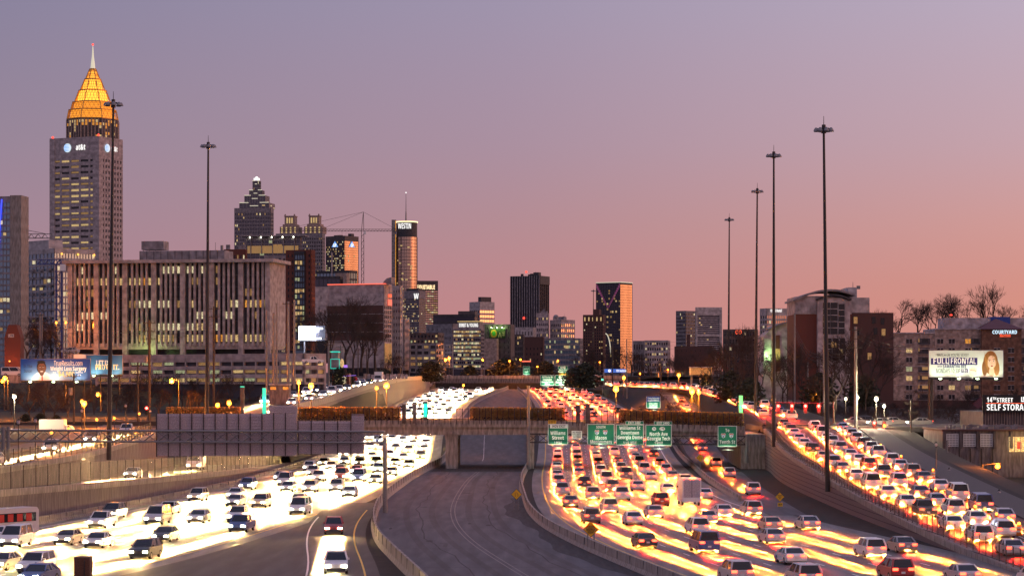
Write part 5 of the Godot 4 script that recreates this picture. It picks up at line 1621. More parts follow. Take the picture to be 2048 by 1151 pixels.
func long_hotel() -> void:
	var d := 780.0
	var k := d / F
	var o := thing("long_hotel", "tan stucco hotel with balconies and a maroon gabled tower", "building", P(1773, 840, d))
	var X0 := func(px: float) -> float: return (px - 1773) * k
	var Y0 := func(py: float) -> float: return (840 - py) * k
	var b := MB.new()
	b.box(Vector3(0, -2, -22), Vector3(X0.call(1870.0), Y0.call(667.0), 0))
	b.box(Vector3(X0.call(1870.0) + 0.01, -2, -22), Vector3(X0.call(1962.0), Y0.call(659.0), 0.25))
	b.box(Vector3(X0.call(2042.0), -2, -22), Vector3(X0.call(2110.0), Y0.call(659.0), 0.2))
	part("wall", b, "tan_stucco", o)
	b = MB.new()
	b.box(Vector3(0.02, Y0.call(667.0) + 0.0, -22.2), Vector3(X0.call(1870.0), Y0.call(664.5), 0.25))
	b.box(Vector3(X0.call(1870.0) + 0.02, Y0.call(659.0), -22.2), Vector3(X0.call(1962.0), Y0.call(656.5), 0.5))
	for y in [698, 733, 770]: b.box(Vector3(0.0, Y0.call(float(y)), 0.01), Vector3(X0.call(1870.0), Y0.call(float(y) - 1.2), 0.12))
	part("cornice", b, "pale_stone", o)
	b = MB.new()
	b.box(Vector3(X0.call(1898.0), Y0.call(659.0), -20), Vector3(X0.call(2110.0), Y0.call(634.0), -8))
	part("roof_block", b, "pale_stone", o)
	b = MB.new()
	b.box(Vector3(X0.call(1992.0), Y0.call(634.0), -14), Vector3(X0.call(2031.0), Y0.call(633.0) + 0.2, -9))
	b.box(Vector3(X0.call(1992.0), Y0.call(648.0), -7.98), Vector3(X0.call(2031.0), Y0.call(633.0), -7.6))
	part("blue_tarpaulin", b, "sign_blue", o)
	b = MB.new()
	b.box(Vector3(X0.call(1962.2), -2, -20), Vector3(X0.call(2041.8), Y0.call(657.0), 1.6))
	part("gable_tower", b, "brown_stucco", o)
	b = MB.new()
	var g := Vector3(X0.call(2001.0), Y0.call(635.5), -7)
	var e := [Vector3(X0.call(1959.0), Y0.call(658.0), 2.4), Vector3(X0.call(2045.0), Y0.call(658.0), 2.4), Vector3(X0.call(2045.0), Y0.call(658.0), -16), Vector3(X0.call(1959.0), Y0.call(658.0), -16)]
	for i in 4: b.tri(e[i], e[(i + 1) % 4], g)
	b.quad(e[3], e[2], e[1], e[0])
	part("hipped_roof", b, "maroon_roof", o)
	text("COURTYARD", 1.15, "sign_light_sky", o, Vector3(X0.call(2008.0), Y0.call(664.0), 1.68), 49 * k)
	text("Marriott", 0.95, "sign_light_red", o, Vector3(X0.call(2009.0), Y0.call(670.8), 1.68), 22 * k, "Droid Serif")
	b = MB.new()
	b.box(Vector3(-0.02, -2, -0.2), Vector3(X0.call(1962.0), Y0.call(800.0), 0.32))
	part("brick_base", b, "dark_brick", o)
	var lit := {"1819_1": "lit_warm", "1819_4": "lit_warm", "1937_0": "lit_amber", "1904_5": "lit_warm", "1937_5": "lit_dim", "1881_2": "lit_dim", "1904_3": "lit_warm", "1819_3": "lit_green"}
	for f in 7:
		var y: float = Y0.call(682.0 + 18.55 * f)
		for px in [1819, 1881, 1904, 1937, 1993, 2021]:
			var zf := 1.62 if px > 1962 else 0.27 if px > 1870 else 0.02
			var key := "%d_%d" % [px, f]
			if f == 0 and px > 1962: continue
			var wn := quad_part("window", o, X0.call(float(px)), y, zf, 12 * k, 9.4 * k, lit.get(key, "window_glass"), 0.06)
			quad_part("mullion", wn, 0, 0, 0.05, 0.12, 9.4 * k, "pale_stone", 0.06)
			quad_part("sill", wn, 0, -5.0 * k, 0.06, 13 * k, 0.14, "pale_stone", 0.16)
			quad_part("head", wn, 0, 5.0 * k, 0.05, 13 * k, 0.14, "pale_stone", 0.12)
		for px in [1849, 1958, 2052]:
			var zf := 0.03 if px < 1870 else 0.28
			var wpx := 24.0 if px != 1958 else 8.0
			if px == 1958: 
				px = 1951
				wpx = 18.0
			var wn := quad_part("balcony", o, X0.call(float(px)), y, zf, wpx * k, 12 * k, "brown_panel", 0.06)
			quad_part("balcony_door", wn, 0.3, -0.1, 0.05, wpx * k * 0.5, 10 * k, "lit_dim" if rng.randf() < 0.25 else "window_glass", 0.06)
			if rng.randf() < 0.6: quad_part("balcony_lamp", wn, -wpx * k * 0.44, 0.2, 0.1, 0.3, 8 * k, "lit_dim", 0.12)
			quad_part("balcony_rail", wn, 0, -4.2 * k, 0.5, wpx * k, 4.2 * k, "dark_panel", 0.06)
			quad_part("balcony_slab", wn, 0, -6.4 * k, 0.28, wpx * k, 0.2, "pale_stone", 0.5)
	b = MB.new()
	b.box(Vector3(0.05, Y0.call(686.0), 0.02), Vector3(0.9, Y0.call(675.0), 0.1))
	part("wall_sign", b, "sign_white", o)
	beacon({"n": o, "d": 300.0}, Vector3(X0.call(1779.0), Y0.call(661.0), -1))
	quad_part("roof_lamp", o, X0.call(1913.0), Y0.call(628.0), -9, 0.7, 0.4, "beacon_light", 0.4)
	# entrance roof
	b = MB.new()
	var gx: float = X0.call(1961.0)
	b.tri(Vector3(gx - 5, Y0.call(817.0), 6), Vector3(gx + 6, Y0.call(817.0), 6), Vector3(gx, Y0.call(792.0), 3))
	b.quad(Vector3(gx + 6, Y0.call(817.0), 6), Vector3(gx + 6, Y0.call(817.0), 1.7), Vector3(gx, Y0.call(792.0), 1.7), Vector3(gx, Y0.call(792.0), 3))
	b.quad(Vector3(gx - 5, Y0.call(817.0), 1.7), Vector3(gx - 5, Y0.call(817.0), 6), Vector3(gx, Y0.call(792.0), 3), Vector3(gx, Y0.call(792.0), 1.7))
	b.quad(Vector3(gx - 5, Y0.call(817.0), 1.7), Vector3(gx + 6, Y0.call(817.0), 1.7), Vector3(gx + 6, Y0.call(817.0), 6), Vector3(gx - 5, Y0.call(817.0), 6))
	part("entrance_roof", b, "maroon_roof", o)
	quad_part("entrance_window", o, gx - 1.0, Y0.call(825.0), 1.75, 4.4, 1.8, "lit_dim", 0.1)
	for s in [-4.4, 1.0, 5.4]: quad_part("porch_post", o, gx + s, Y0.call(828.0), 5.6, 0.4, 24 * k, "tan_stucco", 0.4)
	omni(o, Vector3(gx - 1, Y0.call(822.0), 4.0), Color(1, 0.7, 0.35), 14, 0.3)

func storage() -> void:
	var d := 440.0
	var k := d / F
	var o := thing("storage_building", "ribbed brown storage hall under a black illuminated name board", "building", P(1966, 860, d))
	var b := MB.new()
	b.box(Vector3(0, -1, -22), Vector3(150 * k, 37 * k, 0))
	part("wall", b, "brown_panel", o)
	b = MB.new()
	for j in 28: b.box(Vector3(j * 5.4 * k, 0, 0.01), Vector3(j * 5.4 * k + 0.08, 36.9 * k, 0.1))
	part("ribs", b, "tan_stucco", o, true)
	b = MB.new()
	b.box(Vector3(-1.5 * k, 36.5 * k, 0.15), Vector3(110 * k, 71 * k, 0.7))
	part("sign_board", b, "letter_black", o)
	text("14", 0.92, "sign_light_white", o, Vector3(12 * k, 61 * k, 0.75), 11 * k)
	text("TH", 0.5, "sign_light_white", o, Vector3(22 * k, 63.5 * k, 0.75), 7 * k)
	text("STREET", 0.8, "sign_light_white", o, Vector3(43 * k, 60.3 * k, 0.75), 32 * k)
	text("SELF STORAGE", 1.12, "sign_light_white", o, Vector3(52 * k, 46 * k, 0.75), 90 * k)
	quad_part("red_line", o, 48 * k, 54.2 * k, 0.76, 86 * k, 0.1, "sign_light_red", 0.06)
	quad_part("white_logo", o, 80 * k, 62 * k, 0.76, 9 * k, 10 * k, "sign_light_white", 0.06)
	text("L", 0.7, "letter_black", o, Vector3(79 * k, 63 * k, 0.82))
	d = 418.0
	k = d / F
	o = thing("lower_hall", "low hall with brown piers, white lattice windows and a lit shop room", "building", P(1887, 972, d))
	b = MB.new()
	b.box(Vector3(0, -3, -20), Vector3(230 * k, 110 * k, 0))
	part("wall", b, "wall_concrete", o)
	b = MB.new()
	b.box(Vector3(-0.3, 110.2 * k, -20), Vector3(230 * k, 114 * k, 0.4))
	part("roof_edge", b, "dark_brick", o)
	for j in 7:
		b = MB.new()
		b.box(Vector3((j * 34.0 - 2) * k, 76 * k, 0.02), Vector3((j * 34.0 + 3) * k, 110.1 * k, 0.5))
		part("pier", b, "brown_panel", o)
		if j < 3:
			quad_part("window", o, (j * 34.0 + 18) * k, 92 * k, 0.04, 25 * k, 26 * k, "dark_panel", 0.06)
			var lt := MB.new()
			for q in 9: lt.box(Vector3((j * 34.0 + 6 + q * 3) * k, 79 * k, 0.09), Vector3((j * 34.0 + 7.1 + q * 3) * k, 105 * k, 0.14))
			for q in 8: lt.box(Vector3((j * 34.0 + 6) * k, (80 + q * 3.4) * k, 0.1), Vector3((j * 34.0 + 31) * k, (81.4 + q * 3.4) * k, 0.15))
			part("white_lattice", lt, "sign_white", o, true)
	quad_part("shop_room_light", o, 150 * k, 84 * k, 0.06, 40 * k, 30 * k, "lit_warm", 0.08)
	for q in 4: quad_part("shop_frame", o, (131 + q * 12) * k, 84 * k, 0.14, 0.12, 30 * k, "grey_panel", 0.1)
	quad_part("shop_poster", o, 152 * k, 82 * k, 0.15, 9 * k, 14 * k, "sign_red", 0.06)
	b = MB.new()
	for q in 14: b.cb(Vector3((14 + q * 11) * k, 116.5 * k, -3 - (q % 3) * 2), Vector3(6 * k, 3 + (q % 2) * 0.5 - 2.4, 1.0))
	for q in 3: b.bar(Vector3(60 * k, (119 + q) * k, -4 - q), Vector3(200 * k, (119 + q) * k, -4 - q), 0.12)
	part("roof_plant", b, "grey_panel", o)
	b = MB.new()
	for q in 5: b.tube(Vector3((10 + q * 22) * k, 0, 0.3), Vector3((10 + q * 22) * k, 76 * k, 0.3), 0.1, 0.1, 6)
	part("drain_pipe", b, "dark_steel", o)
	omni(o, Vector3(150 * k, 84 * k, 3), Color(1, 0.8, 0.5), 12, 0.4)

# ---- trees -------------------------------------------------------------------------------------------------------
func grow(tr: MB, tw: MB, a: Vector3, dir: Vector3, l: float, r: float, lev: int, r2: RandomNumberGenerator, up: float) -> void:
	var segs := 2 if lev < 3 else 1
	var p := a
	var v := dir
	for s in segs:
		var q := p + v * l / segs
		var ra := lerpf(r, r * 0.66, float(s) / segs)
		(tr if lev < 2 else tw).tube(p, q, ra, lerpf(r, r * 0.66, float(s + 1) / segs), 6 if lev < 1 else 4 if lev < 3 else 3, false)
		p = q
		v = (v + Vector3(r2.randfn(), r2.randfn() + up, r2.randfn()) * 0.13).normalized()
	if lev >= 6: return
	var k := 3 if lev < 4 else 2 + int(r2.randf() < 0.75)
	for i in k:
		var ax := v.cross(Vector3(r2.randfn(), r2.randfn(), r2.randfn())).normalized()
		var nv := v.rotated(ax, 0.22 + 0.5 * r2.randf())
		nv = (nv + Vector3.UP * up * 0.3).normalized()
		grow(tr, tw, a + (p - a) * (1.0 if i == 0 else 0.6 + 0.4 * r2.randf()), nv, l * (0.62 + 0.24 * r2.randf()), maxf(r * 0.62, 0.018), lev + 1, r2, up)

func bare_tree(sd: int, up: float, m: String) -> Node3D:   # about 10 m tall
	var r2 := RandomNumberGenerator.new()
	r2.seed = sd
	var tr := MB.new()
	var tw := MB.new()
	grow(tr, tw, Vector3(0, -0.6, 0), Vector3(0, 1, 0), 3.0, 0.2, 0, r2, up)
	var o := Node3D.new()
	part("trunk", tr, m, o)
	part("crown", tw, m, o, true)
	return o

func height(x: float, d: float) -> float:   # of the ground
	var c := section(d)
	for i in c.size() - 1:
		if x <= c[i + 1].x: return lerpf(c[i].y, c[i + 1].y, clampf((x - c[i].x) / maxf(c[i + 1].x - c[i].x, 0.001), 0, 1))
	return c[-1].y

func plants() -> void:
	var kinds := [bare_tree(3, 0.35, "bark"), bare_tree(8, 0.1, "bark"), bare_tree(21, 0.6, "bark"), bare_tree(5, 0.25, "bark")]
	# [column, foot row, top row, distance, kind, label]
	var lists := {
		"tall bare tree against the pink sky above the tan hotel|bare trees on the ridge behind the hotel": [[1752, 690, 606, 850, 0], [1800, 690, 590, 860, 1], [1836, 690, 586, 850, 0], [1868, 690, 600, 870, 3], [1884, 690, 574, 850, 0], [1918, 690, 578, 860, 3], [1950, 690, 590, 850, 1], [1984, 690, 560, 840, 2], [2014, 690, 594, 860, 0], [2046, 690, 600, 850, 3], [1776, 690, 618, 840, 3], [1902, 690, 606, 900, 2]],
		"dark bare tree on the slope before the arched hall|bare trees on the right hand slope": [[1452, 790, 668, 620, 0], [1470, 780, 642, 640, 3], [1490, 790, 650, 660, 0], [1506, 790, 690, 590, 1], [1522, 800, 700, 580, 3], [1545, 800, 690, 570, 0], [1566, 800, 700, 575, 1], [1588, 800, 676, 580, 3], [1605, 805, 700, 560, 0], [1628, 805, 690, 570, 1], [1662, 800, 670, 560, 0], [1690, 800, 680, 580, 3], [1716, 800, 640, 600, 0], [1738, 800, 650, 620, 1], [1758, 805, 700, 580, 3], [1672, 815, 720, 520, 1], [1732, 815, 730, 530, 0], [1430, 790, 690, 700, 1], [1415, 780, 700, 760, 3], [1575, 810, 730, 520, 0], [1640, 812, 740, 515, 3], [1700, 790, 700, 640, 2], [1476, 800, 720, 560, 1]],
		"small bare street tree in front of the tan hotel|bare street trees before the hotel": [[1836, 846, 770, 600, 1], [1868, 846, 782, 610, 3], [1935, 846, 764, 600, 0], [1905, 846, 790, 590, 1], [2030, 850, 770, 620, 3]],
		"large dark bare tree left of the brick hotel|large bare trees by the brick hotel": [[660, 735, 590, 800, 0], [690, 735, 580, 820, 3], [722, 735, 588, 810, 1], [750, 735, 612, 830, 0], [640, 735, 620, 780, 1], [706, 740, 610, 760, 3], [735, 740, 640, 770, 0], [610, 735, 612, 760, 2]],
		"bare park tree lit orange by the street lamps|bare trees in the lamplit park": [[58, 838, 752, 520, 1], [88, 838, 764, 530, 3], [108, 840, 756, 500, 1], [135, 838, 770, 520, 1], [165, 842, 772, 510, 3], [188, 838, 762, 560, 1], [250, 838, 760, 560, 3], [22, 836, 770, 540, 0], [318, 838, 770, 540, 1], [372, 838, 774, 530, 3], [400, 840, 760, 560, 0], [446, 836, 780, 500, 1]],
		"dark bare tree behind the left billboards|bare trees behind the left billboards": [[52, 730, 622, 650, 3], [70, 735, 640, 640, 0], [100, 735, 620, 660, 1], [120, 735, 636, 650, 3], [132, 740, 690, 560, 1], [88, 745, 660, 600, 0]],
		"bare bush tree on the dark bank below the parking garage|bare trees on the bank below the garage": [[232, 815, 742, 560, 1], [268, 818, 740, 550, 3], [300, 815, 730, 570, 0], [338, 820, 742, 560, 1], [365, 818, 736, 570, 3], [392, 820, 742, 560, 0], [430, 820, 735, 560, 1], [460, 822, 742, 560, 3], [500, 812, 745, 570, 0]],
		"dark bare tree low on the skyline between the roads|dark bare trees along the far road": [[845, 765, 712, 930, 1], [866, 765, 708, 940, 3], [884, 765, 716, 950, 0], [780, 760, 700, 900, 1], [800, 760, 706, 900, 3], [764, 760, 712, 880, 1], [990, 756, 718, 1080, 1], [1008, 756, 708, 1090, 3], [1030, 756, 706, 1080, 1], [1052, 756, 712, 1100, 0], [1078, 756, 714, 1110, 1]],
		"dark bare tree in the grove right of the small brick house|grove right of the small brick house": [[1160, 765, 698, 1050, 1], [1180, 765, 690, 1060, 3], [1200, 765, 694, 1070, 0], [1222, 765, 688, 1060, 1], [1242, 765, 686, 1060, 3], [1262, 765, 690, 1080, 0], [1284, 768, 706, 1020, 1], [1304, 768, 712, 1000, 3], [1326, 768, 716, 1000, 1], [1346, 768, 706, 1010, 0], [1368, 770, 704, 1000, 3], [1390, 770, 700, 990, 1], [1412, 770, 704, 980, 0], [1440, 770, 696, 960, 3], [1280, 765, 716, 950, 1], [1322, 765, 724, 920, 0], [1432, 780, 716, 850, 1]],
	}
	for key in lists:
		var lab: String = key.get_slice("|", 0)
		for q in lists[key]:
			var src: Node3D = kinds[q[4]]
			var o: Node3D = src.duplicate()
			o.name = numbered("bare_tree")
			add_child(o)
			o.position = P(q[0], q[1], q[3])
			var h: float = (q[1] - q[2]) * q[3] / F
			o.scale = Vector3.ONE * h / 10.2
			o.rotation.y = rng.randf() * TAU
			var rank := 0
			for q2 in lists[key]: rank += int(q2[0] < q[0])
			tag(o, "%s, %s from the left" % [lab, nth(rank)], "tree", key.get_slice("|", 1))
	# evergreens
	var ev := Node3D.new()
	var lf := MB.new()
	for i in 2600:
		var y := rng.randf()
		var rr := (1.0 - pow(absf(y - 0.35) / 0.68, 2.2)) * 0.46 * (0.8 + 0.35 * sin(y * 23 + i % 7)) * sqrt(rng.randf())
		var g := rng.randf() * TAU
		var p := Vector3(cos(g) * rr, y, sin(g) * rr)
		var q := Vector3(rng.randfn(), rng.randfn(), rng.randfn()).normalized() * 0.035
		var s := q.cross(Vector3(rng.randfn(), rng.randfn(), rng.randfn())).normalized() * 0.024
		lf.quad(p - q - s, p + q - s, p + q + s, p - q + s)
	var tk := MB.new()
	tk.tube(Vector3(0, -0.1, 0), Vector3(0, 0.9, 0), 0.03, 0.008, 6)
	part("trunk", tk, "bark", ev)
	part("crown", lf, "evergreen", ev, true)
	for q in [[1170, 775, 726, 880, 1.5, "round dark evergreen beside the far green road sign"], [1145, 772, 736, 900, 1.2, "smaller dark evergreen left of the far green road sign"], [678, 776, 732, 640, 0.9, "dark evergreen bush before the glowing shop"], [700, 768, 740, 660, 0.9, "low evergreen bush right of the glowing shop"], [862, 762, 722, 920, 1.6, "broad dark evergreen below the lit garage"], [1500, 812, 756, 540, 1.3, "dark evergreen on the slope above the frontage road"], [1462, 806, 742, 580, 1.2, "dark evergreen under the fourth mast from the left"], [1640, 808, 746, 560, 1.4, "dark evergreen below the arched hall"], [1725, 812, 752, 560, 1.3, "dark evergreen by the tall pale utility pole"], [1412, 782, 748, 720, 1.2, "dark evergreen beside the lit canopy"], [770, 770, 738, 800, 1.5, "dark evergreen at the end of the upper left road"], [1010, 762, 716, 1000, 1.6, "dark evergreen behind the far bridge"], [1090, 762, 722, 1020, 1.6, "dark evergreen right behind the far green signs"], [940, 762, 730, 1010, 1.3, "dark evergreen below the bright office"], [80, 842, 826, 470, 1.8, "low clipped bush on the lamplit lawn"], [50, 842, 827, 470, 1.6, "low clipped bush at the left of the lamplit lawn"], [112, 842, 829, 470, 1.6, "low clipped bush at the right of the lamplit lawn"]]:
		var o: Node3D = ev.duplicate()
		o.name = numbered("evergreen")
		add_child(o)
		o.position = P(q[0], q[1], q[3])
		var h: float = (q[1] - q[2]) * q[3] / F
		o.scale = Vector3(h * q[4], h, h * q[4])
		tag(o, q[5], "tree")
	# undergrowth on the banks, too thick to count
	var cm: Mesh = kinds[1].get_node("crown").mesh
	for bank in [["undergrowth", "dark leafless undergrowth on the right hand bank", 62, 190, 472, 770, 520], ["undergrowth", "dark leafless undergrowth on the bank below the parking garage", -160, -58, 560, 650, 260], ["undergrowth", "dry scrub on the gore between outbound lanes and ramp", 38, 46, 500, 740, 60]]:
		var mm := MultiMesh.new()
		mm.transform_format = MultiMesh.TRANSFORM_3D
		mm.mesh = cm
		mm.instance_count = bank[6]
		for i in int(bank[6]):
			var d: float = lerpf(bank[4], bank[5], rng.randf())
			var x: float = lerpf(bank[2], bank[3], rng.randf())
			var sc := 0.16 + 0.2 * rng.randf() * (0.4 if bank[2] == 38 else 1.0)
			mm.set_instance_transform(i, Transform3D(Basis(Vector3.UP, rng.randf() * TAU) * Basis.from_scale(Vector3(sc * 1.5, sc, sc * 1.5)), Vector3(x, height(x, d) - 2.4 * sc, -d)))
		var mi := MultiMeshInstance3D.new()
		mi.multimesh = mm
		mi.material_override = M.bark
		mi.name = numbered(bank[0])
		add_child(mi)
		mi.set_meta("kind", "stuff")
		tag(mi, bank[1], "undergrowth")
	for k in kinds: k.free()
	ev.free()

# ---- signs -------------------------------------------------------------------------------------------------------
func truss(n: Node3D, a: Vector3, b: Vector3, h: float, dep: float, step: float, m: String) -> void:
	var ch := MB.new()
	for y in [0.0, h]:
		for z in [0.0, -dep]: ch.tube(a + Vector3(0, y, z), b + Vector3(0, y, z), 0.13, 0.13, 6)
	part("chord", ch, m, n)
	var k := int((b - a).length() / step)
	for i in k:
		var p := a.lerp(b, float(i) / k)
		var q := a.lerp(b, float(i + 1) / k)
		var w := MB.new()
		w.tube(p, q + Vector3.UP * h, 0.06, 0.06, 5)
		w.tube(p + Vector3.UP * h, q, 0.06, 0.06, 5)
		w.tube(p + Vector3(0, 0, -dep), q + Vector3(0, h, 0), 0.05, 0.05, 4)
		w.tube(p + Vector3(0, h, -dep), p + Vector3(0, h, 0), 0.05, 0.05, 4)
		part("lattice_brace", w, m, n)

func sign_gantries() -> void:
	var d := 294.0
	var k := d / F
	var o := thing("sign_gantry", "grey lattice gantry that spans the oncoming lanes, seen from behind", "gantry")
	truss(o, P(0, 881, d) + Vector3(-12, 0, 0), P(768, 885, d), 1.32, 1.1, 1.7, "steel")
	for q in [[770, 1030, 880, 0.3], [6, 968, 858, 0.3], [16, 968, 858, 0.22]]:
		var b := MB.new()
		b.tube(P(q[0], q[1], d), P(q[0], q[2], d) + Vector3(0, 0.3, 0), q[3], q[3] * 0.9, 10)
		b.tube(P(q[0], q[1], d) + Vector3(0, -0.4, 0), P(q[0], q[1], d) + Vector3(0, 0.25, 0), q[3] * 1.8, q[3] * 1.8, 10)
		part("post", b, "steel", o)
	for q in [[313, 594, 827, 911, 538, 811, "wide"], [596, 728, 842, 907, 703, 831, "narrow"]]:
		var s := thing("reversed_road_sign", "%s aluminium road sign seen from behind on the lattice gantry" % q[6], "road sign", P(q[0], q[3], d + 1.6))
		var kk := (d + 1.6) / F
		var n := int((q[1] - q[0]) / 23.0)
		var sw: float = (q[1] - q[0]) * kk / n
		var h: float = (q[3] - q[2]) * kk
		for i in n:
			var b := MB.new()
			b.box(Vector3(i * sw + 0.015, 0, -0.05), Vector3((i + 1) * sw - 0.015, h, 0))
			for r in 14: b.box(Vector3(i * sw + 0.015, r * h / 14, 0.001), Vector3((i + 1) * sw - 0.015, r * h / 14 + 0.09, 0.1))
			part("panel", b, "sign_back", s)
			var z := MB.new()
			z.box(Vector3(i * sw - 0.06, -0.12, 0.11), Vector3(i * sw + 0.06, h + 0.1, 0.24))
			part("stiffener", z, "weathered_steel", s)
		var b2 := MB.new()
		var bx: float = (q[4] - q[0]) * kk
		b2.box(Vector3(bx, h + 0.02, -0.05), Vector3(n * sw, h + (q[2] - q[5]) * kk, 0))
		for r in 3: b2.box(Vector3(bx, h + 0.1 + r * 0.33, 0.001), Vector3(n * sw, h + 0.19 + r * 0.33, 0.1))
		part("exit_tab_panel", b2, "sign_back", s)
	# the gantry before the bridge
	d = 434.0
	o = thing("sign_gantry", "grey lattice gantry in front of the bridge, carrying the green signs", "gantry")
	truss(o, P(1056, 884, d), P(1492, 889, d), 1.5, 1.2, 1.8, "weathered_steel")
	var b := MB.new()
	b.tube(P(1057, 938, d), P(1057, 771, d), 0.32, 0.26, 10)
	part("post", b, "steel", o)
	b = MB.new()
	b.tube(P(1494, 925, d), P(1494, 868, d), 0.32, 0.28, 10)
	part("post", b, "steel", o)
	b = MB.new()
	b.bar(P(1090, 886, d - 1) + Vector3(0, 0, 1.9), P(1480, 891, d - 1) + Vector3(0, 0, 1.9), 0.5, 0.06)
	part("walkway", b, "weathered_steel", o)
	var L := func(lab: String, r: Array, lines: Array, col := "sign_green") -> Node3D: return panel_sign(lab, r, 432.0, lines, col)
	L.call("green sign reading Williams Street below a white HOV exit strip", [1096, 848, 1136, 889], [["HOV EXIT", 4.5, 5.2, 26, "strip"], ["Williams", 18, 7, 30, ""], ["Street", 27.5, 7, 23, ""], ["1 MILE", 36.5, 4.4, 15, ""], ["LEFT", -4.2, 4.4, 13, "tab"]])
	L.call("small pale grey sign with four lines of black text", [1143.5, 861, 1164, 877], [["NO TRUCKS", 2.8, 2.6, 17, "k"], ["OVER 6 WHEELS", 6.2, 2.4, 18, "k"], ["ALLOWED IN", 9.8, 2.4, 16, "k"], ["LEFT LANES", 13.2, 2.4, 16, "k"]], "sign_white")
	L.call("wide green sign with two interstate shields, reading South, Macon and Montgomery", [1175, 848, 1229, 889], [["SOUTH", 6, 5.4, 18, ""], ["75", 16.5, 9, -8, "i"], ["85", 16.5, 9, 8.5, "i"], ["Macon", 27.5, 7, 22, ""], ["Montgomery", 35.5, 7, 44, ""]])
	L.call("green sign reading Williams St, Downtown and Georgia Dome", [1233, 849, 1288, 890], [["Williams St", 7, 7, 42, ""], ["Downtown", 16.5, 7, 36, ""], ["Georgia Dome", 25.5, 7, 50, ""], ["1 1/2  MILE", 36, 4.6, 26, ""], ["EXIT 249C", -3.4, 4.6, 25, "tab2"]])
	L.call("green sign with two oval route shields, reading North Ave and Georgia Tech", [1291.5, 849, 1343.5, 891], [["78", 8, 6, -9, "u"], ["278", 8, 6, 5, "u"], ["North Ave", 18.5, 7, 36, ""], ["Georgia Tech", 27.5, 7, 46, ""], ["1 MILE", 36, 4.6, 16, ""], ["EXIT 249D", -3.4, 4.6, 25, "tab2"]])
	L.call("tall green sign with two interstate shields, reading To and Tenth St", [1436, 851, 1474, 893], [["To", 9, 6.6, 8, ""], ["75", 19.5, 9, -8, "i"], ["85", 19.5, 9, 8, "i"], ["Tenth St", 32.5, 7, 31, ""]])
	# far signs on and beyond the second bridge
	panel_sign("far green sign reading Williams St, left one of the pair on the overpass", [1081, 750, 1108.5, 771], 968.0, [["Williams St", 4, 3.8, 21, ""], ["Downtown", 9, 3.8, 18, ""], ["Georgia Dome", 13.6, 3.8, 23, ""], ["MILE", 18.4, 3, 9, ""]])
	panel_sign("far green sign reading North Ave, right one of the pair on the overpass", [1110.5, 750, 1135.5, 771], 968.0, [["75", 4, 4, -3, "u"], ["85", 4, 4, 3, "u"], ["North Ave", 9.6, 3.8, 18, ""], ["Georgia Tech", 14.2, 3.8, 22, ""], ["MILE", 18.6, 3, 9, ""]])
	panel_sign("small far green sign with an arrow symbol above the left overpass sign", [1088.5, 731, 1106, 747], 1040.0, [["78", 6, 5, 0, "u"], ["Tech", 12, 4, 11, ""]])
	panel_sign("small far green sign with a yellow foot above the right overpass sign", [1117, 731, 1136, 751], 1040.0, [["75", 3.6, 3.6, -3, "u"], ["85", 3.6, 3.6, 3, "u"], ["North Ave", 8, 3, 15, ""], ["Georgia Tech", 11.8, 3, 17, ""], ["EXIT ONLY", 17, 3, 14, "yl"]])
	panel_sign("far pale green sign under a red light bar left of the overpass signs", [1046, 732, 1060, 748], 1050.0, [["Spring St", 5, 3.4, 11, ""], ["Exit", 11, 3.4, 7, ""]])
	o = get_child(-1)
	b = MB.new()
	b.box(Vector3(-1.9, 3.6, 0.1), Vector3(1.9, 4.1, 0.5))
	part("light_bar", b, "neon_red", o)
	panel_sign("wide far green sign on two legs beside the round evergreen", [1164, 760, 1193.5, 773], 900.0, [["Centennial Olympic Park", 2.6, 2.4, 25, ""], ["Turner Arena", 5.4, 2.4, 15, ""], ["World of Coca Cola", 8.2, 2.4, 22, ""], ["EXIT 249D", 11, 2.4, 12, ""]], "sign_green", 2.6)
	panel_sign("half blue, half green sign on the gore grass beyond the bridge", [1293, 793, 1321, 816], 640.0, [["", 5.5, 0, 0, "bluetop"], ["Emory University", 3.4, 3.2, 23, "z"], ["Hospital Midtown", 8, 3.2, 23, "z"], ["Civic Center", 14, 3, 18, ""], ["Fox Theater", 17.6, 3, 17, ""], ["EXIT 249D", 21, 2.8, 16, ""]], "sign_green", 2.4)

func shield(n: Node3D, x: float, y: float, s: float) -> void:
	var b := MB.new()
	b.prism(PackedVector2Array([Vector2(0, -0.56 * s), Vector2(0.34 * s, -0.32 * s), Vector2(0.47 * s, 0.05 * s), Vector2(0.5 * s, 0.3 * s), Vector2(0.36 * s, 0.52 * s), Vector2(0, 0.44 * s), Vector2(-0.36 * s, 0.52 * s), Vector2(-0.5 * s, 0.3 * s), Vector2(-0.47 * s, 0.05 * s), Vector2(-0.34 * s, -0.32 * s)]), 0.0, 0.03)
	var o := part("route_shield", b, "letter_white", n)
	o.position = Vector3(x, y, 0.03)
	b = MB.new()
	b.prism(PackedVector2Array([Vector2(0, -0.5 * s), Vector2(0.3 * s, -0.29 * s), Vector2(0.42 * s, 0.05 * s), Vector2(0.44 * s, 0.2 * s), Vector2(-0.44 * s, 0.2 * s), Vector2(-0.42 * s, 0.05 * s), Vector2(-0.3 * s, -0.29 * s)]), 0.03, 0.05)
	part("blue_field", b, "sign_blue", o)
	b = MB.new()
	b.prism(PackedVector2Array([Vector2(-0.44 * s, 0.23 * s), Vector2(0.44 * s, 0.23 * s), Vector2(0.44 * s, 0.3 * s), Vector2(0.33 * s, 0.45 * s), Vector2(0, 0.38 * s), Vector2(-0.33 * s, 0.45 * s), Vector2(-0.44 * s, 0.3 * s)]), 0.03, 0.05)
	part("red_field", b, "sign_red", o)

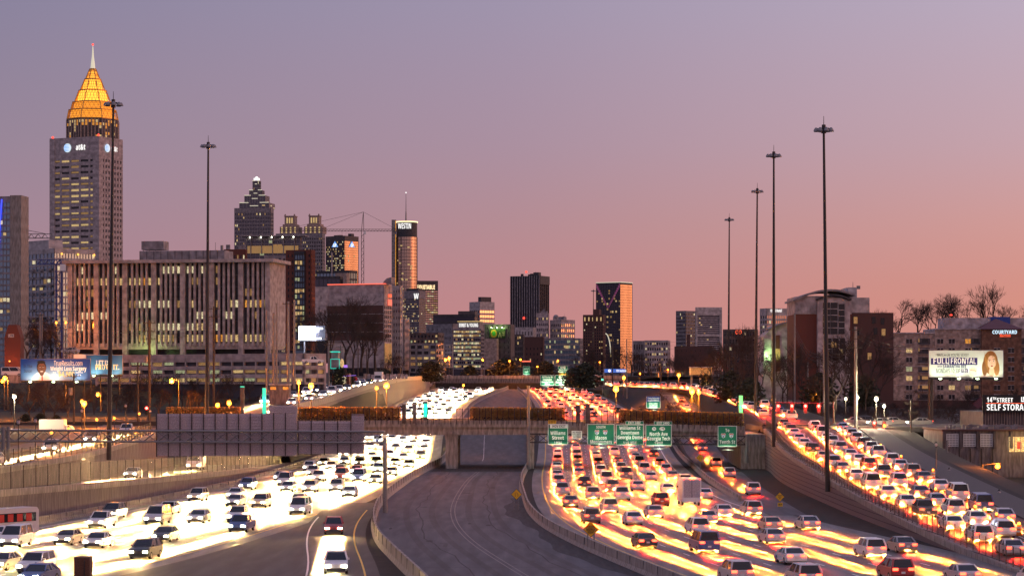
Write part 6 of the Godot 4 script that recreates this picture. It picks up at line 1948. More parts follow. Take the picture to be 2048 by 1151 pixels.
func panel_sign(label: String, r: Array, d: float, lines: Array, col := "sign_green", legs := 0.0) -> Node3D:
	var k := d / F
	var w: float = (r[2] - r[0]) * k
	var h: float = (r[3] - r[1]) * k
	var o := thing("road_sign", label, "road sign", P((r[0] + r[2]) / 2, (r[1] + r[3]) / 2, d))
	var b := MB.new()
	b.cb(Vector3(0, 0, -0.06), Vector3(w, h, 0.1))
	part("border", b, "letter_white", o)
	b = MB.new()
	var i := minf(0.09, w * 0.03)
	b.cb(Vector3(0, 0, -0.02), Vector3(w - 2 * i, h - 2 * i, 0.08))
	part("panel", b, col, o)
	b = MB.new()
	for s in [-0.3, 0.3]: b.cb(Vector3(w * s, 0 if legs == 0 else -h / 2 - legs / 2, -0.2), Vector3(0.12, h * 1.05 if legs == 0 else h + legs, 0.16))
	part("bracket" if legs == 0 else "leg", b, "weathered_steel", o)
	b = MB.new()
	b.cb(Vector3(0, -h / 2 - 0.5, 1.3), Vector3(minf(w * 0.6, 2.4), 0.16, 0.3))
	for s in [-0.25, 0.25]: b.bar(Vector3(w * s, -h / 2 - 0.35, 0.0), Vector3(w * s, -h / 2 - 0.5, 1.3), 0.06)
	part("lamp_housing", b, "weathered_steel", o)
	omni(o, Vector3(0, -h / 2 - 0.3, 1.7), Color(0.9, 1.0, 0.85), w * h * (0.55 if d < 500 else 1.2), 0.3)
	for q in lines:
		var y: float = h / 2 - q[1] * k
		match q[4]:
			"i":
				shield(o, q[3] * k, y, q[2] * k)
				text(q[0], q[2] * 0.55 * k, "letter_white", o, Vector3(q[3] * k, y - 0.05, 0.085), q[2] * 0.7 * k)
			"u":
				b = MB.new()
				b.tube(Vector3(0, 0, 0), Vector3(0, 0, 0.03), q[2] * 0.62 * k, q[2] * 0.62 * k, 12)
				var e := part("route_shield", b, "letter_white", o)
				e.position = Vector3(q[3] * k + (0.2 if q[0].length() > 2 else 0.0), y, 0.02)
				e.scale.x = 1.5 if q[0].length() > 2 else 1.1
				text(q[0], q[2] * 0.7 * k, "letter_black", o, e.position + Vector3(0, 0, 0.04), q[2] * k * (1.3 if q[0].length() > 2 else 0.8))
			"strip":
				quad_part("white_strip", o, 0.1, y, 0.04, w * 0.86, 7.5 * k, "sign_white", 0.03)
				text(q[0], q[2] * k, "letter_black", o, Vector3(0.15, y, 0.06), q[3] * k)
				quad_part("lozenge", o, -w * 0.44, y, 0.04, 2.6 * k, 6 * k, "letter_black", 0.03)
			"tab":
				quad_part("exit_tab", o, -w * 0.29, y, -0.02, 16 * k, 6.6 * k, "sign_yellow", 0.08)
				text(q[0], q[2] * k, "letter_black", o, Vector3(-w * 0.29, y, 0.04), q[3] * k)
			"tab2":
				quad_part("exit_tab_edge", o, w * 0.17, y, -0.05, 36 * k, 6.8 * k, "letter_white", 0.08)
				quad_part("exit_tab", o, w * 0.17, y, -0.02, 35 * k, 5.8 * k, col, 0.08)
				text(q[0], q[2] * k, "letter_white", o, Vector3(w * 0.17, y, 0.04), q[3] * k)
			"yl":
				quad_part("yellow_field", o, 0, y, 0.03, w * 0.97, 4.2 * k, "sign_yellow", 0.03)
				text(q[0], q[2] * k, "letter_black", o, Vector3(0, y, 0.06), q[3] * k)
			"bluetop":
				quad_part("blue_field", o, 0, y + 0.05, 0.03, w * 0.97, 10.8 * k, "sign_blue", 0.03)
			"k": text(q[0], q[2] * k, "letter_black", o, Vector3(0, y, 0.035), q[3] * k)
			"z": text(q[0], q[2] * k, "letter_white", o, Vector3(0, y, 0.07), q[3] * k)
			_: text(q[0], q[2] * k, "letter_white", o, Vector3(0, y, 0.035), q[3] * k)
	return o

func print_mat(key: String, im: Image) -> void:
	var m := StandardMaterial3D.new()
	m.resource_name = key
	m.albedo_texture = ImageTexture.create_from_image(im)
	m.roughness = 0.6
	M[key] = m
func blob(im: Image, cx: float, cy: float, rx: float, ry: float, c: Color, soft := 0.12, cut := -9999.0) -> void:
	for y in range(maxi(0, int(cy - ry)), mini(im.get_height(), int(cy + ry) + 1)):
		for x in range(maxi(0, int(cx - rx)), mini(im.get_width(), int(cx + rx) + 1)):
			if y < cut: continue
			var r := Vector2((x - cx) / rx, (y - cy) / ry).length()
			if r < 1.0: im.set_pixel(x, y, im.get_pixel(x, y).lerp(c, clampf((1.0 - r) / soft, 0, 1)))

func billboards() -> void:
	# left: blue poster with a man in shirt and tie
	var im := Image.create(556, 172, false, Image.FORMAT_RGB8)
	for y in 172:
		for x in 556:
			var g := clampf(1.15 - Vector2((x - 230) / 330.0, (y - 175) / 150.0).length(), 0, 1)
			im.set_pixel(x, y, Color(0.06, 0.25, 0.58).lerp(Color(0.72, 0.83, 0.92), g))
	blob(im, 170, 190, 88, 92, Color(0.93, 0.93, 0.95), 0.06)
	blob(im, 168, 108, 20, 30, Color(0.36, 0.21, 0.15), 0.1)
	blob(im, 166, 66, 39, 56, Color(0.07, 0.05, 0.05), 0.08)
	blob(im, 168, 76, 34, 48, Color(0.42, 0.25, 0.18), 0.12)
	blob(im, 164, 24, 36, 15, Color(0.06, 0.045, 0.045), 0.3)
	for s in [-1, 1]:
		blob(im, 168 + s * 13, 66, 7, 3.4, Color(0.9, 0.88, 0.86), 0.3)
		blob(im, 168 + s * 13, 66, 3.2, 3.4, Color(0.05, 0.03, 0.03), 0.3)
		blob(im, 168 + s * 13, 57, 10, 3, Color(0.09, 0.05, 0.04), 0.4)
		blob(im, 168 + s * 34, 72, 4, 10, Color(0.36, 0.2, 0.15), 0.4)
	blob(im, 168, 82, 6, 9, Color(0.34, 0.19, 0.14), 0.8)
	blob(im, 168, 100, 15, 5, Color(0.9, 0.85, 0.82), 0.3)
	blob(im, 168, 106, 13, 3, Color(0.45, 0.2, 0.18), 0.5)
	blob(im, 172, 160, 7, 32, Color(0.75, 0.45, 0.42), 0.2)
	print_mat("poster_doctor", im)
	var o := billboard("blue billboard with a man in a white shirt and tie, on the left", [41, 717.5, 180, 760], 511, "poster_doctor", 800, 3)
	var k := 511.0 / F
	text("TrueResults.com", 1.0, "letter_white", o, Vector3(26 * k, 12.5 * k, 0.06), 57 * k, "Droid Sans", "lettering", false)
	text("Weight Loss Surgery", 0.85, "letter_white", o, Vector3(26 * k, 2 * k, 0.06), 72 * k)
	text("$4,500", 1.05, "letter_gold", o, Vector3(22 * k, -9 * k, 0.06), 32 * k)
	text("for as\nlittle as", 0.3, "letter_white", o, Vector3(-2 * k, -8 * k, 0.06), 8 * k)
	text("Cash Price\nall in", 0.3, "letter_white", o, Vector3(48 * k, -8 * k, 0.06), 14 * k)
	text("Dr. Titus\nDuncan", 0.62, "letter_black", o, Vector3(-55 * k, 2 * k, 0.06), 17 * k, "Droid Sans", "lettering", false)
	im = Image.create(256, 160, false, Image.FORMAT_RGB8)
	for y in 160:
		for x in 256:
			im.set_pixel(x, y, Color(0.05, 0.28, 0.5).lerp(Color(0.3, 0.55, 0.75), clampf(float(y) / 190 + 0.2 * sin(x * 0.03), 0, 1)))
	print_mat("poster_plain", im)
	o = billboard("blue billboard reading Let us prove it, behind the man's poster", [172, 710, 244, 748], 532, "poster_plain", 790, 2)
	k = 532.0 / F
	text("LET US", 1.0, "letter_white", o, Vector3(-3 * k, 3.5 * k, 0.06), 27 * k, "Droid Serif")
	text("PROVE IT.", 1.05, "letter_gold", o, Vector3(6 * k, -5 * k, 0.06), 48 * k, "Droid Serif")
	quad_part("torn_corner", o, -31 * k, -3 * k, 0.06, 7 * k, 30 * k, "sign_white", 0.06)
	quad_part("back_panel", o, -40 * k, 17 * k, -0.4, 44 * k, 8 * k, "sign_white", 0.2)
	# right: white poster with a woman
	im = Image.create(592, 212, false, Image.FORMAT_RGB8)
	im.fill(Color(0.86, 0.9, 0.86))
	for y in range(52, 118):
		for x in range(14, 386):
			var off := int((x - 14) * 0.02)
			if y > 54 + (6 - off if x < 155 else -4 + off) and y < 112 + off * 0.5 and absi(x - 156) > 3: im.set_pixel(x, y, Color(0.16, 0.12, 0.42))
	blob(im, 490, 215, 78, 62, Color(0.9, 0.84, 0.78), 0.1)
	blob(im, 492, 96, 60, 96, Color(0.55, 0.34, 0.12), 0.06)
	blob(im, 444, 140, 24, 66, Color(0.5, 0.3, 0.1), 0.2)
	blob(im, 540, 140, 24, 66, Color(0.6, 0.38, 0.15), 0.2)
	blob(im, 500, 170, 24, 44, Color(0.86, 0.66, 0.54), 0.2)
	blob(im, 500, 92, 38, 56, Color(0.9, 0.73, 0.62), 0.1)
	for q in 12: blob(im, 446 + q * 5 + (q / 6) * 30, 60 + (q % 5) * 12, 4, 54, Color(0.72, 0.5, 0.22), 0.7)
	blob(im, 500, 96, 34, 50, Color(0.91, 0.74, 0.63), 0.2)
	for s in [-1, 1]:
		blob(im, 500 + s * 16, 84, 8, 4.5, Color(0.95, 0.93, 0.9), 0.3)
		blob(im, 500 + s * 16, 84, 4, 4.5, Color(0.15, 0.12, 0.1), 0.3)
		blob(im, 500 + s * 17, 72 - s * 2, 11, 3, Color(0.4, 0.25, 0.12), 0.4)
	blob(im, 502, 102, 6, 8, Color(0.8, 0.6, 0.5), 0.8)
	blob(im, 502, 124, 10, 7, Color(0.6, 0.2, 0.2), 0.3)
	blob(im, 502, 125, 5, 3, Color(0.2, 0.05, 0.05), 0.4)
	blob(im, 350, 178, 34, 34, Color(0.88, 0.76, 0.68), 0.2)
	for q in 5: blob(im, 326 + q * 12, 150 + absi(q - 2) * 4, 6, 22, Color(0.86, 0.73, 0.64), 0.3)
	for q in 9: blob(im, 328 + q * 6, 152 + (q % 2) * 5 + q, 4, 2.4, Color(0.2, 0.1, 0.08), 0.4)
	print_mat("poster_show", im)
	o = billboard("floodlit white billboard with a blonde woman, in front of the tan hotel", [1859, 701, 2007, 754], 480, "poster_show", 872, 4, 1863.5)
	k = 480.0 / F
	text("WATCH OR YOU'RE SEXIST", 0.52, "letter_black", o, Vector3(-27 * k, 17.5 * k, 0.06), 64 * k, "Droid Sans", "lettering", false)
	text("FULL", 1.15, "letter_white", o, Vector3(-51 * k, 5.5 * k, 0.06), 30 * k)
	text("FRONTAL", 1.15, "letter_white", o, Vector3(-6 * k, 5.5 * k, 0.06), 50 * k)
	text("WITH", 0.3, "letter_navy", o, Vector3(-53 * k, -5.5 * k, 0.06), 9 * k)
	text("SAMANTHA BEE", 0.62, "letter_navy", o, Vector3(-23 * k, -5.5 * k, 0.06), 47 * k)
	text("MONDAYS 10:30P", 0.8, "letter_black", o, Vector3(-36 * k, -14.5 * k, 0.06), 48 * k, "Droid Sans", "lettering", false)
	quad_part("logo_plate", o, -3 * k, -14 * k, 0.05, 13 * k, 7.5 * k, "letter_navy", 0.06)
	text("tbs", 0.66, "letter_white", o, Vector3(-3 * k, -13.6 * k, 0.1), 10 * k)
	quad_part("name_plate", o, 0, -28.6 * k, 0.1, 27 * k, 3.4 * k, "sign_white", 0.06)
	text("OUTFRONT", 0.28, "letter_black", o, Vector3(0, -28.6 * k, 0.16), 22 * k)
	# the bright video billboard
	var d := 700.0
	k = d / F
	o = thing("video_billboard", "dazzling white video billboard on a thin post beside the garage", "billboard", P(623, 666, d))
	var b := MB.new()
	b.cb(Vector3(0, 0, -0.5), Vector3(54 * k, 30 * k, 0.8))
	part("cabinet", b, "dark_panel", o)
	quad_part("screen", o, -9 * k, 0, 0.0, 34 * k, 28 * k, "screen_white", 0.1)
	quad_part("screen", o, 15.5 * k, 9.5 * k, 0.0, 14 * k, 3.4 * k, "screen_white", 0.1)
	quad_part("screen", o, 11.5 * k, 4.5 * k, 0.0, 6 * k, 6 * k, "screen_white", 0.1)
	quad_part("screen", o, 14 * k, -10.5 * k, 0.0, 11 * k, 3.4 * k, "screen_white", 0.1)
	for q in [[-16, -2, 3, 3], [-13, -1, 2, 3], [-17, -8, 3, 2.4], [-12, -8, 4, 2.4], [-4, -9, 6, 3]]: quad_part("screen_figure", o, q[0] * k, q[1] * k, 0.08, q[2] * k, q[3] * k, "neon_blue" if q[0] == -4 else "dark_panel", 0.06)
	b = MB.new()
	b.tube(Vector3(-15 * k, -16 * k, -0.6), Vector3(-15 * k, -60 * k, -0.6), 0.22, 0.25, 8)
	part("post", b, "steel", o)
	omni(o, Vector3(-6 * k, 0, 3.5), Color(0.85, 0.88, 1), 180, 1.5)
	# lit banner over the far street
	o = thing("street_banner", "lit blue banner sign spanning two posts beyond the bridge", "sign", P(1230, 741, 850))
	k = 850.0 / F
	quad_part("banner_light", o, 0, 0, 0, 42 * k, 7.4 * k, "banner_blue", 0.3)
	text("CDS Institute", 0.75, "sign_light_white", o, Vector3(2.2, 0, 0.2), 20 * k)
	b = MB.new()
	b.tube(Vector3(-11 * k, 0, 0.1), Vector3(-11 * k, 0, 0.2), 0.5, 0.5, 12)
	part("round_mark", b, "sign_light_white", o)
	for s in [-21.8, 21.8]:
		b = MB.new()
		b.box(Vector3(s * k - 0.12, -34 * k, -0.12), Vector3(s * k + 0.12, 4 * k, 0.12))
		part("post", b, "steel", o)

func billboard(label: String, r: Array, d: float, m: String, foot: float, lamps: int, px := 0.0) -> Node3D:
	var k := d / F
	var w: float = (r[2] - r[0]) * k
	var h: float = (r[3] - r[1]) * k
	var o := thing("billboard", label, "billboard", P((r[0] + r[2]) / 2, (r[1] + r[3]) / 2, d))
	var b := MB.new()
	b.cb(Vector3(0, 0, -0.22), Vector3(w + 0.2, h + 0.2, 0.4))
	part("frame", b, "grey_panel", o)
	b = MB.new()
	b.quad(Vector3(-w / 2, -h / 2, 0.02), Vector3(w / 2, -h / 2, 0.02), Vector3(w / 2, h / 2, 0.02), Vector3(-w / 2, h / 2, 0.02))
	part("poster", b, m, o)
	b = MB.new()
	var x: float = (px - (r[0] + r[2]) / 2) * k if px > 0 else 0.0
	var f: float = -(foot - (r[1] + r[3]) / 2) * k
	if px > 0: b.tube(Vector3(x, f, -1.0), Vector3(x, -h / 2, -1.0), 0.52, 0.5, 14)
	else:
		for s in [-0.4, -0.13, 0.13, 0.4]: b.tube(Vector3(w * s, f, -1.0), Vector3(w * s, -h / 2, -1.0), 0.16, 0.16, 8)
	b.cb(Vector3(0, -h / 2 - 0.3, -0.7), Vector3(w, 0.3, 0.5))
	part("support", b, "dark_steel", o)
	b = MB.new()
	b.cb(Vector3(0, -h / 2 - 0.5, 0.8), Vector3(w, 0.06, 1.2))
	part("catwalk", b, "weathered_steel", o)
	for i in lamps:
		var lx := w * ((i + 0.5) / lamps - 0.5)
		b = MB.new()
		b.cb(Vector3(lx, -h / 2 - 0.35, 2.2), Vector3(0.5, 0.22, 0.3))
		part("lamp", b, "green_lamp", o)
		var bar := MB.new()
		bar.bar(Vector3(lx, -h / 2 - 0.45, 0.2), Vector3(lx, -h / 2 - 0.45, 2.2), 0.07)
		part("lamp_arm", bar, "weathered_steel", o)
		spot(o, Vector3(lx, -h / 2 - 0.1, 2.25), Vector3(lx, h * 0.1, 0), Color(0.92, 1.0, 0.88), 13, 62, 0.2)
	return o

func dist(py: float, fy: Callable, lo := 130.0, hi := 480.0) -> float:   # how far off the ground fy is seen at that row
	for i in 40:
		var m := (lo + hi) / 2
		if HOR + (EYE - fy.call(m)) * F / m > py: lo = m
		else: hi = m
	return (lo + hi) / 2

func small_signs() -> void:
	for q in [[1033, 988, 11, 1020, 302, "keep", "yellow diamond sign with a black lane symbol on the ramp barrier"], [1182, 1058, 16, 1102, 229, "MERGE", "yellow diamond sign reading Lane ends merge right on two posts"], [1401, 915, 8.5, 938, 400, "curve", "yellow diamond sign with a curved arrow at the entrance ramp"], [1560, 993, 9.5, 1024, 300, "plate", "yellow diamond sign with a small plate below, at the foot of the block wall"], [1383, 800, 6, 820, 690, "curve", "small far yellow diamond sign beside the entrance ramp"]]:
		var d: float = q[4]
		var k := d / F
		var s: float = q[2] * k
		var o := thing("warning_sign", q[6], "road sign", P(q[0], q[1], d))
		var b := MB.new()
		b.prism(PackedVector2Array([Vector2(0, -s), Vector2(s, 0), Vector2(0, s), Vector2(-s, 0)]), -0.04, 0.0)
		part("border", b, "letter_black", o)
		b = MB.new()
		s -= 0.05
		b.prism(PackedVector2Array([Vector2(0, -s), Vector2(s, 0), Vector2(0, s), Vector2(-s, 0)]), 0.0, 0.03)
		part("panel", b, "sign_yellow", o)
		var f: float = -(q[3] - q[1]) * k - 0.1
		for z in ([-0.42, 0.42] if q[2] > 10 else [0.0]):
			b = MB.new()
			b.box(Vector3(z * s - 0.05, f, -0.14), Vector3(z * s + 0.05, s * 0.4, -0.05))
			part("post", b, "steel", o)
		if q[5] == "MERGE":
			text("LANE ENDS", 0.17, "letter_black", o, Vector3(0, 0.26, 0.04), 0.72)
			text("MERGE", 0.24, "letter_black", o, Vector3(0, 0.0, 0.04), 0.86)
			text("RIGHT", 0.22, "letter_black", o, Vector3(0, -0.27, 0.04), 0.62)
		elif q[5] == "plate":
			text("LANE ENDS\nMERGE\nLEFT", 0.12, "letter_black", o, Vector3(0, 0, 0.04), 0.6)
			b = MB.new()
			b.cb(Vector3(0.05, -15.5 * k, 0), Vector3(0.62, 0.45, 0.05))
			part("plate", b, "sign_yellow", o)
			text("500 FT", 0.16, "letter_black", o, Vector3(0.05, -15.5 * k, 0.04), 0.5)
		else:
			b = MB.new()
			b.bar(Vector3(-0.16, -0.3, 0.04), Vector3(-0.16, 0.24, 0.04), 0.09, 0.03)
			b.bar(Vector3(0.18, -0.3, 0.04), Vector3(0.18, -0.02, 0.04), 0.09, 0.03)
			b.bar(Vector3(0.18, -0.02, 0.04), Vector3(0.03, 0.24, 0.04), 0.09, 0.03)
			part("black_symbol", b, "letter_black", o)
	# drums along the works
	var dr := thing("traffic_drum", "orange drum with white bands at the right edge of the frontage road", "traffic drum", Vector3.ZERO, 0, "orange drums along the frontage road")
	var b := MB.new()
	b.lathe(Vector3.ZERO, [Vector2(0.3, 0), Vector2(0.3, 0.1), Vector2(0.27, 0.1), Vector2(0.22, 1.05), Vector2(0.0, 1.1)], 12)
	part("drum", b, "orange_plastic", dr)
	for y in [0.35, 0.72]:
		b = MB.new()
		b.lathe(Vector3(0, y, 0), [Vector2(0.285 - y * 0.05, 0), Vector2(0.28 - y * 0.05, 0.16)], 12)
		part("white_band", b, "sign_white", dr)
	b = MB.new()
	b.ball(Vector3(0, 1.2, 0), 0.13, 8)
	part("amber_signal", b, "amber_signal", dr)
	var spots := [[1803, 929], [1826, 945], [1867, 958], [1849, 987], [1856, 990], [1872, 998], [1885, 1005], [1901, 1014], [1919, 1023], [1951, 1035], [1971, 1042], [1994, 1051], [2018, 1059], [2039, 1071], [1742, 900], [1762, 905]]
	var ranks := []
	for q in spots:
		var r := 0
		for q2 in spots: r += int(q2[0] < q[0])
		ranks.append(r)
	dr.set_meta("label", "orange drum with white bands, %s from the left along the frontage road" % nth(ranks[0]))
	for i in spots.size():
		var d := dist(spots[i][1], ye)
		var at := Vector3(X(spots[i][0], d), ye(d) + 0.02, -d)
		if i == 0: dr.position = at
		else: dup(dr, at, 0.0, "orange drum with white bands, %s from the left along the frontage road" % nth(ranks[i]))
	for q in [[1941, 1006, "left"], [1959, 1006, "right"]]:
		var d := dist(1012, ye)
		var o := thing("works_sign", "orange road works board, the %s of two beside the pavement" % q[2], "road sign", P(q[0], 1015, d + 2))
		b = MB.new()
		b.cb(Vector3(0, 0.85, 0), Vector3(0.85, 0.62, 0.06))
		part("panel", b, "orange_plastic", o)
		text("ROAD\nWORK", 0.2, "letter_black", o, Vector3(0, 0.85, 0.06), 0.6)
		b = MB.new()
		for s in [-0.3, 0.3]: b.box(Vector3(s - 0.04, -0.3, -0.1), Vector3(s + 0.04, 1.2, -0.04))
		part("leg", b, "steel", o)
	# lane boards on the beam at the crossing
	var ln := thing("lane_sign_beam", "row of small white lane arrow boards on a beam at the crossing", "road sign", P(1755, 886, 425))
	var k := 425.0 / F
	b = MB.new()
	b.bar(Vector3(-40 * k, 0.2, -0.1), Vector3(40 * k, -0.1, -0.1), 0.1)
	for s in [-34, 32]: b.box(Vector3(s * k - 0.06, -2.5, -0.2), Vector3(s * k + 0.06, 0.2, -0.1))
	part("beam", b, "steel", ln)
	for q in [-26, -11, 2, 12, 22, 32]:
		quad_part("board", ln, q * k, 0.0, 0.0, 0.75, 0.95, "sign_white" if q != -11 and q != 2 else "sign_back", 0.06)
		b = MB.new()
		b.bar(Vector3(q * k, -0.3, 0.05), Vector3(q * k, 0.25, 0.05), 0.1, 0.04)
		if q % 3 == 1: b.bar(Vector3(q * k, 0.0, 0.05), Vector3(q * k + 0.25, 0.22, 0.05), 0.1, 0.04)
		else: b.tri(Vector3(q * k - 0.2, 0.12, 0.06), Vector3(q * k + 0.2, 0.12, 0.06), Vector3(q * k, 0.4, 0.06))
		part("arrow", b, "letter_black", ln)
	# stop signs at the upper left road and a white van-shaped trailer on the left lawn
	for q in [[704, 760, "left"], [711, 757, "right"]]:
		var o := thing("stop_sign", "red octagonal sign seen beside the upper left road, %s of two" % q[2], "road sign", P(q[0], q[1], 690))
		b = MB.new()
		b.tube(Vector3(0, 0, -0.03), Vector3(0, 0, 0.03), 0.55, 0.55, 8)
		part("panel", b, "sign_red", o)
		b = MB.new()
		b.box(Vector3(-0.05, -2.4, -0.12), Vector3(0.05, 0.4, -0.04))
		part("post", b, "steel", o)
	# the blank white barrier of panels under the brick hotel
	var o2 := thing("panel_fence", "pale concrete panel fence along the upper left road", "fence", P(727, 757, 760))
	k = 760.0 / F
	for i in 12:
		var bb := MB.new()
		bb.box(Vector3(i * 7.5 * k, 0, 0), Vector3((i * 7.5 + 5.8) * k, (10.5 - (i % 3)) * k, 0.2))
		part("panel", bb, "pale_stone" if i % 3 else "tan_stucco", o2)
	o2 = thing("utility_cabin", "plain grey cabin with two lit windows left of the upper road", "cabin", P(556, 812, 500))
	k = 500.0 / F
	b = MB.new()
	b.box(Vector3(-18 * k, -1, -4), Vector3(22 * k, 42 * k, 0))
	part("wall", b, "wall_concrete", o2)
	b = MB.new()
	b.box(Vector3(-19 * k, 42 * k, -4.3), Vector3(23 * k, 45 * k, 0.3))
	part("roof", b, "precast", o2)
	for q in [-10, 15]: quad_part("lit_window", o2, q * k, 36 * k, 0.04, 11 * k, 5.5 * k, "lit_amber", 0.06)
	o2 = thing("foreground_post", "square brown post end rising at the bottom left corner", "post", Vector3(X(166, 118), 0, -118))
	b = MB.new()
	b.box(Vector3(-0.38, -0.1, -0.38), Vector3(0.38, 7.45, 0.38))
	part("shaft", b, "brick_brown", o2)
	b = MB.new()
	b.box(Vector3(0.1, 2.0, 0.381), Vector3(0.14, 7.3, 0.42))
	part("seam", b, "dark_steel", o2)

func mast(label: String, px0: float, py0: float, px1: float, py1: float, d: float, s := 0.82) -> void:
	var o := thing("high_mast", label, "light mast", P(px1, py1, d))
	var t := P(px0, py0, d) - P(px1, py1, d)
	var b := MB.new()
	b.tube(Vector3(0, -1, 0), t, 0.42 * s, 0.18 * s, 12)
	part("pole", b, "dark_steel", o)
	b = MB.new()
	b.tube(t + Vector3(0, -0.6, 0), t + Vector3(0, 0.5, 0), 0.4 * s, 0.3 * s, 10)
	b.tube(t, t + Vector3(0, 1.6, 0), 0.06, 0.03, 5)
	for i in 8: 
		var g := TAU * i / 8
		b.bar(t, t + Vector3(sin(g), 0, cos(g)) * 1.0 * s, 0.12)
	part("ring", b, "dark_steel", o)
	for i in 8:
		var g := TAU * i / 8 + 0.2
		var l := MB.new()
		l.lathe(t + Vector3(sin(g) * 1.25 * s, -0.45 * s, cos(g) * 1.25 * s), [Vector2(0.42 * s, 0), Vector2(0.34 * s, 0.28 * s), Vector2(0.16 * s, 0.55 * s), Vector2(0, 0.6 * s)], 10)
		part("lamp_housing", l, "steel", o)

func street_lamp(label: String, px: float, py: float, base: float, d: float, kind := "sodium_lamp", e := 150.0, arm := 0.0, r := 0.3, group := "", pole := "dark_steel") -> Node3D:
	var o := thing("street_lamp", label, "street lamp", P(px + arm, base, d), 0, group)
	var h := (base - py) * d / F
	var ax := -arm * d / F
	var b := MB.new()
	b.tube(Vector3(0, -0.3, 0), Vector3(0, h + (0.25 if arm != 0 else -r), 0), 0.11, 0.07, 8)
	if arm != 0: b.tube(Vector3(0, h + 0.2, 0), Vector3(ax, h + 0.45, 0), 0.05, 0.05, 6)
	part("pole", b, pole, o)
	b = MB.new()
	b.cb(Vector3(ax, h + r * 0.9 + 0.08, 0), Vector3(r * 1.6, 0.12, r * 1.6))
	part("lamp_cap", b, "dark_steel", o)
	b = MB.new()
	b.ball(Vector3(ax, h, 0), r, 12)
	part("lamp_bulb", b, kind, o)
	omni(o, Vector3(ax, h - 0.2, r + 0.7), Color(1, 0.93, 0.75) if kind == "white_lamp" else Color(1, 0.52, 0.14), e, minf(r, 0.3))
	return o

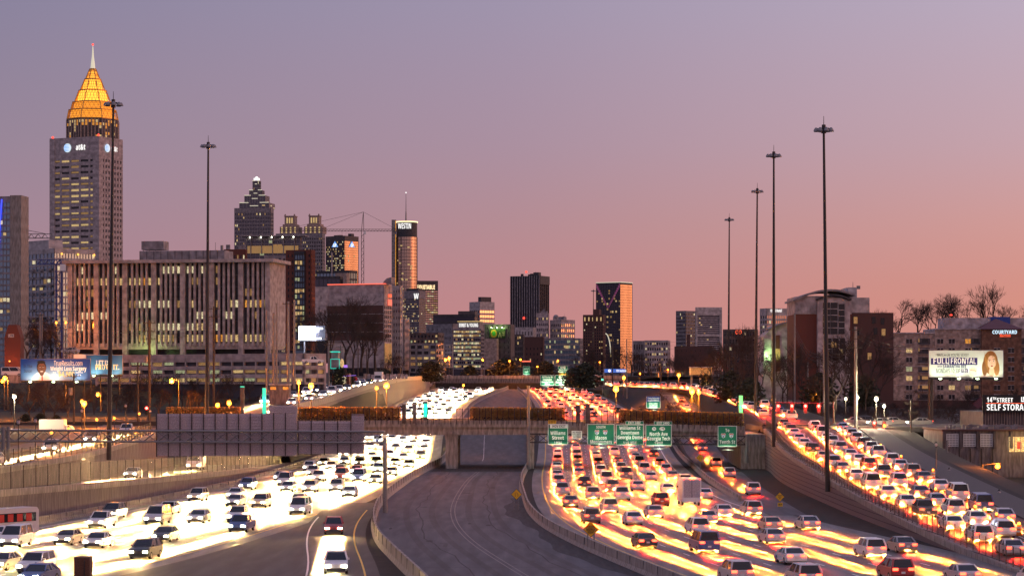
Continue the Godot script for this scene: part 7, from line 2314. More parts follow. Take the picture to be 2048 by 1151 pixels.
func masts_and_lamps() -> void:
	mast("tall black light mast in front of the two left billboards", 226, 206, 217, 905, 330)
	mast("tall black light mast in front of the finned office", 416, 290, 413, 850, 400)
	mast("tallest black light mast, rightmost of the row of four on the right", 1648, 257, 1656, 967, 310)
	mast("black light mast, second from the right in the row of four", 1548, 309, 1548, 881, 400)
	mast("black light mast, third from the right in the row of four", 1515, 381, 1511, 838, 500)
	mast("thin black light mast, leftmost of the row of four on the right", 1459, 438, 1457, 800, 640)
	mast("small distant light mast beside the dark brick apartment tower", 1187, 581, 1186, 745, 1300)
	# sodium lamps: [lamp column, lamp row, foot row, distance, strength, arm, what]
	for q in [[343, 762, 815, 520, 420, 14, "sodium street lamp in front of the parking garage, brightest on the left"], [1358, 750, 782, 700, 260, 0, "bright sodium lamp before the lit canopy on the right"], [1248, 755, 792, 760, 260, 0, "sodium lamp at the end of the far ramp, under the lit blue banner"], [1232, 778, 842, 452, 300, 0, "sodium lamp on the bridge between the middle and right hedges"], [773, 771, 842, 452, 300, 0, "sodium lamp on the bridge, right one of the pair behind the left hedge"], [753, 776, 842, 452, 60, 0, "faint sodium lamp on the bridge, left one of the pair behind the left hedge"], [622, 772, 842, 452, 300, 0, "sodium lamp at the left end of the bridge, right one of the pair"], [597, 765, 842, 452, 120, 0, "sodium lamp at the left end of the bridge, left one of the pair"], [1384, 783, 845, 462, 250, 0, "sodium lamp on the bridge above the entrance ramp, left one of the pair"], [1398, 785, 845, 462, 70, 0, "sodium lamp on the bridge above the entrance ramp, right one of the pair"], [1996, 932, 1022, 345, 120, -30, "sodium lamp on a tall bracket above the right hand pavement"], [1280, 747, 775, 900, 60, 0, "small sodium lamp right of the lit blue banner"], [1116, 721, 760, 1000, 120, 0, "far sodium lamp above the pair of green overpass signs"], [1075, 733, 760, 1000, 60, 0, "far sodium lamp left of the pair of green overpass signs"], [1151, 739, 762, 990, 60, 0, "far sodium lamp right of the pair of green overpass signs"], [1041, 719, 762, 985, 120, 0, "far sodium lamp on the overpass, right one of a pair"], [1019, 722, 762, 985, 100, 0, "far sodium lamp on the overpass, left one of a pair"], [965, 719, 758, 1000, 140, 0, "far sodium lamp right of the bright office"], [898, 716, 762, 900, 200, 0, "far yellow lamp left of the bright office, right one of a pair"], [891, 719, 762, 900, 200, 0, "far yellow lamp left of the bright office, left one of a pair"], [927, 770, 800, 820, 90, 0, "lamp over the far oncoming lanes"], [1336, 739, 770, 900, 40, 0, "tiny sodium lamp left of the bright one before the lit canopy"], [1200, 724, 765, 980, 40, 0, "tiny sodium lamp above the round evergreen"], [1634, 788, 815, 560, 30, 0, "tiny orange lamp among the trees above the red signals"], [458, 806, 832, 470, 200, 0, "sodium lamp at the left end street, right one of a pair"], [435, 810, 832, 470, 150, 0, "sodium lamp at the left end street, left one of a pair"], [168, 807, 862, 430, 240, 0, "sodium lamp by the pavement under the left billboard, right one of a twin"], [163, 803, 862, 432, 50, 0, "sodium lamp by the pavement under the left billboard, left one of a twin"], [195, 789, 820, 520, 160, 6, "small sodium lamp right of the left billboard"], [9, 757, 815, 500, 220, 6, "sodium lamp at the left edge of the picture"], [4, 762, 818, 480, 90, 4, "second sodium lamp close to the left edge"], [131, 645, 720, 640, 50, 0, "sodium lamp on the hill behind, right one of a pair"], [112, 645, 720, 640, 50, 0, "sodium lamp on the hill behind, left one of a pair"]]:
		street_lamp(q[6], q[0], q[1], q[2], q[3], "sodium_lamp", q[4] * 1.6, q[5], 0.26 + minf(q[4], 300) * 0.0009)
	for q in [[1715, 795, 852, 453, 130, "white flood lamp on the tall pale utility pole by the crossing"], [1753, 798, 858, 440, 200, "brightest white lamp at the crossing, in front of the tan hotel"], [28, 793, 872, 420, 150, "white lamp on a pale pole at the left edge of the lawn"], [1769, 812, 850, 450, 60, "small greenish white lamp beside the brightest white one"], [1692, 797, 845, 520, 40, "dim greenish lamp behind the tall utility pole"]]:
		street_lamp(q[5], q[0], q[1], q[2], q[3], "white_lamp", q[4], 0, 0.24 + q[4] * 0.0005, "", "dark_steel")
	# small black pavement lamps
	for q in [[36, 845, 925, 0, "unlit"], [70, 842, 918, 0, "unlit"], [102, 866, 910, 40, "lit"], [136, 858, 900, 12, "amber"], [163, 822, 893, 0, "unlit"], [193, 840, 885, 90, "lit"], [228, 837, 877, 90, "lit"], [251, 812, 871, 0, "unlit"], [278, 828, 864, 110, "lit"], [300, 823, 858, 0, "unlit"]]:
		var fy := func(d): return yl(d) + 0.17
		var d := dist(q[2], fy)
		pavement_lamp("%s black pavement lamp on the left street, foot %s" % [q[4], {36: "nearest the gantry post", 70: "second from the gantry post", 102: "in front of the white truck", 136: "just right of the white truck", 163: "under the twin sodium lamp", 193: "left of the tall mast", 228: "right of the tall mast", 251: "two along from the tall mast", 278: "before the wide sign back", 300: "closest to the wide sign back"}[q[0]]], q[0], q[1], q[2], d, q[3])
	for q in [[1899, 942, 990], [1930, 956, 1004], [1999, 986, 1039], [2042, 1004, 1060], [1873, 890, 978]]:
		var d := 290.0 if q[0] > 1990 else 330.0
		pavement_lamp("unlit black pavement lamp on the right pavement, %s" % {1899: "beside the brown notice board", 1930: "above the orange works boards", 1999: "under the bracket sodium lamp", 2042: "at the right edge of the picture", 1873: "tallest, before the lower hall"}[q[0]], q[0], q[1], q[2], d, 0)
	# traffic signals
	var o := thing("signal_gantry", "mast arm that carries four red traffic signals over the frontage road", "traffic signal", P(1668, 862, 456))
	var k := 456.0 / F
	var b := MB.new()
	b.tube(Vector3(0, 0, 0), Vector3(0, 62 * k, 0), 0.16, 0.12, 8)
	b.tube(Vector3(0, 56 * k, 0), Vector3(-120 * k, 58 * k, 0), 0.1, 0.06, 8)
	part("mast_arm", b, "dark_steel", o)
	for px in [1556.5, 1584, 1611, 1637.5]:
		signal_head(o, Vector3((px - 1668) * k, 45 * k, 0.25), "red_signal")
		omni(o, Vector3((px - 1668) * k, 45 * k + 0.4, 1.1), Color(1, 0.08, 0.05), 40, 0.15)
	for q in [[1749, 849, 875, "red_signal", "left"], [1769, 849, 875, "amber_signal", "right"]]:
		o = thing("post_signal", "small signal on a post at the crossing, %s of two" % q[4], "traffic signal", P(q[0], q[2], 445))
		b = MB.new()
		b.tube(Vector3.ZERO, Vector3(0, 2.6, 0), 0.07, 0.06, 6)
		part("post", b, "dark_steel", o)
		signal_head(o, Vector3(0, 2.2, 0.1), q[3])
		omni(o, Vector3(0, 2.5, 0.9), Color(1, 0.2, 0.08), 10, 0.1)
	for q in [[293, 815, 845, "red_signal", "left"], [336, 816, 842, "red_signal", "right"], [1205, 752, 800, "green_signal", "far"]]:
		o = thing("post_signal", "small %s signal on a thin post, %s" % ["green" if q[4] == "far" else "red", {"left": "left of two by the lamplit street", "right": "right of two by the lamplit street", "far": "under the lit blue banner"}[q[4]]], "traffic signal", P(q[0], q[2], 480 if q[4] != "far" else 820))
		b = MB.new()
		b.tube(Vector3.ZERO, Vector3(0, (q[2] - q[1]) * 480 / F + 0.2, 0), 0.07, 0.06, 6)
		part("post", b, "steel", o)
		signal_head(o, Vector3(0, (q[2] - q[1]) * (480 if q[4] != "far" else 820) / F - 0.6, 0.1), q[3])
	# utility poles: [column, top row, foot row, distance, radius, cross arms, material, what]
	var tops := []
	for q in [[1712, 653, 866, 440, 0.34, 3, "concrete", "tall pale concrete utility pole by the crossing"], [1590, 626, 800, 560, 0.25, 0, "steel", "grey steel utility pole left of the arched hall"], [1616, 724, 800, 600, 0.25, 1, "steel", "short grey utility pole before the arched hall"], [1648, 672, 815, 520, 0.2, 0, "steel", "thin grey utility pole beside the tallest mast"], [533, 622, 790, 540, 0.28, 0, "steel", "leftmost of five grey steel poles at the office corner"], [547, 625, 772, 530, 0.34, 0, "steel", "second from the left of five grey steel poles at the office corner"], [553, 606, 772, 545, 0.26, 0, "steel", "middle one of five grey steel poles at the office corner"], [576, 602, 770, 520, 0.36, 1, "steel", "second from the right of five grey steel poles at the office corner"], [588, 600, 768, 525, 0.3, 0, "steel", "rightmost of five grey steel poles at the office corner"], [298, 640, 830, 480, 0.3, 3, "pole_wood", "dark wooden utility pole in front of the finned office"], [427, 612, 800, 500, 0.26, 2, "pole_wood", "dark wooden pole right of the second mast"], [79, 625, 716, 600, 0.24, 1, "steel", "left one of two grey poles before the pale glass block"], [83, 627, 716, 605, 0.22, 0, "steel", "right one of two grey poles before the pale glass block"], [147, 746, 842, 450, 0.2, 2, "pole_wood", "wooden pole with a transformer under the left billboard"], [275, 724, 838, 460, 0.2, 3, "pole_wood", "wooden pole with cross arms right of the left billboards"], [126, 640, 760, 560, 0.16, 0, "steel", "thin pole at the left corner of the finned office"], [657, 685, 770, 620, 0.26, 1, "steel", "grey pole at the right corner of the parking garage"], [681, 690, 768, 700, 0.18, 1, "pole_wood", "dark pole behind the glowing shop"], [716, 695, 757, 800, 0.2, 2, "pole_wood", "dark wooden pole before the brick hotel"], [733, 697, 757, 820, 0.2, 2, "pole_wood", "second dark wooden pole before the brick hotel"], [748, 697, 757, 840, 0.2, 2, "pole_wood", "third dark wooden pole before the brick hotel"], [1225, 672, 775, 850, 0.3, 0, "dark_steel", "plain dark pole in front of the orange mirrored tower"], [1254, 678, 790, 780, 0.16, 0, "steel", "thin grey pole right of the orange mirrored tower"], [1322, 728, 785, 760, 0.18, 1, "pole_wood", "short pole with a transformer left of the lit canopy"], [1895, 880, 972, 380, 0.22, 0, "steel", "pale steel pole before the lower hall"], [1823, 800, 880, 440, 0.16, 2, "dark_steel", "dark pole with hooks in front of the tan hotel"]]:
		var d: float = q[3]
		var h: float = (q[2] - q[1]) * d / F
		var po := thing("utility_pole", q[7], "utility pole", P(q[0], q[2], d))
		b = MB.new()
		b.tube(Vector3(0, -1, 0), Vector3(0, h, 0), q[4], q[4] * 0.75, 10)
		part("pole", b, q[6], po)
		for i in q[5]:
			b = MB.new()
			b.cb(Vector3(0, h - 0.6 - i * 1.6, 0.2), Vector3(2.4, 0.14, 0.12))
			for s in [-1.1, -0.5, 0.5, 1.1]: b.tube(Vector3(s, h - 0.55 - i * 1.6, 0.2), Vector3(s, h - 0.2 - i * 1.6, 0.2), 0.06, 0.05, 5)
			part("cross_arm", b, "pole_wood", po)
		if q[0] == 147 or q[0] == 298 or q[0] == 1322:
			b = MB.new()
			b.tube(Vector3(-0.55, h * 0.55, 0.2), Vector3(-0.55, h * 0.55 + 1.3, 0.2), 0.36, 0.36, 10)
			part("transformer", b, "steel", po)
		tops.append(P(q[0], q[1] + 5, d))
	var wires := [[[-20, 768, 470], [55, 760, 455], 3.0, "sagging wires from the left edge to the lawn"], [[55, 760, 455], [147, 752, 450], 2.5, "sagging wires left of the transformer pole"], [[147, 752, 450], [275, 732, 460], 3.0, "sagging wires under the left billboards"], [[1590, 650, 560], [1648, 700, 520], 3.0, "sagging wires beside the arched hall"], [[1648, 690, 520], [1712, 672, 440], 2.5, "sagging wires to the tall pale utility pole"], [[298, 655, 480], [427, 640, 500], 1.2, "thin wires across the finned office"], [[79, 640, 600], [298, 655, 480], 1.2, "thin wires from the grey twin poles to the dark wooden pole"], [[588, 628, 525], [716, 700, 800], 2.0, "thin wires falling to the brick hotel"], [[1712, 660, 440], [1823, 690, 440], 1.0, "short wires toward the tan hotel"], [[1254, 684, 780], [1459, 664, 900], 1.5, "thin wires across the pink sky right of the mirrored tower"]]
	for w in wires:
		var wo := MB.new()
		for j in 3:
			var pa := P(w[0][0], w[0][1] + j * 7, w[0][2])
			var pb := P(w[1][0], w[1][1] + j * 7, w[1][2])
			var pp := PackedVector3Array()
			for i in 11: pp.append(pa.lerp(pb, i / 10.0) + Vector3.DOWN * w[2] * 4.0 * (i / 10.0) * (1 - i / 10.0))
			wo.wire(pp, 0.025, 4)
		tag(part("power_lines", wo, "weathered_steel", self), w[3], "power lines")
	# notice board on the right pavement
	o = thing("notice_board", "dark brown notice board on two posts on the right pavement", "sign", P(1911, 990, 330))
	k = 330.0 / F
	b = MB.new()
	b.cb(Vector3(0, 40 * k, 0), Vector3(20 * k, 12 * k, 0.12))
	part("panel", b, "brown_panel", o)
	text("WELCOME", 0.16, "letter_white", o, Vector3(0, 42 * k, 0.08), 14 * k)
	for s in [-9, 9]:
		b = MB.new()
		b.box(Vector3(s * k - 0.06, 0, -0.1), Vector3(s * k + 0.06, 47 * k, -0.02))
		part("post", b, "dark_steel", o)

func pavement_lamp(label: String, px: float, py: float, base: float, d: float, e: float) -> void:
	var o := thing("pavement_lamp", label, "street lamp", P(px, base, d))
	var h := (base - py) * d / F
	var b := MB.new()
	b.lathe(Vector3.ZERO, [Vector2(0.22, 0), Vector2(0.2, 0.35), Vector2(0.1, 0.6), Vector2(0.06, 0.7), Vector2(0.05, h - 0.3), Vector2(0.14, h - 0.2), Vector2(0.14, h - 0.15)], 8)
	part("post", b, "dark_steel", o)
	b = MB.new()
	if e > 0:
		b.lathe(Vector3(0, h - 0.14, 0), [Vector2(0.12, 0), Vector2(0.2, 0.16), Vector2(0.2, 0.3), Vector2(0.1, 0.42)], 10)
		part("lamp_globe", b, "sodium_lamp", o)
		omni(o, Vector3(0, h + 0.05, 0), Color(1, 0.55, 0.16), e * 2.5, 0.18)
	else:
		b.lathe(Vector3(0, h - 0.14, 0), [Vector2(0.12, 0), Vector2(0.19, 0.16), Vector2(0.19, 0.3), Vector2(0.1, 0.42)], 10)
		part("lamp_globe", b, "sign_back", o)
	b = MB.new()
	b.lathe(Vector3(0, h + 0.285, 0), [Vector2(0.24, 0), Vector2(0.08, 0.14), Vector2(0.0, 0.3)], 8)
	part("cap", b, "dark_steel", o)

func signal_head(o: Node3D, at: Vector3, m: String) -> void:
	var b := MB.new()
	b.cb(at, Vector3(0.62, 1.7, 0.3))
	part("signal_box", b, "dark_steel", o)
	for i in 3:
		b = MB.new()
		b.tube(at + Vector3(0, 0.54 - i * 0.54, 0.15), at + Vector3(0, 0.54 - i * 0.54, 0.22), 0.26, 0.26, 12)
		var on := (i == 0 and m == "red_signal") or (i == 1 and m == "amber_signal") or (i == 2 and m == "green_signal")
		part("signal_lens", b, m if on else "letter_black", o)

# ---- traffic -----------------------------------------------------------------------------------------------------
func turned(mb: MB) -> MB:   # what was drawn along x points along z
	for i in mb.v.size():
		mb.v[i] = Vector3(-mb.v[i].z, mb.v[i].y, mb.v[i].x)
		mb.n[i] = Vector3(-mb.n[i].z, mb.n[i].y, mb.n[i].x)
	return mb

func car_shapes(kind: String) -> Dictionary:
	var w := 1.84
	var c := {}
	var prof: Array
	var cab: Array   # rear base, front base, rear top, front top, belt, roof
	var l := 2.35
	match kind:
		"sedan":
			prof = [[-2.1, .22], [2.1, .22], [2.34, .36], [2.32, .62], [2.05, .8], [1.0, .94], [-1.6, 1.0], [-2.2, .98], [-2.33, .84], [-2.35, .4]]
			cab = [-1.75, 1.0, -0.95, 0.25, 0.98, 1.46]
		"suv":
			prof = [[-2.1, .26], [2.1, .26], [2.34, .42], [2.32, .78], [2.1, .95], [1.1, 1.08], [-2.2, 1.12], [-2.33, 1.0], [-2.35, .45]]
			cab = [-2.28, 1.15, -1.95, 0.35, 1.09, 1.74]
			w = 1.9
		"pickup_truck":
			prof = [[-2.6, .35], [2.4, .3], [2.68, .45], [2.66, .85], [2.4, 1.02], [1.3, 1.12], [0.0, 1.15], [-0.5, 1.15], [-2.66, 1.12], [-2.7, .5]]
			cab = [-0.6, 1.35, -0.35, 0.6, 1.13, 1.8]
			l = 2.7
			w = 1.95
		"van":
			prof = [[-2.5, .28], [2.3, .28], [2.54, .42], [2.5, .8], [2.2, 1.05], [1.7, 1.2], [-2.5, 1.22], [-2.55, .45]]
			cab = [-2.5, 1.75, -2.4, 0.85, 1.2, 2.05]
			l = 2.55
			w = 1.98
		"box_truck":
			prof = [[-3.5, .5], [3.1, .4], [3.4, .55], [3.42, 1.1], [3.2, 1.5], [3.0, 1.55], [1.4, 1.55], [1.2, 1.0], [-3.5, 1.0], [-3.55, .6]]
			cab = [1.35, 3.1, 1.4, 2.3, 1.5, 2.5]
			l = 3.45
			w = 2.3
	var b := MB.new()
	if kind == "box_truck":
		b.box(Vector3(-1.2, 1.0, -3.5), Vector3(1.2, 3.5, 1.15))
		c.box = b.mesh()
		b = MB.new()
	var pts := PackedVector2Array()
	for q in prof: pts.append(Vector2(q[0], q[1]))
	b.prism(pts, -w / 2 + 0.07, w / 2 - 0.07)
	var pin := PackedVector2Array()
	for q in prof: pin.append(Vector2(q[0] * 0.95, lerpf(q[1], 0.62, 0.18)))
	b.prism(pin, -w / 2, w / 2)
	turned(b)
	c.body = b.mesh()
	var hw := w / 2 - 0.06
	var tw := w / 2 - 0.24
	b = MB.new()
	b.hexa([Vector3(-hw, cab[4] - 0.03, cab[1]), Vector3(hw, cab[4] - 0.03, cab[1]), Vector3(hw, cab[4] - 0.03, cab[0]), Vector3(-hw, cab[4] - 0.03, cab[0])], [Vector3(-tw, cab[5] - 0.05, cab[3]), Vector3(tw, cab[5] - 0.05, cab[3]), Vector3(tw, cab[5] - 0.05, cab[2]), Vector3(-tw, cab[5] - 0.05, cab[2])])
	c.glass = b.mesh()
	b = MB.new()
	b.hexa([Vector3(-tw - 0.02, cab[5] - 0.06, cab[3] + 0.05), Vector3(tw + 0.02, cab[5] - 0.06, cab[3] + 0.05), Vector3(tw + 0.02, cab[5] - 0.06, cab[2] - 0.05), Vector3(-tw - 0.02, cab[5] - 0.06, cab[2] - 0.05)], [Vector3(-tw + 0.08, cab[5], cab[3] - 0.05), Vector3(tw - 0.08, cab[5], cab[3] - 0.05), Vector3(tw - 0.08, cab[5], cab[2] + 0.05), Vector3(-tw + 0.08, cab[5], cab[2] + 0.05)])
	for s in [-1, 1]:
		b.bar(Vector3(s * hw, cab[4], cab[1]), Vector3(s * tw, cab[5] - 0.03, cab[3]), 0.08)
		b.bar(Vector3(s * hw, cab[4], cab[0]), Vector3(s * tw, cab[5] - 0.03, cab[2]), 0.12)
		b.bar(Vector3(s * hw, cab[4], (cab[0] + cab[1]) / 2 - 0.1), Vector3(s * tw, cab[5] - 0.03, (cab[2] + cab[3]) / 2 - 0.1), 0.09)
		b.cb(Vector3(s * (hw + 0.1), cab[4] + 0.08, cab[1] - 0.35), Vector3(0.2, 0.14, 0.12))
	c.roof = b.mesh()
	b = MB.new()
	b.tube(Vector3(-0.11, 0, 0), Vector3(0.11, 0, 0), 0.33, 0.33, 14)
	var wm := b.mesh()
	b = MB.new()
	b.tube(Vector3(-0.115, 0, 0), Vector3(0.115, 0, 0), 0.2, 0.2, 10)
	b.mesh(wm)
	wm.surface_set_material(0, M.rubber)
	wm.surface_set_material(1, M.rim)
	c.wheel = wm
	b = MB.new()
	b.cb(Vector3.ZERO, Vector3(0.4, 0.17, 0.1))
	c.lamp = b.mesh()
	b = MB.new()
	b.cb(Vector3.ZERO, Vector3(0.44, 0.2, 0.08))
	c.tail = b.mesh()
	b = MB.new()
	b.cb(Vector3(0, 0.4, l - 0.02), Vector3(w * 0.8, 0.3, 0.1))
	c.grille = b.mesh()
	b = MB.new()
	b.cb(Vector3(0, 0.66, -l - 0.01), Vector3(0.32, 0.16, 0.04))
	c.plate = b.mesh()
	c.l = l
	c.w = w
	c.hy = prof[2][1] + 0.26
	c.ty = cab[4] - 0.16
	return c

func make_car(kind: String, far: bool, fwd: bool, beams := 2) -> Node3D:
	if not shapes.has(kind): shapes[kind] = car_shapes(kind)
	var c: Dictionary = shapes[kind]
	var o := Node3D.new()
	partm("body", c.body, "car_white", o)
	partm("cabin_glass", c.glass, "car_glass", o)
	partm("roof", c.roof, "car_white", o)
	if c.has("box"):
		partm("cargo_box", c.box, "car_white", o)
		quad_part("rear_door", o, 0, 2.2, -3.53, 2.1, 2.2, "sign_back")
		quad_part("door_seam", o, 0, 2.2, -3.57, 0.05, 2.2, "dark_panel")
		for s in [-1.0, -0.2, 0.2, 1.0]: quad_part("marker_light", o, s, 3.42, -3.53, 0.16, 0.08, "taillight")
	if not far:
		for z in [-1.4, 1.42]:
			for s in [-1, 1]: partm("wheel", c.wheel, "", o).position = Vector3(s * (c.w / 2 - 0.1), 0.33, z * c.l / 2.35)
		partm("bumper", c.grille, "dark_panel", o)
		partm("number_plate", c.plate, "sign_white", o)
	for s in [-1, 1]:
		partm("headlight", c.lamp, "headlight", o).position = Vector3(s * (c.w / 2 - 0.3), c.hy, c.l - 0.03)
		partm("taillight", c.tail, "taillight", o).position = Vector3(s * (c.w / 2 - 0.3), c.ty, -c.l + 0.0)
	var col := Color(1.0, 0.8, 0.5) if fwd else Color(1.0, 0.58, 0.2)
	var m := 1.0 if fwd else 5.0
	for x in ([-1, 1] if beams > 1 else [0]):   # dipped beams: all of the light stays below the lamp's own height
		var p := Vector3(x * (c.w / 2 - 0.3), c.hy, c.l + 0.12)
		beam(o, p, -11.0, 9.0, col, NEAR_BEAM * m * (1.0 if x else 2.0))
		if beams > 1: beam(o, p, -2.6, 1.7, col, FAR_BEAM * m)
		if beams == 2: beam(o, p, -1.35, 0.85, col, LONG_BEAM * m)
	if fwd: beam(o, Vector3(0, c.hy, c.l + 0.14), 2.0, 38.0, col, 130.0)   # stray light above the cut-off
	else:   # the red light that the tail lamps throw on the road behind
		var q := Vector3(0, c.ty, -c.l - 0.1)
		spot(o, q, q + Vector3(0, -0.5, -1.0), Color(1, 0.11, 0.04), TAIL, 26, 0.3)
	return o
func beam(o: Node3D, p: Vector3, down: float, half: float, col: Color, e: float) -> void:
	spot(o, p, p + Vector3(0, sin(deg_to_rad(down)), cos(deg_to_rad(down))), col, e, half, 0.08)
var shapes := {}
const NEAR_BEAM := 1600.0
const FAR_BEAM := 85000.0
const LONG_BEAM := 400000.0
const TAIL := 420.0

func put(o: Node3D, fx: Callable, fy: Callable, d: float, away: bool) -> void:
	var s := 1.0 if away else -1.0
	var a := Vector3(fx.call(d - s), fy.call(d - s), -(d - s))
	var b := Vector3(fx.call(d + s), fy.call(d + s), -(d + s))
	var z := (b - a).normalized()
	var x := Vector3.UP.cross(z).normalized()
	o.basis = Basis(x, z.cross(x), z)
	o.position = Vector3(fx.call(d), fy.call(d) + 0.01, -d)

func stream(fx: Callable, fy: Callable, d0: float, d1: float, gap: float, away: bool, where: String, group: String, skip0 := 0.0, skip1 := 0.0, beams := 2) -> void:
	var d := d0 + gap * rng.randf()
	while d < d1:
		if d < skip0 or d > skip1:
			var r := rng.randf()
			var kind := "sedan" if r < 0.42 else "suv" if r < 0.74 else "van" if r < 0.84 else "pickup_truck" if r < 0.985 or beams != 2 else "box_truck"
			var far := d > 480
			var key := "%s%s%s%d" % [kind, far, away, beams]
			if not protos.has(key): protos[key] = make_car(kind, far, not away, beams)
			var o: Node3D = protos[key].duplicate()
			o.name = numbered(kind)
			add_child(o)
			var q := rng.randf()
			var col := "white" if q < 0.36 else "silver" if q < 0.64 else "grey" if q < 0.74 else "black" if q < 0.82 else "beige" if q < 0.9 else "red" if q < 0.95 else "blue"
			o.get_node("body").material_override = M["car_" + col]
			o.get_node("roof").material_override = M["car_" + col]
			put(o, fx, fy, d, away)
			var count: int = lanes.get(where, 0)
			lanes[where] = count + 1
			tag(o, "%s %s, %s from the near end, %s" % [col, kind.replace("_", " "), nth(count), where], "car" if kind != "van" and kind != "pickup_truck" else "van" if kind == "van" else "truck", group)
		d += gap * (0.72 + 0.6 * rng.randf())
var protos := {}
var lanes := {}

func traffic() -> void:
	for i in 6:
		stream(func(d): return lerpf(sm(LCO, d) + 2.4, sm(LCI, d) - 2.2, (i + 0.5) / 6.0), yr, 186, 965, 34.0, false, "%s lane of the left carriageway" % nth(i), "oncoming cars on the left carriageway", 610, 690)
		stream(func(d): return lerpf(sm(RCI, d) + 2.2, sm(RCO, d) - 2.6, (i + 0.5) / 6.0), yr, 186, 965, 33.0, true, "%s lane of the right carriageway" % nth(i), "cars leaving on the right carriageway", 610, 690)
	for i in 3:
		stream(func(d): return lerpf(sm(EL, d) + 1.2, sm(ER, d) - 1.0, (i + 0.5) / 3.0), ye, 208, 452, 14.0, true, "%s lane of the frontage road" % nth(i), "queue on the frontage road", 0, 0, 3)
	for i in 2:
		stream(func(d): return lerpf(sm(GL, d), sm(GR, d), (i + 0.5) / 2.0), func(d): return lin(GE, d), 480, 880, 26, false, "%s lane of the upper left road" % nth(i), "oncoming cars on the upper left road")
		stream(func(d): return lerpf(sm(HL, d), sm(HR, d), (i + 0.5) / 2.0), func(d): return lin(HE, d), 470, 930, 18, true, "%s lane of the far right ramp" % nth(i), "cars on the far right ramp road")
	stream(func(d): return lerpf(sm(DL, d), sm(DR, d), 0.5), func(d): return sm(DE, d) if d > 430 else 0.0, 330, 740, 45, true, "on the entrance ramp under the bridge", "cars on the entrance ramp")
	stream(func(d): return -61.0 - (d - 300) * 0.03, yl, 262, 440, 40, false, "on the lamplit left street", "cars on the left street")
	stream(func(d): return lerpf(sm(W2, d), sm(W1, d), 0.5), yk, 300, 430, 60, false, "on the sunken left exit ramp", "cars on the left exit ramp")
	var ex := [[150, -12], [199, -14], [225, -16.6], [250, -18.6], [275, -19.8], [300, -20.5]]
	stream(func(d): return sm(ex, d), func(_d): return 0.01, 192, 290, 40, false, "on the exit lane in the foreground", "cars on the foreground exit lane")
	# lights of cars crossing on the far bridge and on the cross street
	for q in [[860, 757, 988, 0], [900, 757, 985, 0], [960, 757, 990, 1], [1010, 757, 990, 1], [1050, 757, 985, 0], [1085, 757, 990, 0], [1150, 757, 990, 1], [1190, 757, 985, 1], [650, 848, 452, 0], [720, 848, 455, 1], [1010, 848, 460, 0], [1290, 851, 455, 1], [1715, 862, 465, 0], [1760, 862, 455, 1], [1790, 862, 462, 0], [1840, 866, 455, 1]]:
		var o := make_car("sedan", true, true, 1)
		if q[0] > 1600:
			o.get_node("body").material_override = M.car_grey
			o.get_node("roof").material_override = M.car_grey
		o.name = numbered("crossing_car")
		add_child(o)
		o.position = P(q[0], q[1], q[2] + 4.0)
		if q[2] > 900: o.position.y = Y(757, 985) + 0.02
		else: o.position.y = 7.48 if q[0] > 1600 else Y(by(q[0]) + 8.2, 440)
		o.rotation.y = PI / 2 if q[3] == 0 else -PI / 2
		var wh := "the far overpass" if q[2] > 900 else "at the junction by the white lamps" if q[0] > 1600 else "on the bridge street"
		var cn: int = lanes.get(wh, 0)
		lanes[wh] = cn + 1
		tag(o, "sedan crossing %s, %s from the left there" % [wh, nth(cn)], "car", "cars on the cross streets")
	coach()
	parked()

func coach() -> void:
	var o := thing("coach", "long silver coach with red side lettering at the left edge of the oncoming lanes", "bus", Vector3(-52.9, 0, -249), -0.6)
	o.scale = Vector3.ONE * 0.86
	var b := MB.new()
	b.prism(PackedVector2Array([Vector2(-5.6, 0.35), Vector2(5.6, 0.35), Vector2(5.9, 0.6), Vector2(5.85, 2.6), Vector2(5.5, 3.3), Vector2(-5.6, 3.35), Vector2(-5.9, 3.0), Vector2(-5.9, 0.6)]), -1.22, 1.22)
	part("body", turned(b), "car_silver", o)
	b = MB.new()
	b.box(Vector3(1.2, 1.7, -5.4), Vector3(1.25, 2.75, 5.3))
	b.box(Vector3(-1.25, 1.7, -5.4), Vector3(-1.2, 2.75, 5.3))
	part("side_windows", b, "car_glass", o)
	b = MB.new()
	b.box(Vector3(-1.1, 1.3, 5.88), Vector3(1.1, 2.5, 5.94))
	part("windscreen", b, "car_glass", o)
	for s in [-1, 1]:
		for z in [-3.6, 3.9]:
			b = MB.new()
			b.tube(Vector3(s * 1.0, 0.5, z), Vector3(s * 1.25, 0.5, z), 0.5, 0.5, 14)
			part("wheel", b, "rubber", o)
		b = MB.new()
		b.cb(Vector3(s * 0.85, 0.8, 5.92), Vector3(0.4, 0.22, 0.08))
		part("headlight", b, "headlight", o)
		for i in 5:
			b = MB.new()
			b.cb(Vector3(s * 1.27, 2.2, -4.2 + i * 1.5), Vector3(0.02, 0.9, 0.9))
			part("red_lettering", b, "sign_red", o)
	beam(o, Vector3(0, 0.8, 6.1), -11, 9, Color(1, 0.85, 0.6), NEAR_BEAM * 2)

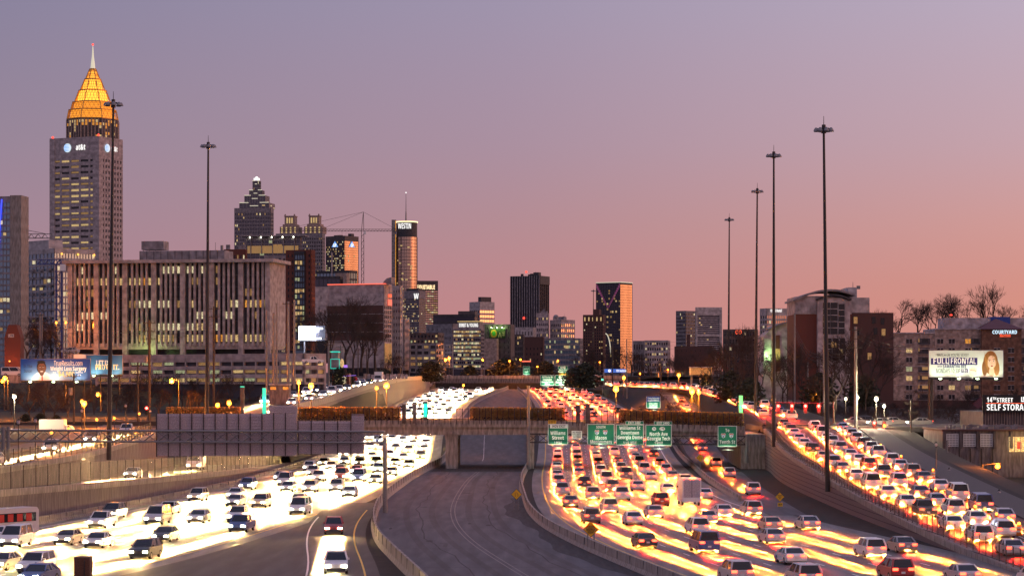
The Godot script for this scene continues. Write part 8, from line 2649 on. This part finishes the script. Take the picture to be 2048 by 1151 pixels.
func parked() -> void:
	var o := thing("box_truck", "white box truck parked on the lawn street under the left billboard", "truck", P(113, 876, 425), PI / 2)
	var b := MB.new()
	b.box(Vector3(-1.2, 0.8, -2.9), Vector3(1.2, 3.3, 1.5))
	part("cargo_box", b, "car_white", o)
	b = MB.new()
	b.prism(PackedVector2Array([Vector2(1.55, 0.6), Vector2(3.1, 0.6), Vector2(3.15, 1.3), Vector2(2.5, 2.2), Vector2(1.55, 2.3)]), -1.05, 1.05)
	part("cab", turned(b), "car_white", o)
	for s in [-1, 1]:
		for z in [-1.9, 2.3]:
			b = MB.new()
			b.tube(Vector3(s * 0.8, 0.42, z), Vector3(s * 1.1, 0.42, z), 0.42, 0.42, 12)
			part("wheel", b, "rubber", o)
	var k := 0
	for q in [[33, 874, 420, "white", "white sedan parked left of the box truck"], [1664, 872, 470, "silver", "x"], [1903, 842, 620, "silver", "silver suv parked in front of the tan hotel"], [1870, 846, 620, "grey", "grey suv parked left of the silver one before the tan hotel"], [1738, 848, 500, "black", "black suv waiting behind the post signals at the crossing"], [140, 706, 605, "silver", "silver car on the top deck of the garage, left end"], [625, 727, 596, "white", "white pickup truck on the middle garage deck"], [26, 752, 545, "white", "white van parked at the foot of the brick tower"]]:
		if q[4] == "x": continue
		var kind := "van" if "van" in q[4] else "pickup_truck" if "pickup" in q[4] else "suv" if "suv" in q[4] else "sedan"
		if not shapes.has(kind): shapes[kind] = car_shapes(kind)
		var c: Dictionary = shapes[kind]
		var n := thing("parked_" + kind, q[4], "car", P(q[0], q[1], q[2]), [1.5, -1.4, 1.7][k % 3])
		k += 1
		partm("body", c.body, "car_" + q[3], n)
		partm("cabin_glass", c.glass, "car_glass", n)
		partm("roof", c.roof, "car_" + q[3], n)
		for z in [-1.4, 1.42]:
			for s in [-1, 1]: partm("wheel", c.wheel, "", n).position = Vector3(s * (c.w / 2 - 0.1), 0.33, z * c.l / 2.35)
		for s in [-1, 1]:
			partm("headlamp", c.lamp, "sign_white", n).position = Vector3(s * (c.w / 2 - 0.3), c.hy, c.l - 0.03)
			partm("tail_lamp", c.tail, "sign_red", n).position = Vector3(s * (c.w / 2 - 0.3), c.ty, -c.l)
